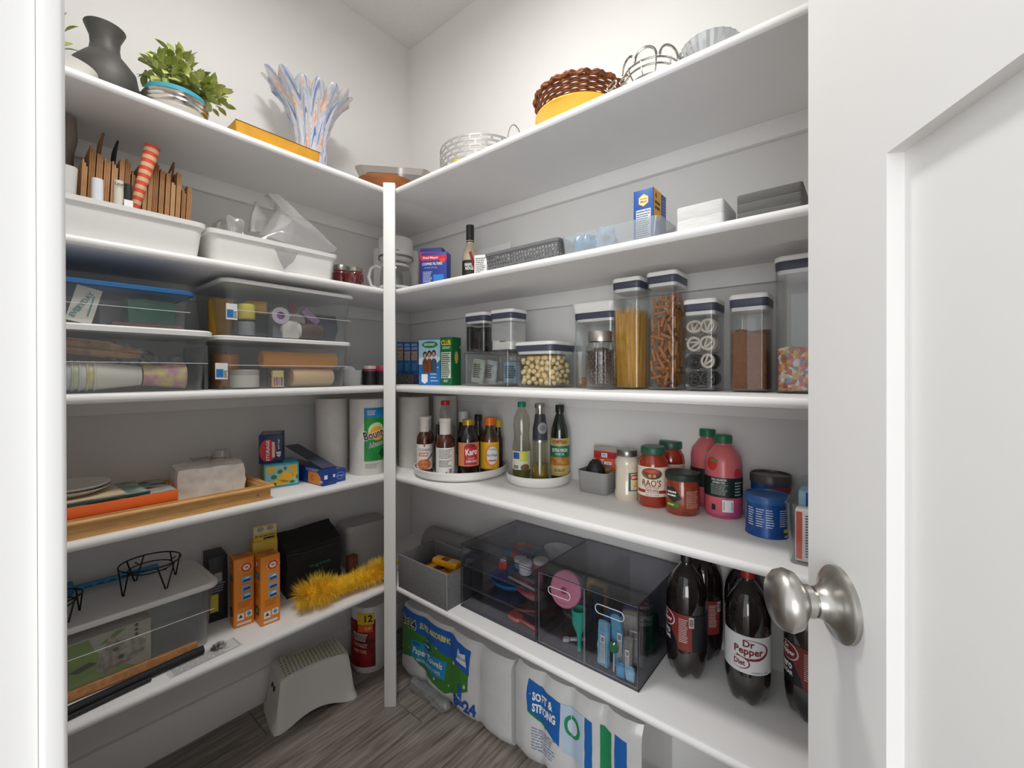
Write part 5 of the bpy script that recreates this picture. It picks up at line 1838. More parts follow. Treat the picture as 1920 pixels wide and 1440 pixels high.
tag(o, 'crumpled cream pouch in the middle of the craft box', 'pouch'); o.location = (ex + 0.03, lE.y + 0.10, ez)
o = crumple('white_figure', None, 0.05, 0.035, 0.055, M('#d5cfc8', 0.6), 0.006, 40, 8, 9)
tag(o, 'small white crumpled pouch at the front of the craft box', 'pouch'); o.location = (ex - 0.005, lE.y + 0.047, ez)
t = thing('glitter_jar', 'brown glitter jar lying at the front of the craft box', 'jar', (ex + 0.062, lE.y + 0.05, ez), 0)
lathe('jar_body', t, [(0, 0), (0.024, 0), (0.026, 0.004), (0.026, 0.07), (0, 0.07)], M('#5a4438', 0.5, noise=0.5, scale=220), 24, rot=(0, PI / 2, 0), loc=(-0.034, 0, 0.026))
lathe('jar_lid', t, [(0, 0), (0.024, 0), (0.024, 0.012), (0, 0.012)], M('#ddd6cc', 0.4), 24, rot=(0, -PI / 2, 0), loc=(-0.0345, 0, 0.026))
o = box('pink_box', None, -0.032, 0.032, -0.008, 0.008, -0.012, 0.012, M('#b48fb8', 0.5), 0.002)
tag(o, 'small mauve box tilted in the craft box', 'box'); o.location = (ex + 0.078, lE.y + 0.078, ez + 0.079); o.rotation_euler = (0, R(38), 0)
o = crumple('navy_cloth', None, 0.06, 0.12, 0.09, M('#252b3f', 0.7), 0.007, 22, 8, 12, round_=0.25)
tag(o, 'folded dark navy cloth filling the end of the craft box', 'cloth'); o.location = (ex + 0.140, lE.y + 0.13, ez + 0.001)
o = box('maroon_tag', None, -0.012, 0.012, -0.002, 0.002, 0, 0.03, M('#8a2f45', 0.5), 0.001)
tag(o, 'small maroon tag resting on the cream pouch', 'tag'); o.location = (ex + 0.025, lE.y + 0.075, ez + 0.088); o.rotation_euler = (0, R(-20), 0)

# grey tray and dark tins near the post
loc, w, h = FP(644, 681, 694, 3, 0, y=Y0 + 0.10)
t = thing('grey_tray', 'small grey plastic tray beside the candle box', 'tray', loc, 0)
shell('tray_body', t, w, 0.16, h, 0.012, M('#a3a4a3', 0.45), 0.002, taper=0.92, cy=0.08)
t2 = thing('tape_roll', 'white and red roll tilted in the small grey tray', 'roll', loc + Vector((0.0, 0.05, 0.004)), 0)
lathe('roll_body', t2, [(0.02, 0), (0.034, 0), (0.034, 0.02), (0.02, 0.02), (0.02, 0)], M('#c9c9cb', 0.5), 28, rot=(PI / 2, 0, 0), loc=(0, 0.0, 0.0345))
wr = lathe('red_edge', t2, [(0.0342, 0.002), (0.0352, 0.002), (0.0352, 0.008), (0.0342, 0.008), (0.0342, 0.002)], M('#8e2440', 0.4), 28, rot=(PI / 2, 0, 0), loc=(0, 0.0, 0.0345))
for i, (a, b, top, yy, lab) in enumerate(((679, 708, 686, 1.50, 'dark textured tin with white and red lid beside the grey tray'), (702, 733, 686, 1.475, 'dark textured tin with red lid behind the post'))):
    x, y, r = cyl(a, b, y=yy)
    h = z_at((a + b) / 2, top, (x, y)) - H[3]
    t = thing('dark_tin', lab, 'tin', (x, y, H[3]), 0, 'dark tins')
    lathe('tin_body', t, [(0, 0), (r, 0), (r, h * 0.72), (0, h * 0.72)], M('#1c1b1c', 0.4, noise=0.6, scale=90, bump=0.6), 26)
    lathe('tin_lid', t, [(0, h * 0.722), (r * 0.95, h * 0.722), (r * 0.95, h * 0.97), (r * 0.9, h), (0, h)], M(['#b9a9a4', '#9a2f45'][i], 0.35), 26)
    lathe('lid_band', t, [(r * 0.955, h * 0.74), (r * 0.98, h * 0.74), (r * 0.98, h * 0.84), (r * 0.955, h * 0.84), (r * 0.955, h * 0.74)], M('#8e2440', 0.4), 26)

# ------------------------------------------------------------------ fourth shelf, left
Z4 = H[4]
pine = M('#d9a561', 0.45, noise=0.22, scale=5, stretch=(3, 30, 30))
tx0, tx1, ty0, ty1 = 0.048, 0.536, Y0 + 0.015, Y0 + 0.325
t = thing('wooden_tray', 'pine serving tray with rolled rails and white base', 'tray', ((tx0 + tx1) / 2, ty0, Z4), 0)
hw_, dp_ = (tx1 - tx0) / 2, ty1 - ty0
def rail(name, x0, x1, y0, y1):
    bm = bmesh.new()
    b_box(bm, x0, x1, y0, y1, 0, 0.044)
    bmesh.ops.bevel(bm, geom=[e for e in bm.edges if all(v.co.z > 0.04 for v in e.verts)], offset=0.006, segments=3, affect='EDGES')
    return new_obj(name, bm, pine, t, smooth=40)
rail('front_rail', -hw_, hw_, 0, 0.018)
rail('back_rail', -hw_, hw_, dp_ - 0.018, dp_)
rail('end_rail', -hw_, -hw_ + 0.018, 0.0185, dp_ - 0.0185)
rail('end_rail', hw_ - 0.018, hw_, 0.0185, dp_ - 0.0185)
for (a, b, c, d_) in ((-hw_ - 0.004, hw_ + 0.008, -0.005, 0.004),):
    tube('rail_bead', t, [(a, -0.003, 0.037), (b, -0.003, 0.037)], 0.0065, pine, 8)
tube('rail_bead', t, [(hw_ + 0.003, 0.0, 0.037), (hw_ + 0.003, dp_, 0.037)], 0.0065, pine, 8)
box('tray_base', t, -hw_ + 0.018, hw_ - 0.018, 0.018, dp_ - 0.018, 0.004, 0.010, M('#d2cbc0', 0.5))
lathe('screw_plug', t, [(0, 0), (0.004, 0), (0.004, 0.0015), (0, 0.0015)], M('#8a8170', 0.4), 12, rot=(PI / 2, 0, 0), loc=(hw_ - 0.035, -0.0002, 0.018))
TB = Z4 + 0.0105
# books and plates in the tray
t = thing('cook_book', 'thick pale book at the bottom of the pile in the wooden tray', 'book', (0.078, ty0 + 0.023, TB), 0)
box('book_block', t, 0, 0.235, 0, 0.19, 0, 0.032, M('#cfc8ba', 0.5), 0.001)
OB = TB + 0.0325
t = thing('orange_book', 'paperback with bright orange spine lying in the wooden tray', 'book', (0.078, ty0 + 0.021, OB), 0)
box('book_block', t, 0, 0.24, 0, 0.19, 0, 0.026, M('#ee6a25', 0.5), 0.001)
rect('cover_print', t, 0.002, 0.238, 0.002, 0.188, ('T', 0.0262), M('#b5b1a6', 0.6, col2='#3a3a38', scale=22, stretch=(1, 3, 1)), 0.0003)
t = thing('magazine', 'thin dark patterned magazine on the orange book', 'magazine', (0.078, ty0 + 0.026, OB + 0.0270), R(1))
box('magazine_block', t, 0, 0.185, 0, 0.17, 0, 0.006, M('#2f3b38', 0.5), 0.001)
rect('cover_print', t, 0.002, 0.183, 0.002, 0.168, ('T', 0.0062), M('#a9b5ac', 0.6, col2='#5a6a64', scale=22), 0.0003)
t = thing('magazine', 'cream edged booklet under the white plates', 'magazine', (0.078, ty0 + 0.03, OB + 0.0340), R(2))
box('magazine_block', t, 0, 0.14, 0, 0.16, 0, 0.004, M('#cbb997', 0.5), 0.001)
PZ = OB + 0.0387
for i in range(2):
    t = thing('oval_platter', ['white oval platter on the booklets in the tray', 'upper white oval platter nested on another in the tray'][i], 'platter', (0.125, ty0 + 0.118, PZ + i * 0.0085), 0, 'white platters')
    bm = bmesh.new()
    b_lathe(bm, [(0, 0), (0.05, 0), (0.065, 0.008), (0.076, 0.0135), (0.0765, 0.0155), (0.064, 0.0115), (0.048, 0.0035), (0, 0.0035)], 36)
    for v in bm.verts:
        v.co.x *= 1.0; v.co.y *= 1.05
    new_obj('platter_dish', bm, M('#d6d3cd', 0.3), t, smooth=40)
# wrapped pack of white napkins
l, w, h = FP(322, 470, 838, 4, R(-8), y=ty0 + 0.085, z=TB)
t = thing('napkin_pack', 'white napkins in a crumpled plastic wrapper standing in the tray', 'napkins', l + Vector((0.002, 0.0, 0)), R(-5))
o = crumple('wrapper', t, 0.172, 0.125, 0.092, M('#f2ece4', 0.4, noise=0.1, scale=50, coat=0.4), 0.006, 45, 12, 2, loc=(0, 0.08, 0), round_=0.22)
lines(t, -0.04, 0.03, 0.07, 0.125, 6, ('T', 0.1055), INK, 0.4)
lines(t, 0.0, 0.045, 0.06, 0.075, 1, ('T', 0.1055), M('#3a3a3c', .5), 0.7, 0.1)
for i, (u, c) in enumerate(((-0.01, '#c8432f'), (0.01, '#dcae3a'), (0.028, '#c8432f'), (0.042, '#222222'))):
    rect('print', t, u, u + 0.012, 0.028, 0.034, ('T', 0.1055), M(c, 0.5))
o = crumple('wrapper_tail', t, 0.045, 0.03, 0.07, film, 0.01, 50, 8, 6, loc=(0.05, 0.17, 0.045))

# tissue box and storage bag box on it
l, w, h = FP(494, 560, 869, 4, R(-14), base=913)
t = thing('tissue_box', 'tissue box printed with lemons and green leaves on blue', 'box', l, R(-14))
dts = 0.10
boxc('carton', t, w, dts, h, M('#3aa3b4', 0.5), bev=0.001)
rect('panel_print', t, -w * 0.46, w * 0.46, h * 0.08, h * 0.92, ('F', 0), M('#8fc1cf', 0.5))
rect('panel_print', t, -dts + 0.006, -0.006, h * 0.08, h * 0.92, ('L', -w / 2), M('#c9a23a', 0.5))
for cu, cv, ru, rv in ((-0.30, 0.78, 0.15, 0.14), (0.32, 0.80, 0.14, 0.12), (0.12, 0.42, 0.22, 0.26), (0.38, 0.5, 0.08, 0.2), (-0.1, 0.2, 0.32, 0.12), (0.0, 0.9, 0.06, 0.03)):
    poly('lemon_print', t, oval(w * cu, h * cv, w * ru, h * rv, 14), ('F', 0), M('#e4b52f', 0.5), 0.0008)
for cu, cv, ru, rv in ((-0.22, 0.45, 0.09, 0.1), (-0.05, 0.66, 0.08, 0.09), (0.1, 0.78, 0.04, 0.08), (-0.2, 0.15, 0.06, 0.07), (0.3, 0.18, 0.08, 0.07), (0.44, 0.36, 0.03, 0.1)):
    poly('leaf_print', t, oval(w * cu, h * cv, w * ru, h * rv, 8), ('F', 0), M('#2f7d3f', 0.5), 0.0011)
htis, ltis = h, l
l = ltis + Vector((-0.022, 0.03, htis + 0.0005))
rz = R(-26)
t = thing('storage_bag_box', 'navy and red storage bag box lying on the lemon tissue box', 'box', l, rz)
wz, dz_, hz_ = 0.068, 0.12, z_at(520, 815, l) - l.z
boxc('carton', t, wz, dz_, hz_, M('#1b2656', 0.4), x=0.0, bev=0.001)
red = M('#c22f3a', 0.45)
poly('red_print', t, oval(-wz * 0.12, hz_ * 0.45, wz * 0.36, hz_ * 0.4, 18), ('F', 0), red, 0.0005)
txt(t, 'STORAGE', -wz * 0.12, hz_ * 0.45, hz_ * 0.72, ('F', 0), WHITE, rot=90, bold=0.02, h=wz * 0.14)
rect('cream_print', t, wz * 0.06, wz * 0.17, hz_ * 0.2, hz_ * 0.75, ('F', 0), M('#e2c8b8', .5), 0.0010)
txt(t, '48', wz * 0.34, hz_ * 0.3, hz_ * 0.2, ('F', 0), WHITE, rot=90, bold=0.02)
txt(t, 'quart bags', wz * 0.34, hz_ * 0.66, hz_ * 0.36, ('F', 0), WHITE, rot=90)
poly('sandwich_print', t, oval(-0.075, hz_ * 0.5, 0.022, hz_ * 0.3, 14), ('L', -wz / 2), M('#cfae7a', .6), 0.0006)
poly('red_print', t, oval(-0.035, hz_ * 0.5, 0.03, hz_ * 0.42, 16), ('L', -wz / 2), red, 0.0009)
txt(t, 'STORAGE', -0.035, hz_ * 0.5, hz_ * 0.7, ('L', -wz / 2), WHITE, rot=90, bold=0.02, h=0.010, off=0.0014)
rect('top_panel', t, -wz * 0.4, wz * 0.4, dz_ * 0.1, dz_ * 0.9, ('T', hz_), M('#8b8a8c', 0.5), 0.0006)

# two boxes of wrap, long ways in
for i, (px0, px1, top, base, rz, lab) in enumerate(((590, 617, 880, 912, R(5), 'blue and orange foil box pointing at the wall beside the tissue box'), (618, 633, 880, 904, R(5), 'plain blue wrap box half hidden behind the orange printed one'))):
    l, w, h = FP(px0, px1, top, 4, rz, base=base)
    if i == 0:
        l = l + Vector((0.0235, -0.004, 0))
        lw0, ww0 = l, w
        w = 0.05
    else:
        w = 0.042
        l = lw0 + Vector((math.cos(rz), math.sin(rz), 0)) * (0.0475) + Vector((-math.sin(rz), math.cos(rz), 0)) * 0.012
        l.z = Z4
    t = thing('wrap_box', lab, 'box', l, rz, 'wrap boxes')
    dz_ = 0.24 if i == 0 else 0.14
    boxc('carton', t, w, dz_, h, M('#1d3f8e' if i == 0 else '#22489c', 0.42), bev=0.001)
    rect('top_panel', t, -w * 0.45, w * 0.45, 0.004, dz_ - 0.004, ('T', h), M('#4a4f63' if i == 0 else '#5d6a9a', 0.35, col2='#2a2f45', scale=14), 0.0006)
    if i == 0:
        box('open_lid', t, -w * 0.5, w * 0.5, 0, dz_, 0.0, 0.0015, M('#454a5e', 0.35, col2='#2a2f45', scale=14), rot=(R(13), 0, 0), loc=(0, 0.002, h + 0.0012))
        poly('orange_print', t, [(-0.012, 0.003), (-0.012, h * .5), (-0.03, h * .75), (-0.085, h * .75), (-0.085, 0.003)], ('L', -w / 2), M('#dd8a34', .5))
        txt(t, '200', -0.008, h * 0.25, 0.016, ('L', -w / 2), WHITE, bold=0.02)
        txt(t, 'C', -0.06, h * 0.4, 0.016, ('L', -w / 2), M('#d8492a', .5), bold=0.03, off=0.0014)
        rect('emblem', t, -0.02, -0.008, h * 0.38, h * 0.62, ('F', 0), WHITE)
        rect('emblem', t, 0.012, 0.02, h * 0.42, h * 0.6, ('F', 0), WHITE)
        lines(t, -0.1, -0.02, h * 0.78, h * 0.95, 2, ('L', -w / 2), WHITE, 0.3)
    else:
        poly('emblem', t, oval(0, h * 0.5, w * 0.36, h * 0.28, 18), ('F', 0), M('#7fa6e0', .5), 0.0005)
        poly('emblem', t, oval(0, h * 0.5, w * 0.32, h * 0.24, 18), ('F', 0), M('#1f4aa0', .5), 0.0009)
        txt(t, 'Kroger', 0, h * 0.5, w * 0.5, ('F', 0), WHITE, off=0.0013)


# paper towel rolls
ptw = M('#dedad5', 0.9, noise=0.05, scale=50, bump=0.15)
def towel(lab, px0, px1, base, dist=None, h=0.277, r=None):
    x, y, rr = cyl(px0, px1, pybase=base, z=Z4)
    rr = r or rr
    t = thing('paper_towel_roll', lab, 'paper towels', (x, y, Z4), faceto((px0 + px1) / 2), 'paper towel rolls')
    lathe('roll', t, [(0.02, 0), (rr * 0.97, 0), (rr, 0.004), (rr, h - 0.004), (rr * 0.97, h), (0.02, h), (0.02, 0)], ptw, 40)
    return t, rr, h
towel('plain white paper towel roll left of the green printed one', 592, 652, 889, r=0.058)
t, r, h = towel('paper towel roll in printed wrapper with green label', 651, 728, 893, r=0.066)
rp = r + 0.0006
a0 = 14
gl = M('#1f9440', 0.4, noise=0.25, scale=18)
wrap('label_top', t, rp, h * 0.76, h * 0.89, a0 - 26, a0 + 60, M('#1b7fc0', 0.4))
wrap('label', t, rp, h * 0.19, h * 0.76, a0 - 26, a0 + 60, gl)
poly('swoosh_print', t, oval(0.022, h * 0.58, 0.032, 0.032, 20), ('C', rp, 8), M('#bfe0a0', .4), 0.0006)
poly('swoosh_print', t, oval(0.024, h * 0.55, 0.028, 0.026, 20), ('C', rp, 8), M('#f0a32a', .4), 0.0009)
txt(t, 'Bounty', 0.018, h * 0.53, 0.088, ('C', rp, 8), WHITE, h=0.046, bold=0.05, off=0.0012, rot=12)
txt(t, 'Bounty', 0.018, h * 0.53, 0.085, ('C', rp, 8), INK, h=0.040, bold=0.02, off=0.0016, rot=12)
txt(t, 'Advanced', 0.022, h * 0.415, 0.062, ('C', rp, 8), WHITE, h=0.020, bold=0.05, off=0.0012, rot=12, shear=0.2)
txt(t, 'Advanced', 0.022, h * 0.415, 0.060, ('C', rp, 8), INK, h=0.016, bold=0.0, off=0.0016, rot=12, shear=0.2)
poly('diamond_print', t, [(0.028, h * .28), (0.044, h * .21), (0.06, h * .28), (0.044, h * .36)], ('C', rp, 8), M('#0f4a26', .5), 0.0009)
lines(t, -0.02, 0.03, h * 0.09, h * 0.16, 3, ('C', rp, 8), M('#a5a29c', .6), 0.4)
lines(t, -0.012, 0.02, h * 0.79, h * 0.86, 3, ('C', rp, 8), WHITE, 0.4)
towel('plain paper towel roll between the post and the sauce bottles', 746, 805, 878, r=0.060)
x, y, rr = cyl(810, 857, dist=1.725)
t = thing('paper_towel_roll', 'plain paper towel roll behind the turntable of sauces', 'paper towels', (X1 - 0.06, Y0 + 0.16 - 0.10, Z4), 0, 'paper towel rolls')
rr = 0.050
lathe('roll', t, [(0.02, 0), (rr * 0.97, 0), (rr, 0.004), (rr, 0.273), (rr * 0.97, 0.277), (0.02, 0.277), (0.02, 0)], ptw, 40)
dx_ = Vector((math.cos(head(834)), math.sin(head(834)))) * 1.855
t.location = (dx_.x, dx_.y, Z4)

# ------------------------------------------------------------------ fourth shelf, right: bottles on turntables
def turntable(lab, px0, px1, base):
    x, y, r = cyl(px0, px1, pybase=base, z=Z4)
    t = thing('turntable', lab, 'turntable', (x, y, Z4), 0, 'white turntables')
    m_ = M('#e3e1de', 0.4)
    lathe('base', t, [(0, 0), (r * 0.85, 0), (r * 0.85, 0.005), (0, 0.005)], m_, 48)
    lathe('tray', t, [(0, 0.0055), (r * 0.95, 0.0055), (r * 0.99, 0.012), (r, 0.032), (r * 0.985, 0.034), (r * 0.97, 0.032), (r * 0.955, 0.010), (0, 0.010)], m_, 64)
    return x, y, r
ax, ay, ar = turntable('large white turntable carrying sauce and syrup bottles', 775, 950, 907)
bx_, by_, br = turntable('smaller white turntable carrying the olive oils', 949, 1070, 918)
TZ = Z4 + 0.0105


def bottle(name, lab, cat, px0, px1, pyt, dist, prof, mat, z=TZ, group=None, turn=0, seg=28, h=None, r=None):
    x, y, rr = cyl(px0, px1, dist=dist)
    rr = r or rr
    hh = h or (z_at((px0 + px1) / 2, pyt, (x, y)) - z)
    t = thing(name, lab, cat, (x, y, z), faceto((px0 + px1) / 2) + R(turn), group)
    lathe('bottle_body', t, [(a * rr, b * hh) for a, b in prof], mat, seg)
    return t, rr, hh


def cap(t, r, h, z0, k, mat, name='cap', ridges=False):
    return lathe(name, t, [(0, z0), (r * k, z0), (r * k, h - 0.002), (r * k * 0.9, h), (0, h)], mat, 28, fr=(lambda a, z: 1 + 0.025 * math.cos(24 * a)) if ridges else None)


sauce = M('#4a1d10', 0.12, noise=0.25, scale=30, coat=0.7)
SB = [(0, 0), (0.9, 0), (1, 0.03), (1, 0.58), (0.93, 0.66), (0.62, 0.72), (0.58, 0.73), (0, 0.73)]
whitecap = M('#dcd6d0', 0.4)
def sauce_neck(t, r, h):
    lathe('neck_sleeve', t, [(0, h * 0.732), (r * 0.60, h * 0.732), (r * 0.60, h * 0.94), (r * 0.66, h * 0.945), (r * 0.66, h * 0.99), (r * 0.6, h), (0, h)], whitecap, 24)
d1 = math.hypot(ax, ay)
t, r, h = bottle('sauce_bottle', 'sesame sauce bottle, picture of glazed food on its label', 'bottle', 780, 812, 781, d1 - 0.025, SB, sauce, group='sauce bottles', r=0.029)
sauce_neck(t, r, h)
rp = r + 0.0003
wrap('label', t, rp, h * 0.08, h * 0.52, -100, 95, M('#e3ded8', 0.5))
rect('red_flag', t, -0.004, 0.002, h * 0.48, h * 0.535, ('C', rp), M('#b5322c', .5), 0.0008)
txt(t, "P.F.CHANG'S", 0.0, h * 0.425, 0.044, ('C', rp), INK, h=0.009)
rect('orange_band', t, -0.022, 0.012, h * 0.31, h * 0.375, ('C', rp), M('#c96a26', .5), 0.0008)
txt(t, 'SESAME', -0.004, h * 0.342, 0.028, ('C', rp), WHITE, h=0.008, bold=0.02, off=0.0014)
poly('food_print', t, oval(-0.002, h * 0.17, 0.026, h * 0.09, 16), ('C', rp), M('#b5552a', 0.5, col2='#d98a52', scale=120), 0.0009)
for s in (0, 0.006):
    poly('chopstick_print', t, [(0.004 + s, h * .24), (0.006 + s, h * .235), (0.03 + s * .4, h * .35), (0.028 + s * .4, h * .355)], ('C', rp), M('#3a1d18', .5), 0.0013)
t, r, h = bottle('sauce_bottle', 'sesame sauce bottle half hidden behind the one with the food picture', 'bottle', 788, 813, 780, d1 + 0.048, SB, sauce, group='sauce bottles', r=0.0265)
sauce_neck(t, r, h)
wrap('label', t, r + 0.0003, h * 0.08, h * 0.52, -100, 95, M('#cfc8c2', 0.5))
t, r, h = bottle('sauce_bottle', 'sauce bottle turned to show its white back label with fine print', 'bottle', 817, 852, 784, d1 - 0.12, SB, sauce, group='sauce bottles')
sauce_neck(t, r, h)
rp = r + 0.0003
wrap('label', t, rp, h * 0.06, h * 0.52, -85, 85, M('#dedad5', 0.5))
lines(t, -0.022, 0.026, h * 0.34, h * 0.5, 7, ('C', rp), INK, 0.35)
lines(t, -0.022, 0.026, h * 0.2, h * 0.32, 6, ('C', rp), INK, 0.4, 0.4)
barcode(t, 0.012, 0.024, h * 0.09, h * 0.19, ('C', rp), WHITE, INK)
poly('recycle_mark', t, oval(0.004, h * 0.11, 0.004, 0.004, 3, PI / 2), ('C', rp), INK, 0.0012)
# corn syrup
t, r, h = bottle('syrup_bottle', 'clear corn syrup bottle with red label and gold cap', 'bottle', 857, 898, 786, d1 - 0.10, [(0, 0), (0.92, 0), (1, 0.03), (1, 0.62), (0.95, 0.7), (0.62, 0.83), (0.48, 0.88), (0.48, 0.9), (0, 0.9)], CLEAR('#7a5a4e', 0.08, 0.04, edge=0.4))
lathe('syrup', t, [(0, 0.003), (r * 0.9, 0.003), (r * 0.97, h * 0.04), (r * 0.97, h * 0.55), (0, h * 0.55)], M('#3a1712', 0.1), 24)
cap(t, r, h, h * 0.901, 0.52, M('#c9a13e', 0.35, 0.5), ridges=True)
rp = r + 0.0004
wrap('label', t, rp, h * 0.20, h * 0.61, -60, 80, M('#e08a5c', 0.5))
rect('red_panel', t, -0.014, 0.034, h * 0.22, h * 0.55, ('C', rp), M('#c32632', .45), 0.0007)
txt(t, 'Karo', 0.012, h * 0.45, 0.042, ('C', rp), WHITE, h=0.022, bold=0.03, off=0.0012, rot=5)
txt(t, 'LIGHT', 0.012, h * 0.335, 0.022, ('C', rp), M('#f0d9c8', .5), h=0.007, off=0.0012)
txt(t, 'CORN SYRUP', 0.012, h * 0.285, 0.04, ('C', rp), WHITE, h=0.008, bold=0.02, off=0.0012)
poly('red_print', t, oval(0.008, h * 0.56, 0.018, 0.007, 14), ('C', rp), M('#8e1c22', .5), 0.0010)
# rice vinegar
t, r, h = bottle('vinegar_bottle', 'rice vinegar bottle with yellow label and orange cap', 'bottle', 900, 936, 782, d1 - 0.065, [(0, 0), (0.92, 0), (1, 0.02), (1, 0.58), (0.9, 0.66), (0.5, 0.8), (0.45, 0.86), (0, 0.86)], CLEAR('#c9a95e', 0.08, 0.04, edge=0.4))
lathe('vinegar', t, [(0, 0.003), (r * 0.9, 0.003), (r * 0.97, h * 0.03), (r * 0.97, h * 0.57), (r * 0.87, h * 0.655), (0, h * 0.655)], M('#9a6f1e', 0.1), 24)
cap(t, r, h, h * 0.861, 0.55, M('#e8701f', 0.35), ridges=True)
rp = r + 0.0004
wrap('label', t, rp, h * 0.10, h * 0.57, -85, 70, M('#e5b52c', 0.45))
poly('oval_print', t, oval(0.006, h * 0.33, 0.025, h * 0.2, 20), ('C', rp), M('#e88a2a', .5), 0.0007)
poly('oval_print', t, oval(0.010, h * 0.34, 0.021, h * 0.16, 20), ('C', rp), M('#dfe2e2', .5), 0.0010)
txt(t, 'Rice Vinegar', 0.010, h * 0.34, 0.038, ('C', rp), INK, h=0.012, bold=0.01, off=0.0014)
txt(t, 'Marukan', 0.010, h * 0.45, 0.026, ('C', rp), NAVY, h=0.006, off=0.0014)
lines(t, -0.004, 0.024, h * 0.23, h * 0.27, 1, ('C', rp), M('#c9452a', .5), 0.7, 0.0, off=0.0014)
# bottles at the back of the turntable
t, r, h = bottle('clear_bottle', 'tall empty clear bottle with red cap behind the back-label sauce', 'bottle', 817, 853, 751, d1 + 0.06, [(0, 0), (0.92, 0), (1, 0.02), (1, 0.62), (0.7, 0.68), (0.62, 0.72), (0.62, 0.86), (0.45, 0.9), (0.4, 0.93), (0, 0.93)], CLEAR('#eef0f0', 0.08, 0.05, edge=0.45))
cap(t, r, h, h * 0.931, 0.46, M('#c2302c', 0.35), ridges=True)
t, r, h = bottle('white_cap_bottle', 'dark bottle with white cap behind the corn syrup', 'bottle', 857, 880, 771, d1 + 0.10, [(0, 0), (1, 0), (1, 0.6), (0.75, 0.72), (0.7, 0.8), (0, 0.8)], M('#2a1713', 0.15, coat=0.5))
cap(t, r, h, h * 0.801, 0.76, M('#d9dcdf', 0.4), ridges=True)
t, r, h = bottle('soy_bottle', 'dark soy bottle with black cap behind the vinegar', 'bottle', 884, 909, 777, d1 + 0.07, [(0, 0), (1, 0), (1, 0.55), (0.9, 0.65), (0.55, 0.78), (0.5, 0.88), (0, 0.88)], M('#241a17', 0.12, coat=0.6))
cap(t, r, h, h * 0.881, 0.55, BLACK, ridges=True)
wrap('label', t, r + 0.0004, h * 0.12, h * 0.42, -80, 80, M('#3a4f8a', 0.5))
t, r, h = bottle('extract_bottle', 'slim dark bottle with yellow cap beside the vinegar', 'bottle', 924, 943, 787, d1 + 0.02, [(0, 0), (1, 0), (1, 0.6), (0.6, 0.75), (0.5, 0.85), (0, 0.85)], M('#2b1a12', 0.15, coat=0.5))
cap(t, r, h, h * 0.851, 0.65, M('#dcb42a', 0.4), ridges=True)
t, r, h = bottle('black_cap_bottle', 'small dark bottle with black cap between the sauce bottles', 'bottle', 815, 826, 796, d1 - 0.03, [(0, 0), (1, 0), (1, 0.7), (0.6, 0.82), (0, 0.82)], M('#241a17', 0.15, coat=0.5))
cap(t, r, h, h * 0.821, 0.62, BLACK)

# oils on the smaller turntable
d2 = math.hypot(bx_, by_)
t, r, h = bottle('oil_bottle', 'clear waisted oil bottle with green cap and pale label', 'bottle', 956, 1000, 748, d2 + 0.012, [(0, 0), (0.92, 0), (1, 0.02), (1, 0.36), (0.97, 0.42), (0.86, 0.5), (0.84, 0.58), (0.92, 0.7), (0.85, 0.8), (0.5, 0.89), (0.38, 0.91), (0.38, 0.93), (0, 0.93)], CLEAR('#eeefe6', 0.07, 0.05, edge=0.45), h=0.262, r=0.032)
cap(t, r, h, h * 0.931, 0.44, M('#1f7f68', 0.4), ridges=True)
lathe('oil', t, [(0, 0.003), (r * 0.9, 0.003), (r * 0.96, h * 0.03), (r * 0.96, h * 0.10), (0, h * 0.10)], M('#7a7426', 0.15), 24)
rp = r + 0.0004
wrap('label', t, rp, h * 0.12, h * 0.36, -90, 90, M('#d9d8c2', 0.5))
rect('blue_print', t, -0.033, -0.008, h * 0.26, h * 0.345, ('C', rp), M('#2a55a8', .5), 0.0007)
rect('yellow_print', t, -0.008, 0.022, h * 0.23, h * 0.36, ('C', rp), M('#cfd25a', .5), 0.0007)
barcode(t, -0.034, -0.008, h * 0.125, h * 0.19, ('C', rp), WHITE, INK)
poly('seed_print', t, oval(0.012, h * 0.15, 0.016, 0.012, 12), ('C', rp), M('#7a5a34', .6), 0.0010)
# dispenser with grip
t, r, h = bottle('oil_dispenser', 'glass oil dispenser with black grip and steel collar', 'bottle', 991, 1034, 751, d2 - 0.058, [(0, 0), (0.96, 0), (1, 0.02), (0.97, 0.1), (0.84, 0.50), (0.82, 0.515), (0, 0.515)], CLEAR('#e6e6d8', 0.07, 0.05, edge=0.45), h=0.262, r=0.029)
lathe('oil', t, [(0, 0.004), (r * 0.92, 0.004), (r * 0.94, h * 0.05), (r * 0.91, h * 0.24), (0, h * 0.24)], M('#8a7420', 0.12), 24)
lathe('steel_collar', t, [(0, h * 0.516), (r * 0.88, h * 0.516), (r * 0.88, h * 0.545), (0, h * 0.545)], M('#a8a7a4', 0.3, 1.0), 28)
lathe('grip', t, [(0, h * 0.546), (r * 0.86, h * 0.546), (r * 0.84, h * 0.68), (r * 0.66, h * 0.78), (r * 0.58, h * 0.86), (0, h * 0.86)], M('#33343a', 0.5), 28)
lathe('glass_neck', t, [(0, h * 0.861), (r * 0.52, h * 0.861), (r * 0.54, h * 0.94), (0, h * 0.94)], CLEAR('#d8d8d4', 0.15, 0.05), 24)
lathe('pour_cap', t, [(0, h * 0.941), (r * 0.62, h * 0.941), (r * 0.62, h * 0.985), (r * 0.55, h), (0, h)], M('#a8a7a4', 0.3, 1.0), 28)
poly('round_badge', t, oval(0.008, h * 0.695, 0.0155, 0.0185, 22), ('C', r * 0.87), M('#8f9092', .5), 0.002)
poly('round_badge', t, oval(0.008, h * 0.695, 0.009, 0.010, 18), ('C', r * 0.87), M('#6f7074', .5), 0.0026)
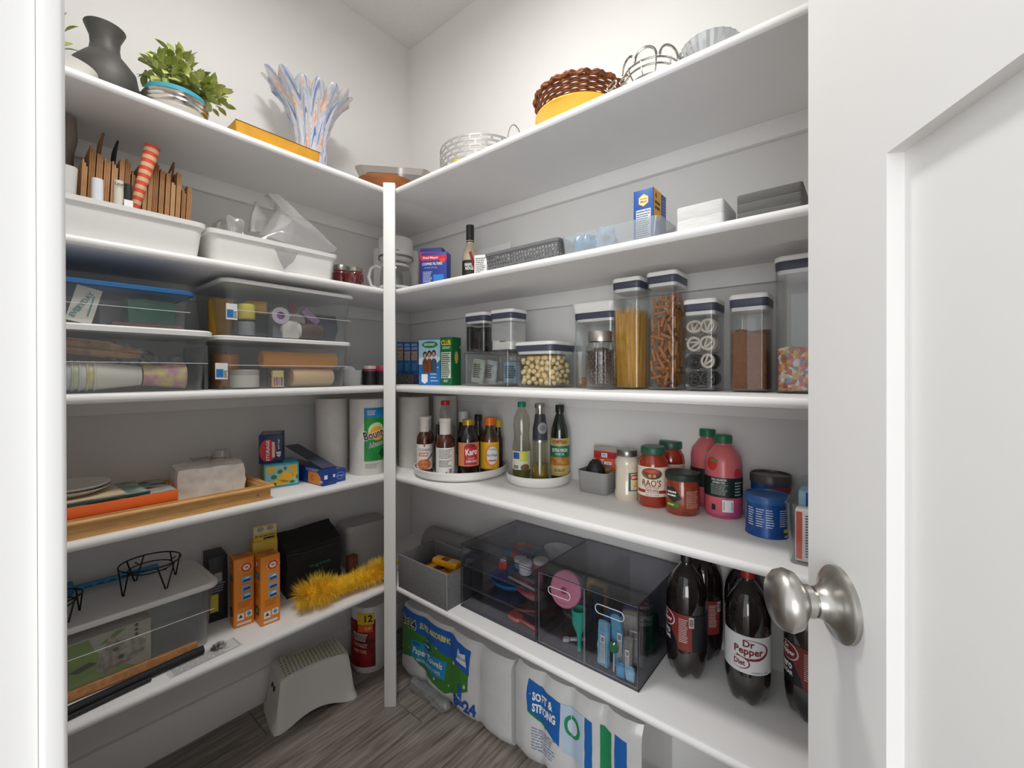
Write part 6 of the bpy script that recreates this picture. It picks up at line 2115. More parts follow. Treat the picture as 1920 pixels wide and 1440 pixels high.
# olive oil
t, r, h = bottle('olive_oil', 'dark green olive oil bottle with green and gold label', 'bottle', 1030, 1069, 759, d2 + 0.0, [(0, 0), (0.95, 0), (1, 0.02), (1, 0.60), (0.94, 0.68), (0.55, 0.84), (0.42, 0.88), (0.42, 0.9), (0, 0.9)], M('#182418', 0.1, coat=0.7), seg=10, r=0.032)
cap(t, r, h, h * 0.901, 0.46, M('#12261c', 0.35), ridges=True)
rp = r + 0.0006
wrap('label', t, rp, h * 0.06, h * 0.56, -80, 80, M('#c2ad6b', 0.5))
wrap('label_green', t, rp + 0.0006, h * 0.31, h * 0.46, -80, 80, M('#17704e', 0.45))
wrap('label_scene', t, rp + 0.0006, h * 0.2, h * 0.31, -80, 80, M('#b98a3a', 0.5, col2='#a5512c', scale=80))
txt(t, 'POMPEIAN', 0, h * 0.505, 0.05, ('C', rp), M('#9a3420', .5), h=0.014, bold=0.03, off=0.0014, bend=0.003)
txt(t, 'EXTRA VIRGIN', 0, h * 0.405, 0.052, ('C', rp), WHITE, h=0.012, bold=0.02, off=0.0024)
txt(t, 'OLIVE OIL', 0, h * 0.355, 0.03, ('C', rp), WHITE, h=0.007, off=0.0024)
txt(t, 'ROBUST', 0, h * 0.135, 0.036, ('C', rp), INK, h=0.010, bold=0.01, off=0.0014)

# small grey bin with avocado and seasoning packets
A, B = on_z(1088, 921, Z4), on_z(1138, 931, Z4)
wg = 0.105
t = thing('small_grey_bin', 'small grey plastic bin with avocado and seasoning packets', 'bin', (1.178, 0.655, Z4), RZ)
hg = 0.068
shell('bin_body', t, wg, 0.115, hg, 0.018, M('#8f8e8c', 0.5), 0.0025, taper=0.92, cy=0.0575)
av = thing('avocado', 'dark ripe avocado lying in the small grey bin', 'avocado', (1.178 + 0.050, 0.655 + 0.008, Z4 + 0.0045), 0)
bm = bmesh.new()
b_lathe(bm, [(0, 0), (0.012, 0.002), (0.026, 0.018), (0.033, 0.042), (0.028, 0.068), (0.017, 0.088), (0.006, 0.097), (0, 0.098)], 24)
for v in bm.verts:
    v.co += v.co.normalized() * 0.0006 * mn.noise(v.co * 350)
new_obj('fruit', bm, M('#231d1e', 0.55, noise=0.4, scale=180, bump=0.8), av, smooth=True, rot=(0, R(-8), 0), loc=(0.004, 0, 0))
lathe('stem_scar', av, [(0, 0), (0.0035, 0), (0.0025, 0.002), (0, 0.002)], M('#b9ab8c', 0.6), 10, rot=(0, R(-8), 0), loc=(-0.0095, 0, 0.097))
pk = thing('seasoning_packet', 'red and orange taco seasoning packet standing behind the avocado', 'packet', (1.178 + 0.090, 0.655 - 0.002, Z4 + 0.0055), RZ + R(3))
box('pouch', pk, -0.040, 0.040, 0, 0.004, 0, 0.112, M('#d5552a', 0.45), 0.0015)
rect('red_top', pk, -0.039, 0.039, 0.092, 0.111, ('F', 0), M('#b02430', .45))
rect('emblem', pk, -0.012, 0.008, 0.094, 0.108, ('F', 0), M('#dfe3ee', .5), 0.0008)
txt(pk, 'Mc', -0.002, 0.101, 0.012, ('F', 0), NAVY, h=0.009, off=0.0012)
txt(pk, 'Taco', 0.004, 0.079, 0.04, ('F', 0), WHITE, h=0.015, bold=0.03, off=0.0009)
rect('blue_print', pk, -0.014, 0.022, 0.064, 0.069, ('F', 0), M('#2f7fc0', .5))
poly('food_print', pk, oval(0.004, 0.04, 0.028, 0.02, 14), ('F', 0), M('#d9b56a', .6, col2='#5f7d34', scale=120), 0.0008)
pk = thing('seasoning_packet', 'grey backed seasoning packet behind the taco packet', 'packet', (1.178 + 0.0965, 0.655, Z4 + 0.0055), RZ)
box('pouch', pk, -0.042, 0.042, 0, 0.004, 0, 0.128, M('#a59c92', 0.5), 0.0015)

# jars
jarprof = [(0, 0), (0.92, 0), (1, 0.03), (1, 0.66), (0.95, 0.76), (0.72, 0.85), (0.70, 0.87), (0, 0.87)]
def jar(name, lab, px0, px1, pyt, base, mat, lidm, prof=jarprof, lidk=0.80, lz=0.871, turn=0, r=None, dist=None, h=None):
    x, y, rr = cyl(px0, px1, pybase=base, z=Z4) if dist is None else cyl(px0, px1, dist=dist)
    rr = r or rr
    hh = h or (z_at((px0 + px1) / 2, pyt, (x, y)) - Z4)
    t = thing(name, lab, 'jar', (x, y, Z4), faceto((px0 + px1) / 2) + R(turn))
    lathe('jar_body', t, [(a * rr, b * hh) for a, b in prof], mat, 36)
    lathe('lid', t, [(0, hh * lz), (rr * lidk, hh * lz), (rr * (lidk + 0.02), hh * (lz + 0.02)), (rr * (lidk + 0.02), hh * 0.975), (rr * lidk * 0.95, hh), (0, hh)], lidm, 36)
    return t, rr, hh
t, r, h = jar('alfredo_jar', 'jar of cream sauce with silver lid and blue bordered label', 1152, 1199, 842, 940, M('#d9cfbc', 0.15, coat=0.6), M('#8f8f8d', 0.3, 0.9), prof=[(0, 0), (0.92, 0), (1, 0.04), (0.98, 0.16), (0.93, 0.2), (0.93, 0.66), (0.98, 0.72), (0.92, 0.8), (0.72, 0.87), (0, 0.87)])
rp = r * 0.94
wrap('label', t, rp, h * 0.2, h * 0.56, 8, 95, M('#1f5f73', 0.5), r1=r * 0.94)
rect('label_panel', t, -0.02, 0.028, h * 0.22, h * 0.54, ('C', rp, 52), M('#e5d49a', .5), 0.0009)
poly('red_print', t, oval(-0.004, h * 0.47, 0.02, 0.008, 16), ('C', rp, 52), M('#b52a26', .5), 0.0012)
txt(t, 'BERTOLLI', -0.002, h * 0.47, 0.032, ('C', rp, 52), WHITE, h=0.007, bold=0.02, off=0.0016)
rect('food_print', t, -0.012, 0.02, h * 0.24, h * 0.36, ('C', rp, 52), M('#c98a3a', .5, col2='#e5dca0', scale=120), 0.0012)
tomato = M('#a5321a', 0.15, noise=0.2, scale=40, coat=0.7)
glid = M('#2c5a44', 0.4)
t, r, h = jar('marinara_jar', 'tall marinara jar with cream label and green lid in front', 1196, 1253, 836, 953, tomato, glid)
rp = r + 0.0004
cream = M('#e9dfc9', 0.55)
wrap('label', t, rp, h * 0.19, h * 0.68, -100, 100, cream)
poly('scene_print', t, oval(-0.004, h * 0.57, 0.029, h * 0.095, 24), ('C', rp), M('#4a3a36', .6, col2='#8a6a5a', scale=60), 0.0008)
poly('scene_print', t, oval(-0.004, h * 0.61, 0.022, h * 0.03, 14), ('C', rp), M('#c9482a', .5), 0.0011)
for u in (-0.012, 0.0):
    rect('door_print', t, u, u + 0.008, h * 0.51, h * 0.56, ('C', rp), M('#d88a3a', .5), 0.0012)
txt(t, "RAO'S", -0.004, h * 0.415, 0.052, ('C', rp), M('#8e2a2a', .5), h=0.018, bold=0.02)
txt(t, 'HOMEMADE', -0.004, h * 0.345, 0.04, ('C', rp), M('#8e2a2a', .5), h=0.007)
txt(t, 'Premium Sauce', -0.004, h * 0.312, 0.03, ('C', rp), INK, h=0.004)
wrap('red_band', t, rp + 0.0004, h * 0.245, h * 0.295, -70, 75, M('#a02f35', 0.5))
txt(t, 'MARINARA', -0.002, h * 0.27, 0.036, ('C', rp), WHITE, h=0.007, bold=0.02, off=0.0014)
txt(t, 'NET WT 24 OZ', -0.002, h * 0.215, 0.034, ('C', rp), INK, h=0.004, off=0.0014)
t, r, h = jar('marinara_jar', 'second marinara jar with green lid hidden behind the salsa', 1233, 1283, 826, 0, tomato, glid, dist=1.385, r=0.041)
wrap('label', t, r + 0.0004, h * 0.19, h * 0.62, -100, 100, cream)
lines(t, 0.0, 0.03, h * 0.3, h * 0.55, 8, ('C', r + 0.0004, 20), INK, 0.4)
salsa = M('#9c3c22', 0.2, noise=0.35, scale=70, coat=0.7)
t, r, h = jar('salsa_jar', 'squat salsa jar with dark patterned lid in front of the marinara', 1247, 1312, 884, 969, salsa, M('#1f3327', 0.4, noise=0.3, scale=60), prof=[(0, 0), (0.9, 0), (0.98, 0.04), (1, 0.3), (0.98, 0.7), (0.92, 0.8), (0.9, 0.83), (0, 0.83)], lidk=0.99, lz=0.831)
rp = r + 0.0005
poly('black_diamond', t, [(-0.045, h * .5), (-0.025, h * .3), (0.0, h * .42), (-0.022, h * .68), (-0.045, h * .66)], ('C', rp), M('#222420', .5), 0.0006)
lines(t, -0.040, -0.014, h * 0.44, h * 0.6, 2, ('C', rp), WHITE, 0.5, 0.1, off=0.0012)
rect('green_band', t, -0.045, -0.008, h * 0.2, h * 0.31, ('C', rp), M('#3f7a2c', .5), 0.0008)
lines(t, -0.040, -0.02, h * 0.23, h * 0.28, 1, ('C', rp), M('#e5d95a', .5), 0.8, 0.0, off=0.0013)
lines(t, 0.010, 0.045, h * 0.2, h * 0.62, 13, ('C', rp), M('#e0c9b4', .5), 0.25)

# strawberry drink bottles
drink = M('#cf6a6c', 0.25, noise=0.3, scale=9, col2='#b3587f')
for i, (a, b, top, base, lab) in enumerate(((1321, 1392, 815, 974, 'pink strawberry drink bottle with green cap in front'), (1298, 1356, 804, 0, 'second pink strawberry drink bottle behind the first'))):
    if i == 0:
        x, y, r = cyl(a, b, pybase=base, z=Z4)
    else:
        x, y, r = cyl(a, b, dist=1.352)
        r = 0.0445
    h = z_at((a + b) / 2, top, (x, y)) - Z4
    t = thing('drink_bottle', lab, 'bottle', (x, y, Z4), faceto((a + b) / 2), 'strawberry drink bottles')
    lathe('bottle_body', t, [(0, 0), (r * 0.9, 0), (r, 0.012), (r * 0.98, h * 0.2), (r, h * 0.3), (r, h * 0.66), (r * 0.93, h * 0.74), (r * 0.5, h * 0.865), (r * 0.42, h * 0.88), (r * 0.42, h * 0.9), (0, h * 0.9)], drink, 36)
    cap(t, r, h, h * 0.901, 0.47, M('#1f6a44', 0.45), ridges=True)
    rp = r + 0.0005
    wrap('dark_band', t, rp, h * 0.26, h * 0.50, -140, 140, M('#1b2b26', 0.4), 26)
    wrap('label_lower', t, rp, h * 0.05, h * 0.26, -140, 140, M('#d8636a', 0.4, col2='#c04f86', scale=18), 26)
    if i == 0:
        poly('strawberry_print', t, oval(-0.028, h * 0.66, 0.014, 0.017, 14), ('C', rp), M('#c0302c', .4), 0.0008)
        poly('leaf_print', t, oval(-0.022, h * 0.705, 0.010, 0.004, 8), ('C', rp), M('#3f8a3c', .4), 0.0011)
        poly('strawberry_print', t, oval(0.036, h * 0.56, 0.010, 0.012, 14), ('C', rp), M('#c0303c', .4), 0.0008)
        txt(t, 'BOLD. BALANCED.', -0.010, h * 0.475, 0.036, ('C', rp), WHITE, h=0.005, bold=0.02)
        txt(t, 'ENTIRELY YOU.', -0.010, h * 0.44, 0.030, ('C', rp), WHITE, h=0.005, bold=0.02)
        lines(t, -0.03, 0.012, h * 0.29, h * 0.42, 9, ('C', rp), M('#b9c4be', .5), 0.3)
        lines(t, 0.028, 0.05, h * 0.28, h * 0.46, 5, ('C', rp), M('#b9c4be', .5), 0.4)
        barcode(t, -0.002, 0.024, h * 0.09, h * 0.235, ('C', rp), WHITE, INK, vertical=False)
        rect('recycle_mark', t, -0.028, -0.018, h * 0.10, h * 0.17, ('C', rp), INK, 0.0009)
    else:
        lines(t, -0.03, 0.0, h * 0.3, h * 0.46, 7, ('C', rp, -25), M('#b9c4be', .5), 0.4)

# cans
canm = M('#1c4a8c', 0.3, 0.3)
for i, (a, b, top, base, lab, bc, lc) in enumerate(((1394, 1484, 893, 1003, 'short wide blue coffee can with printed facts in front', '#1d4f96', '#2d5f9e'), (1405, 1492, 894, 0, 'second coffee can with dark lid behind the blue one', '#1d4f96', '#4a4543'))):
    if i == 0:
        x, y, r = cyl(a, b, pybase=base, z=Z4)
        x, y, r = x * 0.972, y * 0.972, 0.0465
        x0c, y0c, r0c = x, y, r
        h = z_at(1440, 893 + 24, (x * (1 - r / 1.2), y)) - Z4
        h = 0.092
    else:
        dd = Vector((math.cos(head(1452)), math.sin(head(1452))))
        r = r0c
        dist = math.hypot(x0c, y0c) + 2 * r + 0.003
        dist = min(dist, 1.30)
        x, y = dd.x * dist, dd.y * dist
        x = min(x, X1 - r - 0.002)
        h = 0.118
        x, y = X1 - r - 0.002, 0.188
    t = thing('coffee_can', lab, 'can', (x, y, Z4), faceto(1440), 'coffee cans')
    lathe('can_body', t, [(0, 0), (r * 0.97, 0), (r * 0.97, 0.004), (r * 0.95, 0.006), (r * 0.95, h * 0.82), (0, h * 0.82)], M(bc, 0.3, 0.2), 40)
    lathe('lid', t, [(0, h * 0.821), (r, h * 0.821), (r, h * 0.97), (r * 0.96, h), (r * 0.92, h), (r * 0.9, h * 0.965), (0, h * 0.965)], M(lc, 0.3), 40)
    rp = r * 0.95 + 0.0004
    if i == 0:
        for j in range(3):
            lines(t, -0.042 + j * 0.02, -0.025 + j * 0.02, h * 0.25, h * 0.72, 8, ('C', rp), M('#dfe6f0', .5), 0.35, 0.3, seed=j)
        lines(t, 0.026, 0.044, h * 0.3, h * 0.72, 8, ('C', rp), M('#dfe6f0', .5), 0.35)
        rect('yellow_print', t, 0.036, 0.05, h * 0.16, h * 0.24, ('C', rp), M('#e5c23a', .5), 0.0008)
        rect('yellow_print', t, 0.038, 0.05, h * 0.04, h * 0.09, ('C', rp), M('#e5c23a', .5), 0.0008)
    else:
        wrap('red_band', t, rp, h * 0.62, h * 0.78, -10, 120, M('#a3262b', 0.4))

# clear bin with packages beside the door
t = thing('clear_bin', 'clear narrow bin of tea packages beside the open door', 'bin', (0.985, 0.066, Z4), RZ)
hc = z_at(1490, 893, (1.30, 0.10)) - Z4
shell('bin_body', t, 0.115, 0.30, 0.118, 0.012, plastic_clear, 0.0025, taper=0.93, cy=0.15)
tube('bin_rim', t, [(-0.0575, 0.006, 0.1185), (0.0575, 0.006, 0.1185), (0.0575, 0.294, 0.1185), (-0.0575, 0.294, 0.1185)], 0.0015, plastic_clear, 6, closed=True)
mtx = Matrix.Translation((0.985, 0.066, Z4)) @ Matrix.Rotation(RZ, 4, 'Z')
tb = carton('tea_box', 'white and red printed tea box at the front of the clear bin', 'box', mtx @ Vector((0.0, 0.022, 0.0050)), RZ, 0.085, 0.03, 0.10, M('#ddd6cf', 0.5))
rect('red_print', tb, -0.041, -0.031, 0.004, 0.096, ('F', 0), M('#c9402c', .5))
lines(tb, -0.026, 0.036, 0.008, 0.092, 16, ('F', 0), INK, 0.4)
tb = carton('tea_box', 'blue and green printed tea box behind the red one in the clear bin', 'box', mtx @ Vector((0.0, 0.075, 0.0050)), RZ, 0.085, 0.05, 0.125, M('#8fb9cf', 0.5))
rect('blue_print', tb, -0.03, 0.03, 0.095, 0.123, ('F', 0), M('#2349a0', .5))
poly('green_print', tb, oval(-0.005, 0.10, 0.022, 0.018, 16), ('F', 0), M('#2f6a34', .5), 0.001)

# ------------------------------------------------------------------ lowest shelf, left
Z5 = H[5]
bx0, bx1, byf, bhh = 0.045, 0.428, 1.436, 0.181
wb_ = bx1 - bx0
t = thing('under_bed_box', 'large clear storage box with flat white lid carrying black wire stands', 'storage box', ((bx0 + bx1) / 2, byf, Z5), 0)
shell('box_body', t, wb_ - 0.02, 0.236, bhh - 0.014, 0.03, hazy, 0.002, taper=0.93, cy=0.126)
tube('rib_line', t, [(-wb_ * 0.46, 0.006, bhh * 0.58), (wb_ * 0.46, 0.006, bhh * 0.58)], 0.0008, M('#d8dadb', 0.4), 4)
S = lambda zz, g: (zz, wb_ + g, 0.25 + g, 0.035, 0, 0.125)
loft('lid', t, [S(bhh - 0.0135, 0), S(bhh - 0.005, 0.002), S(bhh, -0.008), S(bhh, -0.03), S(bhh - 0.002, -0.034)], M('#d9d8d6', 0.4), 6)
LZ = Z5 + bhh + 0.0
# cat pan liner carton inside
cx_ = 0.178
t = carton('liner_box', 'green liner carton with a cat photo inside the large clear box', 'box', (cx_, byf + 0.026, Z5 + 0.0045), 0, 0.195, 0.05, 0.128, M('#b9b5a2', 0.5))
u0, u1, hh = -0.095, 0.095, 0.128
poly('green_print', t, [(u0, 0.004), (0.09, 0.004), (0.05, 0.03), (-0.01, 0.09), (-0.02, 0.124), (u0, 0.124)], ('F', 0), M('#7f9a3c', .5), 0.0004)
poly('green_print', t, [(-0.005, 0.1), (0.03, 0.124), (0.05, 0.124), (0.02, 0.105)], ('F', 0), M('#5f8a3c', .5), 0.0005)
poly('cat_print', t, [(-0.01, 0.045), (0.01, 0.025), (0.05, 0.035), (0.083, 0.05), (0.088, 0.075), (0.07, 0.09), (0.035, 0.098), (0.015, 0.118), (0.01, 0.095), (-0.005, 0.075)], ('F', 0), M('#b5ab9a', .6, col2='#7d7264', scale=70), 0.0007)
poly('cat_ear_print', t, [(-0.02, 0.07), (-0.058, 0.06), (-0.04, 0.052), (-0.005, 0.06)], ('F', 0), M('#4a463c', .6), 0.0009)
poly('cat_eye_print', t, oval(0.028, 0.078, 0.006, 0.005, 12), ('F', 0), M('#2f2d22', .4), 0.0010)
poly('cat_eye_print', t, oval(0.038, 0.055, 0.006, 0.005, 12), ('F', 0), M('#2f2d22', .4), 0.0010)
txt(t, '12 cat pan liners', -0.072, 0.062, 0.1, ('F', 0), M('#d5e0b0', .5), rot=90, bold=0.01)
for i in range(3):
    poly('round_mark', t, oval(0.068, 0.122 - i * 0.012, 0.004, 0.004, 10), ('F', 0), INK, 0.001)
o = fill = box('cork_mat', None, 0.075, 0.375, byf + 0.012, byf + 0.022, Z5 + 0.0045, Z5 + 0.026, M('#c98f5a', 0.8, noise=0.25, scale=90), 0.001)
tag(o, 'tan cork strip at the bottom front of the large clear box', 'mat')
# black wire stands
wire = M('#141414', 0.45, 0.3)
def wire_stand(lab, c, r, h, grp='black wire stands'):
    t = thing('wire_stand', lab, 'stand', c, R(20), grp)
    tube('hoop', t, circle(r, h, 40), 0.0019, wire, 6, closed=True)
    tube('hoop', t, circle(r * 0.72, h - 0.016, 36), 0.0016, wire, 6, closed=True)
    for i in range(4):
        a = i * PI / 2
        for s in (-1, 1):
            b = a + s * 0.32
            tube('leg', t, [(r * math.cos(b), r * math.sin(b), h), (r * 0.96 * math.cos(a + s * 0.03), r * 0.96 * math.sin(a + s * 0.03), 0.0022)], 0.0019, wire, 6)
        tube('strut', t, [(r * 0.72 * math.cos(a), r * 0.72 * math.sin(a), h - 0.016), (r * 0.98 * math.cos(a), r * 0.98 * math.sin(a), h - 0.012)], 0.0014, wire, 6)
    return t
p = on_z(298, 1088, LZ)
wire_stand('large black wire stand with splayed legs on the box lid', (0.292, byf + 0.118, LZ + 0.0), 0.068, 0.068)
wire_stand('smaller black wire stand at the doorway end of the box lid', (0.108, byf + 0.075, LZ + 0.0), 0.044, 0.055)
# blue plastic handle behind
t = thing('blue_scoop', 'blue plastic scoop lying along the wall on the box lid', 'scoop', (0.07, byf + 0.222, LZ), 0)
box('handle', t, 0.08, 0.26, -0.009, 0.009, 0.006, 0.020, M('#2f86b5', 0.4), 0.004)
box('scoop_head', t, 0.0, 0.079, -0.016, 0.013, 0.0005, 0.034, M('#2a79a8', 0.4), 0.006)
for i in range(6):
    box('slot', t, 0.10 + i * 0.024, 0.114 + i * 0.024, -0.0095, -0.0092, 0.010, 0.016, M('#1a5a80', .5))
# flyer and black strap in front of the box
t = thing('flyer', 'printed white flyer lying on the lowest shelf under the box end', 'paper', (0.385, 1.385, Z5), R(4))
box('sheet', t, -0.09, 0.08, -0.012, 0.048, 0, 0.0008, M('#d6d6d4', 0.7))
lines(t, -0.08, 0.06, -0.006, 0.04, 8, ('T', 0.0009), INK, 0.2, off=0.0003)
tube('frame_line', t, [(-0.085, -0.008, 0.0012), (0.069, -0.008, 0.0012), (0.075, -0.003, 0.0012), (0.075, 0.045, 0.0012)], 0.0004, INK, 4)
pts = []
for i in range(15):
    u = i / 14
    pts.append((0.05 + 0.33 * u, 1.388 + 0.030 * u * u + 0.012 * math.sin(u * 3), Z5 + 0.0125 + 0.0008 * math.sin(u * 9)))
t = thing('braided_rope', 'thick black braided cord lying in front of the large box', 'cord', (0, 0, 0), 0)
tube('cord', t, pts, 0.0105, M('#1b1b1c', 0.7, noise=0.4, scale=120, bump=0.5), 10)
tube('cord', t, [(x, y - 0.0158, Z5 + 0.0068) for x, y, z in pts[:10]], 0.0055, M('#232323', 0.7, noise=0.4, scale=120, bump=0.5), 8)
bm = bmesh.new()
rr = random.Random(3)
for i in range(200):
    v = Vector((rr.gauss(0, 1), rr.gauss(0, 1), abs(rr.gauss(0, 1)))).normalized()
    b = Vector((v.x * 0.010, v.y * 0.007, 0.002 + v.z * 0.005))
    e = b + Vector((v.x * 0.012, v.y * 0.008, v.z * 0.012))
    b_tube(bm, [b, e], [0.0009, 0.0002], 4)
bmesh.ops.create_icosphere(bm, subdivisions=2, radius=1, matrix=Matrix.Translation((0, 0, 0.0065)) @ Matrix.Diagonal((0.012, 0.009, 0.0065, 1)))
o = new_obj('cat_toy', bm, M('#3a3a3a', 0.9, col2='#c9c9c9', scale=60), None)
tag(o, 'fluffy grey cat toy at the end of the black cord', 'cat toy'); o.location = (0.415, 1.4135, Z5 + 0.0013)

# cartons
t = carton('black_box', 'black carton with yellow print behind the orange boxes', 'box', (0.462, 1.575, Z5), R(-6), 0.05, 0.09, 0.20, M('#1d1e22', 0.45))
rect('yellow_print', t, -0.022, 0.0, 0.03, 0.085, ('F', 0), M('#c9b83a', .5))
rect('white_print', t, -0.01, 0.01, 0.12, 0.15, ('F', 0), M('#9a9a98', .5))
lines(t, -0.02, 0.02, 0.09, 0.12, 4, ('F', 0), M('#8a8a90', .5))
orange = M('#e2841c', 0.42)
for i, (px0, px1, top, base, rz) in enumerate(((437, 475, 1047, 1174, R(-7)), (487.5, 524, 1042, 1170, R(-3)))):
    l, w, h = FP(px0, px1, top, 5, rz, base=base)
    t = carton('litter_box_carton', ['orange deodorizer carton next to the large clear box', 'orange deodorizer carton next to the yellow duster'][i], 'box', l, rz, w, 0.058, h, orange, 'orange deodorizer cartons')
    e1 = M('#e5b48a', .5)
    poly('star_print', t, [((0.3 * w if j % 2 else 0.4 * w) * math.cos(j * PI / 8) + w * 0.12, (0.3 * w if j % 2 else 0.4 * w) * math.sin(j * PI / 8) * 0.75 + h * 0.86) for j in range(16)], ('F', 0), M('#eda85a', .5), 0.0004)
    poly('emblem', t, oval(w * 0.12, h * 0.86, w * 0.27, w * 0.24, 20), ('F', 0), M('#c23a2a', .5), 0.0007)
    poly('emblem', t, oval(w * 0.12, h * 0.86, w * 0.18, w * 0.16, 20), ('F', 0), M('#e8e0d4', .5), 0.0010)
    rect('arm_print', t, w * 0.05, w * 0.2, h * 0.852, h * 0.872, ('F', 0), M('#c23a2a', .5), 0.0013)
    for j in range(3):
        vz = h * (0.68 - j * 0.125)
        rect('picture_print', t, -w * 0.1, w * 0.38, vz - h * 0.045, vz + h * 0.05, ('F', 0), M('#6fb0d8', .5), 0.0007)
        poly('tray_print', t, [(-w * 0.06, vz - h * 0.035), (w * 0.34, vz - h * 0.025), (w * 0.3, vz + h * 0.008), (-w * 0.02, vz)], ('F', 0), M('#23437f', .5), 0.0010)
        poly('bag_print', t, [(w * 0.02, vz + h * 0.004), (w * 0.3, vz + h * 0.012), (w * 0.24, vz + h * 0.04), (w * 0.08, vz + h * 0.03)], ('F', 0), M('#d98a5a' if j == 1 else '#d5dde2', .5), 0.0011)
    lines(t, -w * 0.3, w * 0.4, h * 0.27, h * 0.37, 4, ('F', 0), M('#6b3a12', .5), 0.2)
    rect('recycle_mark', t, -w * 0.34, w * 0.0, h * 0.1, h * 0.2, ('F', 0), M('#dcdcd6', .5), 0.0007)
    poly('recycle_print', t, oval(-w * 0.17, h * 0.15, w * 0.12, h * 0.035, 3, PI / 2), ('F', 0), INK, 0.0010)
    rect('recycle_mark', t, w * 0.08, w * 0.4, h * 0.12, h * 0.21, ('F', 0), M('#dcdcd6', .5), 0.0007)
    poly('globe_print', t, oval(w * 0.24, h * 0.165, w * 0.1, h * 0.03, 12), ('F', 0), M('#3f95a8', .5), 0.0010)
    rect('panel', t, -w * 0.36, w * 0.36, h * 0.03, h * 0.065, ('F', 0), M('#dcd6cc', .5), 0.0007)
    poly('emblem', t, oval(-0.03, h * 0.88, 0.01, 0.013, 16), ('L', -w / 2), M('#c23a2a', .5), 0.0007)
    poly('emblem', t, oval(-0.03, h * 0.88, 0.006, 0.008, 16), ('L', -w / 2), M('#e8e0d4', .5), 0.0010)
    rect('picture_print', t, -0.048, -0.012, h * 0.66, h * 0.76, ('L', -w / 2), M('#5a7d9a', .5, col2='#2a2a2a', scale=60), 0.0007)
    lines(t, -0.05, -0.008, h * 0.36, h * 0.6, 7, ('L', -w / 2), M('#7a3a12', .5), 0.2)
    poly('black_print', t, oval(-0.03, h * 0.2, 0.017, h * 0.075, 12), ('L', -w / 2), M('#2a2a22', .5), 0.0007)
    poly('green_print', t, oval(-0.03, h * 0.2, 0.012, h * 0.03, 12), ('L', -w / 2), M('#6f8a2a', .5), 0.0010)
    rect('top_print', t, -w * 0.42, w * 0.42, 0.01, 0.05, ('T', h), M('#d9822a', .5, col2='#8a6a52', scale=60), 0.0005)
t = carton('pan_liner_box', 'yellow pan liner carton with cut-out tab behind the orange cartons', 'box', (0.577, 1.515, Z5), R(-8), 0.072, 0.05, 0.232, M('#c9a83a', 0.45))
box('hang_tab', t, -0.034, 0.034, 0.002, 0.004, 0.2325, 0.282, M('#cdb03f', 0.45), 0.0005)
rect('tab_print', t, -0.032, 0.032, 0.258, 0.278, ('F', 0.002), M('#c9c4b4', .5), 0.0006)
txt(t, '20 cat pan liners', 0, 0.248, 0.06, ('F', 0.002), INK, bold=0.02)
rect('black_print', t, -0.005, 0.028, 0.236, 0.242, ('F', 0.002), INK, 0.0006)
for s in (-1, 1):
    poly('cut_out', t, oval(s * 0.014, 0.27, 0.010, 0.008, 14), ('F', 0.002), M('#9a9484', .5), 0.001)

# black lunch bag
t = thing('lunch_bag', 'black soft insulated lunch bag behind the yellow duster', 'bag', (0.745, 1.525, Z5), R(-8))
bk = M('#1a1a1c', 0.75, noise=0.3, scale=40, bump=0.3)
bm = bmesh.new()
bmesh.ops.create_cube(bm, size=1)
bmesh.ops.subdivide_edges(bm, edges=bm.edges[:], cuts=8, use_grid_fill=True)
for v in bm.verts:
    top = v.co.z + 0.5
    x, y = v.co.x * 0.185, v.co.y * 0.125
    z = top * (0.165 + 0.035 * (v.co.y + 0.5) + 0.012 * v.co.x)
    p = Vector((x, y + 0.0625, z))
    p += Vector((mn.noise(p * 22), mn.noise(p * 22 + Vector((7, 0, 0))), 0.6 * mn.noise(p * 22 + Vector((0, 7, 0))) * (1 if top > 0.1 else 0))) * 0.006
    p.z = max(p.z, 0)
    v.co = p
new_obj('bag_body', bm, bk, t, smooth=50)
tube('zip_edge', t, [(-0.092, -0.004, 0.150), (-0.03, -0.006, 0.147), (0.04, -0.006, 0.152), (0.094, -0.003, 0.155)], 0.003, BLACK, 6)
txt(t, 'ington', 0.015, 0.095, 0.07, ('F', -0.006), M('#1f8f7c', .5), h=0.014, off=0.002, rot=3)
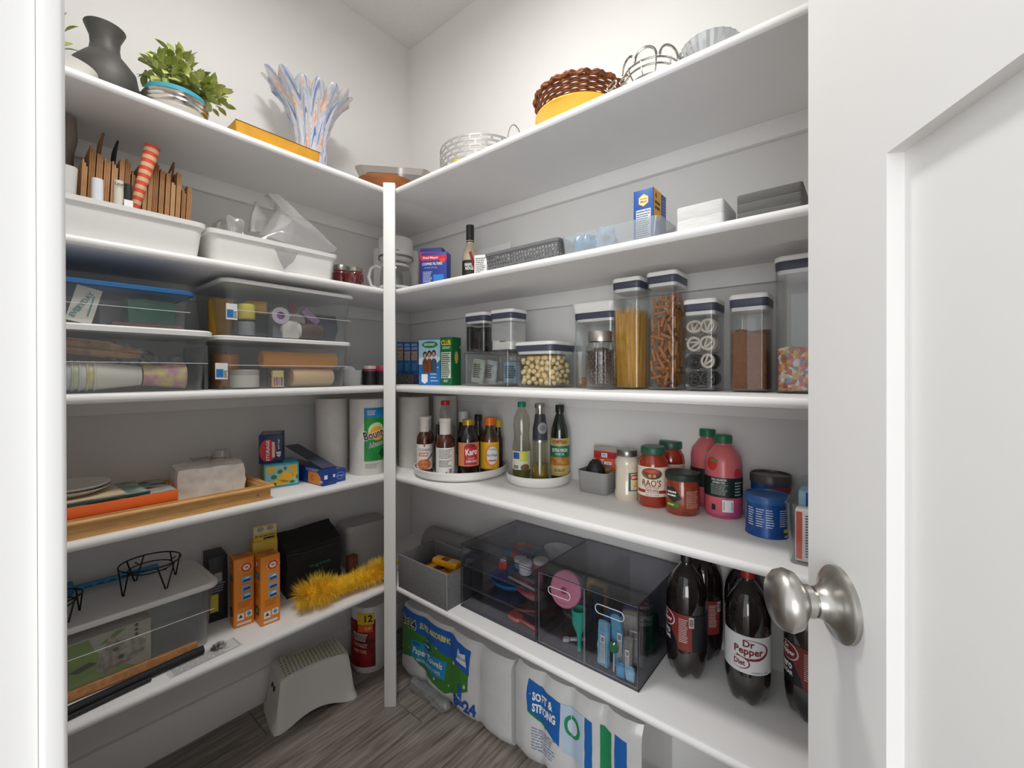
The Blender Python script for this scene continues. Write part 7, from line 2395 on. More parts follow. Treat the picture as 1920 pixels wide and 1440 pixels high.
# yellow feather duster
t = thing('feather_duster', 'fluffy bright yellow duster lying along the shelf edge', 'duster', (0, 0, 0), 0)
AX = [Vector((0.662, 1.42, Z5 + 0.050)), Vector((0.72, 1.415, Z5 + 0.048)), Vector((0.79, 1.405, Z5 + 0.042)), Vector((0.88, 1.400, Z5 + 0.042)), Vector((0.975, 1.405, Z5 + 0.042))]
def axp(u):
    f = u * 4
    i = min(3, int(f))
    return AX[i].lerp(AX[i + 1], f - i)
bm = bmesh.new()
b_tube(bm, AX, [0.022, 0.03, 0.026, 0.024, 0.012], 10)
core = new_obj('fluff_core', bm, M('#f0bb1c', 0.9, noise=0.25, scale=60), t, smooth=True)
bm = bmesh.new()
rr = random.Random(11)
for i in range(7000):
    u = rr.random()
    a = rr.uniform(0, 2 * PI)
    c = axp(u)
    rad = (0.037 + 0.008 * math.sin(u * 9)) * (0.75 + 0.45 * rr.random())
    if u < 0.3:
        rad *= 1.3
    d = Vector((rr.gauss(0, 0.35) - (0.8 if u < 0.12 else 0.1), math.cos(a), math.sin(a))).normalized()
    b = c + d * 0.012
    e = c + d * (rad + 0.012 * rr.random())
    if e.z < Z5 + 0.002:
        e.z = Z5 + 0.002 + 0.006 * rr.random()
    s = d.cross(Vector((rr.random(), rr.random(), rr.random()))).normalized() * 0.0011
    v = [bm.verts.new(b + s), bm.verts.new(b - s), bm.verts.new(e)]
    m_ = b.lerp(e, 0.6) + s * 2
    bm.faces.new(v)
o = new_obj('fluff', bm, M('#ffdc4a', 0.75, noise=0.2, scale=25), t, recalc=False)
o['kind'] = 'stuff'
tube('duster_handle', t, [AX[-1], AX[-1] + Vector((0.10, 0.03, -0.006))], 0.007, M('#e0b020', 0.4), 8)
# pale translucent bin lid leaning in the corner
t = thing('grey_tote', 'pale grey plastic tote behind the duster in the corner', 'tote', (0.985, 1.555, Z5), R(-4))
loft('tote_body', t, [(0, 0.17, 0.11, 0.02, 0, 0.06), (0.14, 0.19, 0.125, 0.025, 0, 0.06), (0.15, 0.195, 0.13, 0.027, 0, 0.06), (0.17, 0.18, 0.115, 0.027, 0, 0.06)], M('#a5a4a2', 0.45), 6)
t = thing('copper_strip', 'brown strap end sticking out beside the lunch bag', 'strap', (0.868, 1.475, Z5), 0)
box('strap', t, -0.018, 0.018, 0, 0.03, 0, 0.095, M('#6a3a2a', 0.6, noise=0.3, scale=40), 0.003)

# ------------------------------------------------------------------ lowest shelf, right
t = thing('foam_roll', 'grey foam roll lying in the corner behind the fabric bin', 'roll', (1.23, 1.33, Z5), 0)
lathe('roll', t, [(0, 0), (0.052, 0), (0.055, 0.003), (0.055, 0.25), (0.052, 0.253), (0, 0.253)], M('#8f8e8c', 0.8), 32, rot=(PI / 2, 0, 0), loc=(0, 0.14, 0.0555))
# grey fabric bin
FY0, FY1, FXF, FD, FH = 1.057, 1.318, 0.952, 0.17, 0.118
t = thing('fabric_bin', 'grey felt fabric bin holding yellow chocolate bars', 'bin', (FXF, (FY0 + FY1) / 2, Z5), RZ)
fm_ = M('#6d6d6e', 0.9, noise=0.15, scale=120, bump=0.3)
wf = FY1 - FY0
box('front_panel', t, -wf / 2, wf / 2, 0, 0.004, 0, FH, fm_, 0.001)
box('back_panel', t, -wf / 2, wf / 2, FD - 0.004, FD, 0, FH, fm_, 0.001)
box('side_panel', t, -wf / 2, -wf / 2 + 0.004, 0.0042, FD - 0.0042, 0, FH, fm_, 0.001)
box('side_panel', t, wf / 2 - 0.004, wf / 2, 0.0042, FD - 0.0042, 0, FH, fm_, 0.001)
box('bottom_panel', t, -wf / 2 + 0.0042, wf / 2 - 0.0042, 0.0042, FD - 0.0042, 0, 0.004, fm_)
tube('piping', t, [(-wf / 2, 0.001, FH), (wf / 2, 0.001, FH), (wf / 2, FD - 0.001, FH), (-wf / 2, FD - 0.001, FH)], 0.0018, M('#8a8a8a', 0.8), 6, closed=True)
tube('piping', t, [(wf / 2, 0, 0.002), (wf / 2, 0, FH)], 0.0018, M('#8a8a8a', 0.8), 6)
mtx = Matrix.Translation((FXF, (FY0 + FY1) / 2, Z5)) @ Matrix.Rotation(RZ, 4, 'Z')
for i, (x, y, z, a, c, lab) in enumerate(((0.035, 0.085, 0.0955, 8, '#d9981c', 'yellow chocolate bar on top in the fabric bin'), (0.04, 0.105, 0.0755, -14, '#cf8d18', 'yellow chocolate bar lying under the top one'), (0.105, 0.075, 0.0555, 84, '#dca023', 'yellow chocolate bar standing at the bin side'), (-0.0, 0.085, 0.0555, 4, '#c98616', 'yellow chocolate bar at the bottom of the fabric bin'))):
    t2 = thing('chocolate_bar', lab, 'chocolate', mtx @ Vector((x, y, z)), RZ + R(a), 'yellow chocolate bars')
    L_ = 0.11 if i != 2 else 0.06
    loft('wrapper', t2, [(0, L_ * 0.96, 0.036, 0.004), (0.009, L_, 0.04, 0.005), (0.019, L_ * 0.95, 0.034, 0.004)], M(c, 0.3, noise=0.2, scale=40, coat=0.3), 3)
    rect('brown_print', t2, -0.02, 0.012, -0.012, 0.012, ('T', 0.0192), M('#6b2a1c', .4), 0.0004)
    rect('silver_print', t2, 0.014, 0.03, -0.014, 0.014, ('T', 0.0192), M('#a8a59c', .4), 0.0004)
o = box('snack_carton', None, -0.10, 0.122, 0.012, 0.15, 0, 0.0505, M('#8a6a4a', 0.7), 0.002)
tag(o, 'brown snack carton at the bottom of the fabric bin under the bars', 'box'); o.location = mtx @ Vector((0, 0, 0.0045)); o.rotation_euler = (0, 0, RZ)
o = crumple('paper_scrap', None, 0.026, 0.022, 0.06, M('#c9c5bd', 0.7, noise=0.3, scale=60), 0.004, 60, 6, 5)
tag(o, 'crumpled silver wrapper in the fabric bin corner', 'wrapper'); o.location = mtx @ Vector((0.10, 0.132, 0.0555))

# smoked acrylic drawer units
smoke = CLEAR('#ebebee', 0.025, 0.03, edge=0.25)
smoke_edge = CLEAR('#6d6f78', 0.12, 0.05, edge=0.3)
def unit(lab, y_left, y_right, xf, h, d):
    w = y_left - y_right
    t = thing('drawer_unit', lab, 'drawer unit', (xf, (y_left + y_right) / 2, Z5), RZ, 'smoked drawer units')
    th = 0.003
    box('top_panel', t, -w / 2, w / 2, 0, d, h - th, h, smoke)
    box('bottom_panel', t, -w / 2, w / 2, 0, d, 0, th, smoke)
    box('side_panel', t, -w / 2, -w / 2 + th, 0, d, th + 0.0001, h - th - 0.0001, smoke)
    box('side_panel', t, w / 2 - th, w / 2, 0, d, th + 0.0001, h - th - 0.0001, smoke)
    box('back_panel', t, -w / 2 + th, w / 2 - th, d - th, d, th + 0.0001, h - th - 0.0001, smoke)
    bm = bmesh.new()
    e = 0.0011
    for z in (0.0015, h - 0.0015):
        for y in (0, d):
            b_tube(bm, [(-w / 2, y, z), (w / 2, y, z)], e, 4)
        for x in (-w / 2, w / 2):
            b_tube(bm, [(x, 0, z), (x, d, z)], e, 4)
    for x in (-w / 2, w / 2):
        b_tube(bm, [(x, 0, 0), (x, 0, h)], e, 4)
    new_obj('dark_edges', bm, M('#23242a', 0.3), t)
    return t, w
def drawer(t, x0, x1, z0, z1, d, hole=None):
    dr = bpy.data.objects.new('drawer', None); COL.objects.link(dr); dr.parent = t
    th = 0.0025
    dc = CLEAR('#f0f0f3', 0.02, 0.03, edge=0.25) if hole is None else CLEAR('#f4f4f6', 0.02, 0.03, edge=0.25)
    box('drawer_front', dr, x0, x1, 0.004, 0.004 + th, z0, z1, dc)
    box('drawer_bottom', dr, x0, x1, 0.0067, d - 0.01, z0, z0 + th, dc)
    box('drawer_side', dr, x0, x0 + th, 0.0067, d - 0.01, z0 + th, z1 - 0.004, dc)
    box('drawer_side', dr, x1 - th, x1, 0.0067, d - 0.01, z0 + th, z1 - 0.004, dc)
    bm = bmesh.new()
    for q in (((x0, z0), (x1, z0)), ((x0, z1), (x1, z1)), ((x0, z0), (x0, z1)), ((x1, z0), (x1, z1))):
        b_tube(bm, [(q[0][0], 0.004, q[0][1]), (q[1][0], 0.004, q[1][1])], 0.0009, 4)
    new_obj('drawer_edge', bm, M('#3a3b42' if hole is None else '#77787e', 0.25), dr)
    if hole:
        c, z, hw, hh = hole
        pts = []
        for i in range(20):
            a = 2 * PI * i / 20
            pts.append((c + math.copysign(hw - hh, math.cos(a)) + hh * math.cos(a), 0.0035, z + hh * math.sin(a)))
        tube('handle_rim', dr, pts, 0.0012, M('#c9cacc', 0.2), 6, closed=True)
    return dr
U1, w1 = unit('smoked acrylic unit with three shallow drawers of kitchen tools', 1.046, 0.738, 1.004, 0.209, 0.295)
zs_ = [0.005, 0.073, 0.141, 0.203]
for i in range(3):
    drawer(U1, -w1 / 2 + 0.004, w1 / 2 - 0.004, zs_[i] - 0.0, zs_[i + 1] - 0.004, 0.295)
U2, w2_ = unit('smoked acrylic unit with two tall drawers of baby ware and sweets', 0.733, 0.428, 1.004, 0.211, 0.295)
drawer(U2, -w2_ / 2 + 0.004, -0.0015, 0.005, 0.203, 0.295, (-w2_ * 0.26, 0.165, 0.036, 0.011))
drawer(U2, 0.0015, w2_ / 2 - 0.004, 0.005, 0.203, 0.295, (w2_ * 0.24, 0.165, 0.040, 0.012))
m1 = Matrix.Translation((1.004, (1.046 + 0.738) / 2, Z5)) @ Matrix.Rotation(RZ, 4, 'Z')
m2 = Matrix.Translation((1.004, (0.733 + 0.428) / 2, Z5)) @ Matrix.Rotation(RZ, 4, 'Z')
def spoon(lab, m, p, rz, L, col, bw=0.02, bl=0.03):
    t = thing('spatula', lab, 'utensil', m @ Vector(p), RZ + rz)
    box('handle', t, bl, L, -0.006, 0.006, 0.001, 0.009, M(col, 0.4), 0.003)
    loft('blade', t, [(0, bl * 2, bw * 2, bw * 0.9), (0.009, bl * 1.8, bw * 1.8, bw * 0.8)], M(col, 0.4), 5)
spoon('pink silicone spatula in the bottom smoked drawer', m1, (0.04, 0.05, 0.0085), R(-10), 0.10, '#d9655f', 0.018, 0.028)
spoon('red silicone spatula in the bottom smoked drawer', m1, (0.11, 0.14, 0.0085), R(215), 0.12, '#c94f4a', 0.016, 0.026)
spoon('black spatula lying behind the pink one in the bottom drawer', m1, (0.0, 0.12, 0.0085), R(20), 0.11, '#2a2a30', 0.02, 0.03)
t = thing('blue_plate', 'blue divided baby plate in the middle smoked drawer', 'plate', m1 @ Vector((-0.015, 0.105, 0.0765)), RZ)
lathe('plate_dish', t, [(0, 0), (0.05, 0), (0.072, 0.018), (0.075, 0.026), (0.072, 0.026), (0.048, 0.004), (0, 0.004)], M('#2f7fb8', 0.35), 32)
t = thing('pink_bowl', 'pale pink bowl with red rim in the middle smoked drawer', 'bowl', m1 @ Vector((0.092, 0.10, 0.0765)), RZ)
loft('bowl_body', t, [(0, 0.05, 0.08, 0.02), (0.022, 0.075, 0.13, 0.03), (0.034, 0.085, 0.15, 0.032), (0.034, 0.078, 0.142, 0.03), (0.008, 0.045, 0.075, 0.02)], M('#c9a59c', 0.35), 6)
loft('rim', t, [(0.0345, 0.088, 0.153, 0.033), (0.041, 0.088, 0.153, 0.033), (0.041, 0.077, 0.14, 0.03), (0.0345, 0.077, 0.14, 0.03), (0.0345, 0.088, 0.153, 0.033)], M('#b52c48', 0.35), 6, False, False)
t = thing('snack_card', 'red and white snack package lying in the middle drawer', 'packet', m1 @ Vector((0.07, 0.08, 0.1215)), RZ + R(-8))
box('card', t, -0.06, 0.06, -0.035, 0.05, 0, 0.008, M('#d5cfc8', 0.5), 0.001)
rect('red_print', t, -0.058, 0.058, -0.033, -0.016, ('T', 0.0081), M('#b03040', .5), 0.0003)
poly('green_print', t, oval(0.045, 0.0, 0.012, 0.012, 12), ('T', 0.0081), M('#4f8a3a', .5), 0.0004)
lines(t, -0.04, 0.02, 0.0, 0.024, 2, ('T', 0.0081), INK, 0.4, 0.2, off=0.0004)
t = thing('white_bowl', 'white oval bowl at the back of the top smoked drawer', 'bowl', m1 @ Vector((0.085, 0.225, 0.1445)), RZ)
loft('bowl_body', t, [(0, 0.06, 0.05, 0.024), (0.03, 0.09, 0.075, 0.036), (0.04, 0.10, 0.085, 0.042), (0.04, 0.093, 0.078, 0.038), (0.01, 0.055, 0.045, 0.02)], M('#d3d5d8', 0.3), 7)
rr = random.Random(2)
for i, (x, y, r, h, c, lab) in enumerate(((0.06, 0.075, 0.021, 0.038, '#d3d3d6', 'small white lidded spice tub in the top smoked drawer'), (0.098, 0.105, 0.023, 0.045, '#9a3a40', 'small jar with red label and white rim in the top drawer'), (0.02, 0.10, 0.02, 0.03, '#8a8c92', 'small grey tub in the top smoked drawer'))):
    t = thing('spice_tub', lab, 'tub', m1 @ Vector((x, y, 0.1445)), RZ)
    lathe('tub_body', t, [(0, 0), (r * 0.9, 0), (r, h * 0.1), (r, h * 0.75), (0, h * 0.75)], M(c, 0.4), 22)
    lathe('tub_lid', t, [(0, h * 0.752), (r * 1.04, h * 0.752), (r * 1.04, h * 0.97), (r * 0.95, h), (0, h)], M('#dcdcdc', 0.4), 22)
cols = ['#3f7fb5', '#c9642c', '#7a4f9a', '#b5434a', '#4f93b8', '#3f5f95', '#d0862f', '#a83f52', '#5a6aa8']
for i in range(9):
    x, y = -0.07 + (i % 3) * 0.032 + rr.uniform(-.003, .003), 0.15 + (i // 3) * 0.036
    o = crumple('candy_packet', None, 0.026, 0.030, 0.018, M(cols[i], 0.35, noise=0.3, scale=60), 0.002, 80, 5, i)
    tag(o, ['light blue', 'orange', 'purple', 'red', 'sky blue', 'navy', 'amber', 'crimson', 'violet blue'][i] + ' sweet packet in the pile in the top smoked drawer', 'packet', 'sweet packets in the top drawer')
    o.location = m1 @ Vector((x, y, 0.1445)); o.rotation_euler = (0, 0, rr.uniform(-.3, .3))
t = thing('gift_tag', 'small red and white toy clip at the front of the top drawer', 'clip', m1 @ Vector((-0.015, 0.055, 0.1445)), RZ + 0.4)
box('clip_body', t, -0.014, 0.014, -0.008, 0.008, 0, 0.026, M('#b8432f', 0.4), 0.003)
lathe('clip_disc', t, [(0, 0), (0.010, 0), (0.010, 0.006), (0, 0.006)], M('#cfd5da', 0.4), 18, loc=(0, 0, 0.0265))
# second unit, left drawer
t = thing('pink_container', 'pink screw-lid snack container standing on edge in the tall drawer', 'container', m2 @ Vector((-0.085, 0.06, 0.105)), RZ)
lathe('lid', t, [(0, 0), (0.048, 0), (0.050, 0.004), (0.050, 0.016), (0.046, 0.020), (0.040, 0.0205), (0.039, 0.018), (0, 0.018)], M('#d886a0', 0.35), 36, rot=(PI / 2 - R(15), 0, 0), loc=(0, 0, 0.050))
lathe('cup', t, [(0, -0.03), (0.038, -0.03), (0.046, -0.0005), (0, -0.0005)], M('#7a9cc8', 0.35), 36, rot=(PI / 2 - R(15), 0, 0), loc=(0, 0, 0.050))
poly('emblem', t, oval(0, 0.052, 0.011, 0.009, 6), ('F', -0.024), M('#b5365a', .4), 0.0012)
box('container_rest', t, -0.035, 0.035, 0.02, 0.09, -0.0965, -0.001, CLEAR('#b9bcc4', 0.08, 0.05), 0.003)
t = thing('teal_funnel', 'teal funnel hanging point down in the tall drawer', 'funnel', m2 @ Vector((-0.034, 0.036, 0.0085)), RZ)
lathe('cone', t, [(0.006, 0.0), (0.007, 0.045), (0.020, 0.075), (0.022, 0.115), (0.020, 0.115), (0.018, 0.077), (0.005, 0.046), (0.004, 0.0), (0.006, 0)], M('#2aa58e', 0.35), 28)
t = thing('shape_toy', 'yellow square plastic toy hoop at the back of the tall drawer', 'toy', m2 @ Vector((-0.055, 0.18, 0.0085)), RZ)
loft('ring', t, [(0, 0.07, 0.014, 0.006), (0.012, 0.07, 0.014, 0.006)], M('#d9b02c', 0.4), 4, loc=(0, 0, 0.12))
box('post', t, -0.035, -0.023, -0.007, 0.007, 0, 0.1195, M('#d9b02c', 0.4), 0.002)
box('post', t, 0.023, 0.035, -0.007, 0.007, 0, 0.1195, M('#d9b02c', 0.4), 0.002)
t = thing('teal_cup', 'teal cup in the back of the tall drawer', 'cup', m2 @ Vector((-0.095, 0.225, 0.0085)), RZ)
lathe('cup_body', t, [(0, 0), (0.026, 0), (0.036, 0.11), (0.034, 0.11), (0.024, 0.004), (0, 0.004)], M('#3f8a8e', 0.35), 28)
spoon('white straw spoon lying on the bottom of the tall drawer', m2, (-0.085, 0.05, 0.0085), R(40), 0.055, '#b9bcc2', 0.006, 0.01)
# second unit, right drawer: packets
pk_ = [(0.045, 0.025, 0.030, 0.115, 6, '#7fb9d6', 'pale blue cereal bar packet standing upright in the right drawer'),
       (0.082, 0.045, 0.028, 0.13, -14, '#6fb3d8', 'blue spotted bar packet leaning in the right drawer'),
       (0.112, 0.024, 0.024, 0.10, 10, '#8f8a82', 'grey foil wrapper standing in the right drawer'),
       (0.10, 0.085, 0.06, 0.13, 5, '#a9a49a', 'large silver grey sweet bag in the right drawer')]
for i, (x, y, w_, h_, a, c, lab) in enumerate(pk_):
    t = thing('bar_packet', lab, 'packet', m2 @ Vector((x, y, 0.0105)), RZ + R(5 * i - 6), 'packets in the right drawer')
    o = crumple('wrapper', t, w_, 0.014 if i < 3 else 0.03, h_, M(c, 0.35, noise=0.2, scale=50, coat=0.3), 0.0022, 60, 6, i + 40, round_=0.2)
    o.rotation_euler = (0, R(a * 0.3), 0)
    rect('white_print', t, -w_ * 0.05, w_ * 0.4, h_ * 0.1, h_ * 0.72, ('F', -0.011 if i < 3 else -0.02), M('#d6d8d8', .5), 0.0004)
    lines(t, -w_ * 0.02, w_ * 0.38, h_ * 0.12, h_ * 0.55, 14, ('F', -0.011 if i < 3 else -0.02), INK, 0.35, 0.2)
    barcode(t, w_ * 0.0, w_ * 0.38, h_ * 0.56, h_ * 0.7, ('F', -0.011 if i < 3 else -0.02), WHITE, INK)
t = thing('green_lollipop', 'green round lollipop lying in the right drawer', 'lollipop', m2 @ Vector((0.078, 0.0185, 0.0085)), RZ)
lathe('candy', t, [(0, 0), (0.010, 0), (0.014, 0.005), (0.010, 0.011), (0, 0.011)], M('#2f7a4a', 0.2, coat=0.5), 22, rot=(PI / 2, 0, 0), loc=(0, 0.004, 0.062))
tube('stick', t, [(0, 0, 0.0), (0, 0, 0.047)], 0.0016, M('#d8d8d8', .5), 6)
for i, (x, y, c, lab) in enumerate(((0.10, 0.013, '#4aa0cf', 'blue wrapped candy at the front of the right drawer'), (0.125, 0.0145, '#8fc4df', 'pale blue lettered wrapper at the front of the right drawer'), (0.03, 0.11, '#2f6fae', 'dark blue packet at the back of the right drawer'), (0.06, 0.16, '#5a63b0', 'violet packet at the back of the right drawer'), (0.11, 0.17, '#2f6a4a', 'green packet at the back of the right drawer'))):
    o = crumple('candy', None, 0.022 if i < 2 else 0.04, 0.008 if i < 2 else 0.05, 0.035 if i < 2 else 0.10, M(c, 0.3, noise=0.3, scale=70, coat=0.3), 0.0016, 80, 5, i + 60)
    tag(o, lab, 'candy', 'wrapped sweets in the right drawer'); o.location = m2 @ Vector((x, y, 0.0085)); o.rotation_euler = (0, 0, RZ)

# two litre soda bottles
cola = M('#1b1413', 0.08, coat=0.8)
def soda(lab, x, y, kind, turn=0, capc='#1a1a1a', h=0.305, r=0.0495):
    t = thing('soda_bottle', lab, 'bottle', (x, y, Z5), math.atan2(y, x) - PI / 2 + R(turn), 'two litre soda bottles')
    lob = lambda a, z: 1 + (0.16 * (1 - z / 0.045) * (abs(math.cos(2.5 * a)) - 0.65) if z < 0.045 else 0)
    lft = lambda a, z: (0.018 * (1 - abs(math.cos(2.5 * a))) * max(0, 1 - z / 0.02) if z < 0.02 else 0)
    lathe('bottle_body', t, [(0, 0.012), (r * 0.4, 0.008), (r * 0.62, 0.0), (r * 0.80, 0.010), (r * 0.93, 0.03), (r, 0.055), (r, 0.075), (r * 0.985, 0.08), (r * 0.985, 0.17), (r, 0.175), (r, 0.20), (r * 0.93, 0.225), (r * 0.72, 0.252), (r * 0.42, 0.273), (r * 0.28, 0.281), (r * 0.26, 0.286), (0, 0.286)], cola, 50, fr=lob, fz=lft)
    lathe('cap', t, [(0, 0.2865), (r * 0.285, 0.2865), (r * 0.285, h - 0.002), (r * 0.26, h), (0, h)], M(capc, 0.4), 28, fr=lambda a, z: 1 + 0.02 * math.cos(28 * a))
    rp = r * 0.985 + 0.0006
    maroon = M('#7a1c24', 0.45)
    if kind == 'diet':
        wrap('label', t, rp, 0.082, 0.168, -179.9, 179.9, M('#d9dade', 0.45), 40)
        poly('oval_print', t, [(0.003 + 0.043 * math.cos(a), 0.137 + 0.024 * math.sin(a)) for a in [R(100 - i * 12) for i in range(20)]] + [(0.001 + 0.040 * math.cos(a), 0.139 + 0.021 * math.sin(a)) for a in [R(100 - i * 12) for i in range(19, -1, -1)]], ('C', rp), maroon, 0.0008)
        txt(t, 'Dr', 0.002, 0.151, 0.024, ('C', rp), maroon, h=0.016, bold=0.03)
        txt(t, 'Pepper', 0.002, 0.132, 0.062, ('C', rp), maroon, h=0.022, bold=0.03)
        txt(t, 'EST. 1885', 0.016, 0.117, 0.020, ('C', rp), maroon, h=0.004, bold=0.02)
        poly('oval_print', t, [(-0.016 + 0.021 * math.cos(a), 0.105 + 0.014 * math.sin(a)) for a in [2 * PI * i / 24 for i in range(24)]], ('C', rp), maroon, 0.0008)
        poly('oval_print', t, [(-0.0175 + 0.0195 * math.cos(a), 0.1055 + 0.0125 * math.sin(a)) for a in [2 * PI * i / 24 for i in range(24)]], ('C', rp), M('#d9dade', 0.45), 0.0012)
        txt(t, 'Diet', -0.017, 0.106, 0.024, ('C', rp), maroon, h=0.013, bold=0.03, off=0.0018)
        txt(t, '2 LITERS (2.1 QT)', 0.026, 0.087, 0.036, ('C', rp), INK, h=0.004, bold=0.01)
    else:
        wrap('label', t, rp, 0.080, 0.170, -179.9, 179.9, M('#16161a', 0.4), 40)
        poly('maroon_print', t, [(-0.035, 0.1695), (0.045, 0.1695), (0.045, 0.081), (0.012, 0.081), (0.008, 0.10), (-0.010, 0.13), (-0.035, 0.135)], ('C', rp), M('#7a2a26', .45), 0.0006)
        poly('oval_print', t, oval(-0.022, 0.149, 0.026, 0.020, 22), ('C', rp), M('#d8cfd0', .5), 0.0009)
        poly('oval_print', t, oval(-0.023, 0.149, 0.024, 0.018, 22), ('C', rp), maroon, 0.0012)
        txt(t, 'Dr', -0.026, 0.158, 0.014, ('C', rp), WHITE, h=0.009, bold=0.03, off=0.0016)
        txt(t, 'Pepper', -0.024, 0.146, 0.040, ('C', rp), WHITE, h=0.014, bold=0.03, off=0.0016)
        txt(t, 'zero', -0.028, 0.116, 0.034, ('C', rp), WHITE, h=0.013, bold=0.03)
        txt(t, 'SUGAR', -0.026, 0.101, 0.034, ('C', rp), WHITE, h=0.010, bold=0.03)
        lines(t, 0.014, 0.036, 0.10, 0.16, 14, ('C', rp), M('#d8c9c4', .5), 0.35)
        barcode(t, 0.038, 0.050, 0.14, 0.166, ('C', rp), M('#c9c4bc', .5), INK, vertical=False)
    return t
soda('zero sugar cola bottle beside the smoked drawers, facts panel showing', 1.155, 0.362, 'zero', -38)
soda('diet soda bottle with white label and red cap in front', 1.160, 0.221, 'diet', 0, '#a8281f')
soda('zero sugar soda bottle half hidden behind the door knob', 1.186, 0.100, 'zero', -28)
soda('zero sugar soda bottle at the wall, dark label behind the front bottles', 1.2575, 0.350, 'zero', 0)
soda('diet soda bottle at the wall behind the one with red cap', 1.2575, 0.245, 'diet', -25)

# ------------------------------------------------------------------ floor
# step stool
SW, SD, SH = 0.285, 0.195, 0.166
t = thing('step_stool', 'white plastic step stool with green grip dots and curved sides', 'stool', (0.752, 1.572, 0), R(-11))
bm = bmesh.new()
NL = 12
rings = []
for (zz, k, kd) in ((0, 1.0, 1.0), (0.012, 0.995, 0.99), (0.02, 0.95, 0.94), (0.09, 0.89, 0.86), (0.15, 0.83, 0.79), (0.160, 0.81, 0.77), (SH, 0.76, 0.71)):
    ring = []
    w, d = SW * k, SD * kd
    n = 14
    def bow(u, s):
        return s * (-0.02) * (1 - u * u)
    for i in range(n):
        u = -1 + 2 * i / n
        ring.append((u * w / 2, -d / 2 - bow(u, 1), zz))
    for i in range(5):
        u = -1 + 2 * i / 5
        ring.append((w / 2, u * d / 2, zz))
    for i in range(n):
        u = 1 - 2 * i / n
        ring.append((u * w / 2, d / 2 + bow(u, 1), zz))
    for i in range(5):
        u = 1 - 2 * i / 5
        ring.append((-w / 2, u * d / 2, zz))
    # soften the corners
    m_ = len(ring)
    ring = [tuple((Vector(ring[i - 1]) + Vector(ring[i]) * 2 + Vector(ring[(i + 1) % m_])) / 4) for i in range(m_)]
    if zz == 0:
        ring = [(x, y, 0.022 * max(0, 1 - (x / (SW * 0.32)) ** 2) * (1 if abs(y) > SD * 0.3 else 0)) for x, y, z in ring]
    elif zz < 0.03:
        ring = [(x, y, z + 0.022 * max(0, 1 - (x / (SW * 0.32)) ** 2) * (1 if abs(y) > SD * 0.28 else 0)) for x, y, z in ring]
    rings.append([bm.verts.new(p) for p in ring])
for a, b in zip(rings, rings[1:]):
    m_ = len(a)
    for i in range(m_):
        bm.faces.new((a[i], a[(i + 1) % m_], b[(i + 1) % m_], b[i]))
bm.faces.new(rings[-1])
new_obj('stool_body', bm, M('#d8d5d0', 0.4), t, smooth=50)
dm_ = M('#8f9440', 0.6)
bmd = bmesh.new()
b_lathe(bmd, [(0, 0.0012), (0.0030, 0.001), (0.0038, 0)], 8)
dot0 = None
for i in range(16):
    for j in range(8):
        u, v_ = -1 + 2 * (i + 0.5) / 16, -1 + 2 * (j + 0.5) / 8
        x = u * SW * 0.355
        bw_ = SD * 0.335 - 0.018 * (1 - u * u)
        if dot0 is None:
            dot0 = new_obj('grip_dot', bmd, dm_, t, smooth=True)
            o = dot0
        else:
            o = dot0.copy(); COL.objects.link(o)
        o.location = (x, v_ * bw_, SH + 0.0002)
for s in (-1, 1):
    lathe('grip_hole', t, [(0, 0), (0.007, 0), (0.0085, 0.0015), (0.0085, 0.002), (0, 0.002)], M('#2a2a28', 0.7), 16, rot=(0, -PI / 2 + R(10), 0), loc=(-SW * 0.436, s * 0.014 - 0.012, 0.118))

# single wrapped towel roll with red label
x, y, r = 1.010, 1.592, 0.074
hb_ = 0.262
t = thing('wrapped_towel_roll', 'wrapped paper towel roll with red checked label standing on the floor', 'paper towels', (x, y, 0), faceto(680))
lathe('roll', t, [(0, 0), (r * 0.9, 0), (r, 0.012), (r * 1.01, hb_ * 0.5), (r, hb_ - 0.012), (r * 0.9, hb_), (0, hb_)], M('#d5d3d0', 0.35, noise=0.08, scale=30, bump=0.4, coat=0.3), 36)
rp = r * 1.01 + 0.0008
chk = M('#a5161d', 0.45, col2='#5f0f14', scale=16)
wrap('label', t, rp, 0.03, 0.215, -100, 14, chk, 20)
wrap('yellow_patch', t, rp + 0.0006, 0.20, 0.245, -40, 10, M('#e0bd1e', 0.45), 10)
wrap('orange_patch', t, rp + 0.0010, 0.17, 0.2005, -38, 6, M('#d8662a', 0.45), 10)
txt(t, '12', -0.008, 0.224, 0.03, ('C', rp), INK, h=0.028, bold=0.03, off=0.0022)
txt(t, 'BRAWNY', -0.045, 0.150, 0.062, ('C', rp), WHITE, h=0.030, bold=0.09, off=0.0012, rot=-8)
txt(t, 'BRAWNY', -0.045, 0.150, 0.058, ('C', rp), INK, h=0.024, bold=0.03, off=0.0018, rot=-8)
txt(t, 'STRONGEST', -0.042, 0.118, 0.060, ('C', rp), M('#e5b0a8', .5), h=0.016, bold=0.02, off=0.0014, rot=-8)
txt(t, 'PAPER TOWEL', -0.042, 0.094, 0.056, ('C', rp), M('#e5b0a8', .5), h=0.014, bold=0.02, off=0.0014, rot=-8)
txt(t, 'FULL SHEET', -0.010, 0.185, 0.024, ('C', rp), WHITE, h=0.010, off=0.0022)


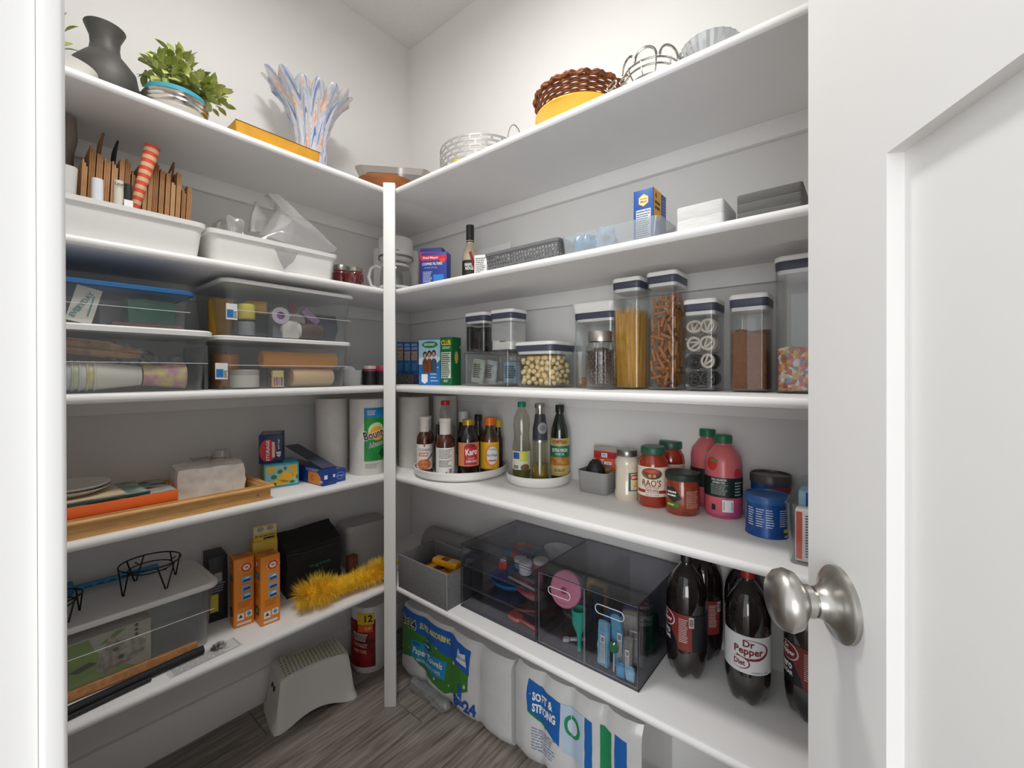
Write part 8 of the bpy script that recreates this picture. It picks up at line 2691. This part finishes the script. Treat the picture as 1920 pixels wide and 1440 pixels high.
# wrapped packs of rolls
_fm_old = face_map
def face_map(face):
    if face[0] == 'W':
        return lambda u, v, o: (u, face[1](u, v) - o, v)
    return _fm_old(face)
_poly_old = poly
def wpoly(name, par, pts, f, mat, off=0.0006, step=0.012):
    bm = bmesh.new()
    bm.faces.new([bm.verts.new((p[0], p[1], 0)) for p in pts])
    for ax, no in ((0, (1, 0, 0)), (1, (0, 1, 0))):
        lo, hi = min(p[ax] for p in pts), max(p[ax] for p in pts)
        n = int((hi - lo) / step) + 1
        for i in range(1, n):
            q = lo + (hi - lo) * i / n
            bmesh.ops.bisect_plane(bm, geom=bm.verts[:] + bm.edges[:] + bm.faces[:], plane_co=(q, 0, 0) if ax == 0 else (0, q, 0), plane_no=no)
    for v in bm.verts:
        u, w_ = v.co.x, v.co.y
        v.co = Vector((u, f(u, w_) - off, w_))
    return new_obj(name, bm, mat, par, smooth=True)


def pack(name, lab, cat, loc, n, pitch, depth, h, mat, seed):
    w = n * pitch
    def f(u, v):
        k = ((u + w / 2) / pitch) % 1.0
        b = 0.011 * (1 - abs(2 * k - 1) ** 2)
        e = 0.0
        for zz in (v, h - v):
            if zz < 0.03:
                e += 0.016 * (1 - max(0, zz) / 0.03) ** 2
        return 0.013 - b + e + 0.003 * mn.noise(Vector((u * 40, v * 40, seed)))
    t = thing(name, lab, cat, loc, RZ)
    bm = bmesh.new()
    nu, nv = n * 10, 14
    grid = []
    for j in range(nv + 1):
        v = h * j / nv
        grid.append([bm.verts.new((-w / 2 + w * i / nu, f(-w / 2 + w * i / nu, v), v)) for i in range(nu + 1)])
    back = []
    for j in range(nv + 1):
        back.append([bm.verts.new((-w / 2 + w * i / nu, depth, h * j / nv)) for i in (0, nu)])
    for j in range(nv):
        for i in range(nu):
            bm.faces.new((grid[j][i], grid[j][i + 1], grid[j + 1][i + 1], grid[j + 1][i]))
        bm.faces.new((grid[j][nu], back[j][1], back[j + 1][1], grid[j + 1][nu]))
        bm.faces.new((back[j][0], grid[j][0], grid[j + 1][0], back[j + 1][0]))
        bm.faces.new((back[j][1], back[j][0], back[j + 1][0], back[j + 1][1]))
    bm.faces.new([grid[nv][i] for i in range(nu + 1)] + [back[nv][1], back[nv][0]])
    bm.faces.new([grid[0][i] for i in range(nu, -1, -1)] + [back[0][0], back[0][1]])
    new_obj('wrapped_rolls', bm, mat, t, smooth=50)
    return t, w, f
film_w = M('#d6d6d6', 0.3, noise=0.06, scale=14, bump=0.3, coat=0.4)
hk = 0.275
t, w, f = pack('towel_pack', 'large pack of paper towels in blue and green wrapper on the floor', 'paper towels', (1.048, 1.16, 0), 4, 0.142, 0.245, hk, film_w, 1)
W_ = ('W', f)
u0 = -w / 2
kg, kb = M('#3f7f34', 0.4), M('#1f5fb5', 0.4)
wpoly('green_print', t, [(u0 + 0.003, 0.075), (u0 + 0.08, 0.10), (u0 + 0.16, 0.06), (u0 + 0.26, 0.035), (u0 + 0.38, 0.10), (u0 + 0.385, 0.20), (u0 + 0.003, 0.21)], f, kg, 0.0008)
wpoly('blue_print', t, [(u0 + 0.003, 0.22), (u0 + 0.1, 0.20), (u0 + 0.2, 0.195), (u0 + 0.27, 0.175), (u0 + 0.31, 0.18), (u0 + 0.385, 0.155), (u0 + 0.395, 0.245), (u0 + 0.3, 0.262), (u0 + 0.003, 0.266)], f, kb, 0.0014)
wpoly('teal_print', t, [(u0 + 0.07, 0.105), (u0 + 0.18, 0.08), (u0 + 0.26, 0.085), (u0 + 0.27, 0.155), (u0 + 0.19, 0.150), (u0 + 0.12, 0.17), (u0 + 0.07, 0.165)], f, M('#1f8fbf', 0.4), 0.0018)
wpoly('emblem', t, oval(u0 + 0.165, 0.172, 0.022, 0.014, 20), f, M('#20458f', .4), 0.0024)
txt(t, 'ULTRA', u0 + 0.105, 0.158, 0.04, W_, NAVY, h=0.010, bold=0.02, off=0.003)
txt(t, 'Kroger', u0 + 0.165, 0.172, 0.034, W_, WHITE, h=0.012, bold=0.01, off=0.003)
txt(t, 'Paper Towels', u0 + 0.168, 0.128, 0.17, W_, WHITE, h=0.034, bold=0.02, off=0.003, shear=0.25)
txt(t, 'with ABSORBING POWER', u0 + 0.172, 0.100, 0.14, W_, M('#cfe6f2', .5), h=0.013, bold=0.01, off=0.003)
txt(t, 'SUPER ABSORBING', u0 + 0.205, 0.232, 0.17, W_, M('#e6df6a', .5), h=0.022, bold=0.03, off=0.0024, bend=0.003)
txt(t, '8=24', u0 + 0.055, 0.226, 0.095, W_, M('#e6df6a', .5), h=0.042, bold=0.08, off=0.0022)
txt(t, '8=24', u0 + 0.055, 0.226, 0.09, W_, NAVY, h=0.034, bold=0.02, off=0.0028)
txt(t, '8=24', u0 + 0.36, 0.045, 0.11, W_, M('#2350a0', .4), h=0.044, bold=0.05, off=0.0016)
wpoly('blue_print', t, [(u0 + 0.33, 0.07), (u0 + 0.352, 0.06), (u0 + 0.352, 0.105), (u0 + 0.33, 0.11)], f, kb, 0.0024)
wpoly('white_print', t, [(u0 + 0.325, 0.19), (u0 + 0.375, 0.18), (u0 + 0.37, 0.225), (u0 + 0.345, 0.22), (u0 + 0.335, 0.235)], f, M('#dbe3f0', .4), 0.002)
txt(t, 'SELECT-A-SIZE', u0 + 0.352, 0.205, 0.05, W_, NAVY, h=0.010, off=0.0028)
o = crumple('film_tail', t, 0.20, 0.03, 0.035, film, 0.01, 40, 9, 71, loc=(u0 + 0.2, -0.018, 0.0))
t, w, f = pack('tissue_pack', 'pack of bath tissue in blue and white wrapper behind the towel pack', 'bath tissue', (1.055, 0.655, 0), 4, 0.104, 0.235, 0.285, film_w, 5)
W_ = ('W', f)
u0 = -w / 2
wpoly('blue_print', t, [(u0 + 0.055, 0.165), (u0 + 0.12, 0.135), (u0 + 0.17, 0.11), (u0 + 0.175, 0.24), (u0 + 0.12, 0.245), (u0 + 0.06, 0.262), (u0 + 0.05, 0.21)], f, M('#1b63b0', 0.4), 0.0010)
wpoly('green_print', t, [(u0 + 0.055, 0.160), (u0 + 0.12, 0.130), (u0 + 0.12, 0.138), (u0 + 0.056, 0.168)], f, M('#1f8a4a', 0.4), 0.0012)
txt(t, 'SOFT &', u0 + 0.11, 0.214, 0.075, W_, WHITE, h=0.026, bold=0.04, off=0.002)
txt(t, 'STRONG', u0 + 0.115, 0.180, 0.085, W_, WHITE, h=0.026, bold=0.04, off=0.002)
wpoly('pale_print', t, [(u0 + 0.178, 0.10), (u0 + 0.25, 0.09), (u0 + 0.25, 0.24), (u0 + 0.178, 0.24)], f, M('#b9cbe0', 0.4), 0.0010)
wpoly('round_seal', t, oval(u0 + 0.213, 0.185, 0.027, 0.032, 24), f, M('#1f8a5a', .4), 0.0016)
wpoly('round_seal', t, oval(u0 + 0.213, 0.185, 0.017, 0.021, 24), f, M('#c9d5e2', .4), 0.0022)
for a, b, c in ((0.255, 0.278, '#1b63b0'), (0.30, 0.335, '#1f8a5a'), (0.345, 0.38, '#1b63b0')):
    wpoly('stripe_print', t, [(u0 + a, 0.06), (u0 + b, 0.06), (u0 + b, 0.235), (u0 + a, 0.24)], f, M(c, 0.4), 0.0012)
fm_l = M('#7f93b5', .5)
lines(t, u0 + 0.07, u0 + 0.16, 0.05, 0.12, 8, W_, fm_l, 0.3, off=0.002)
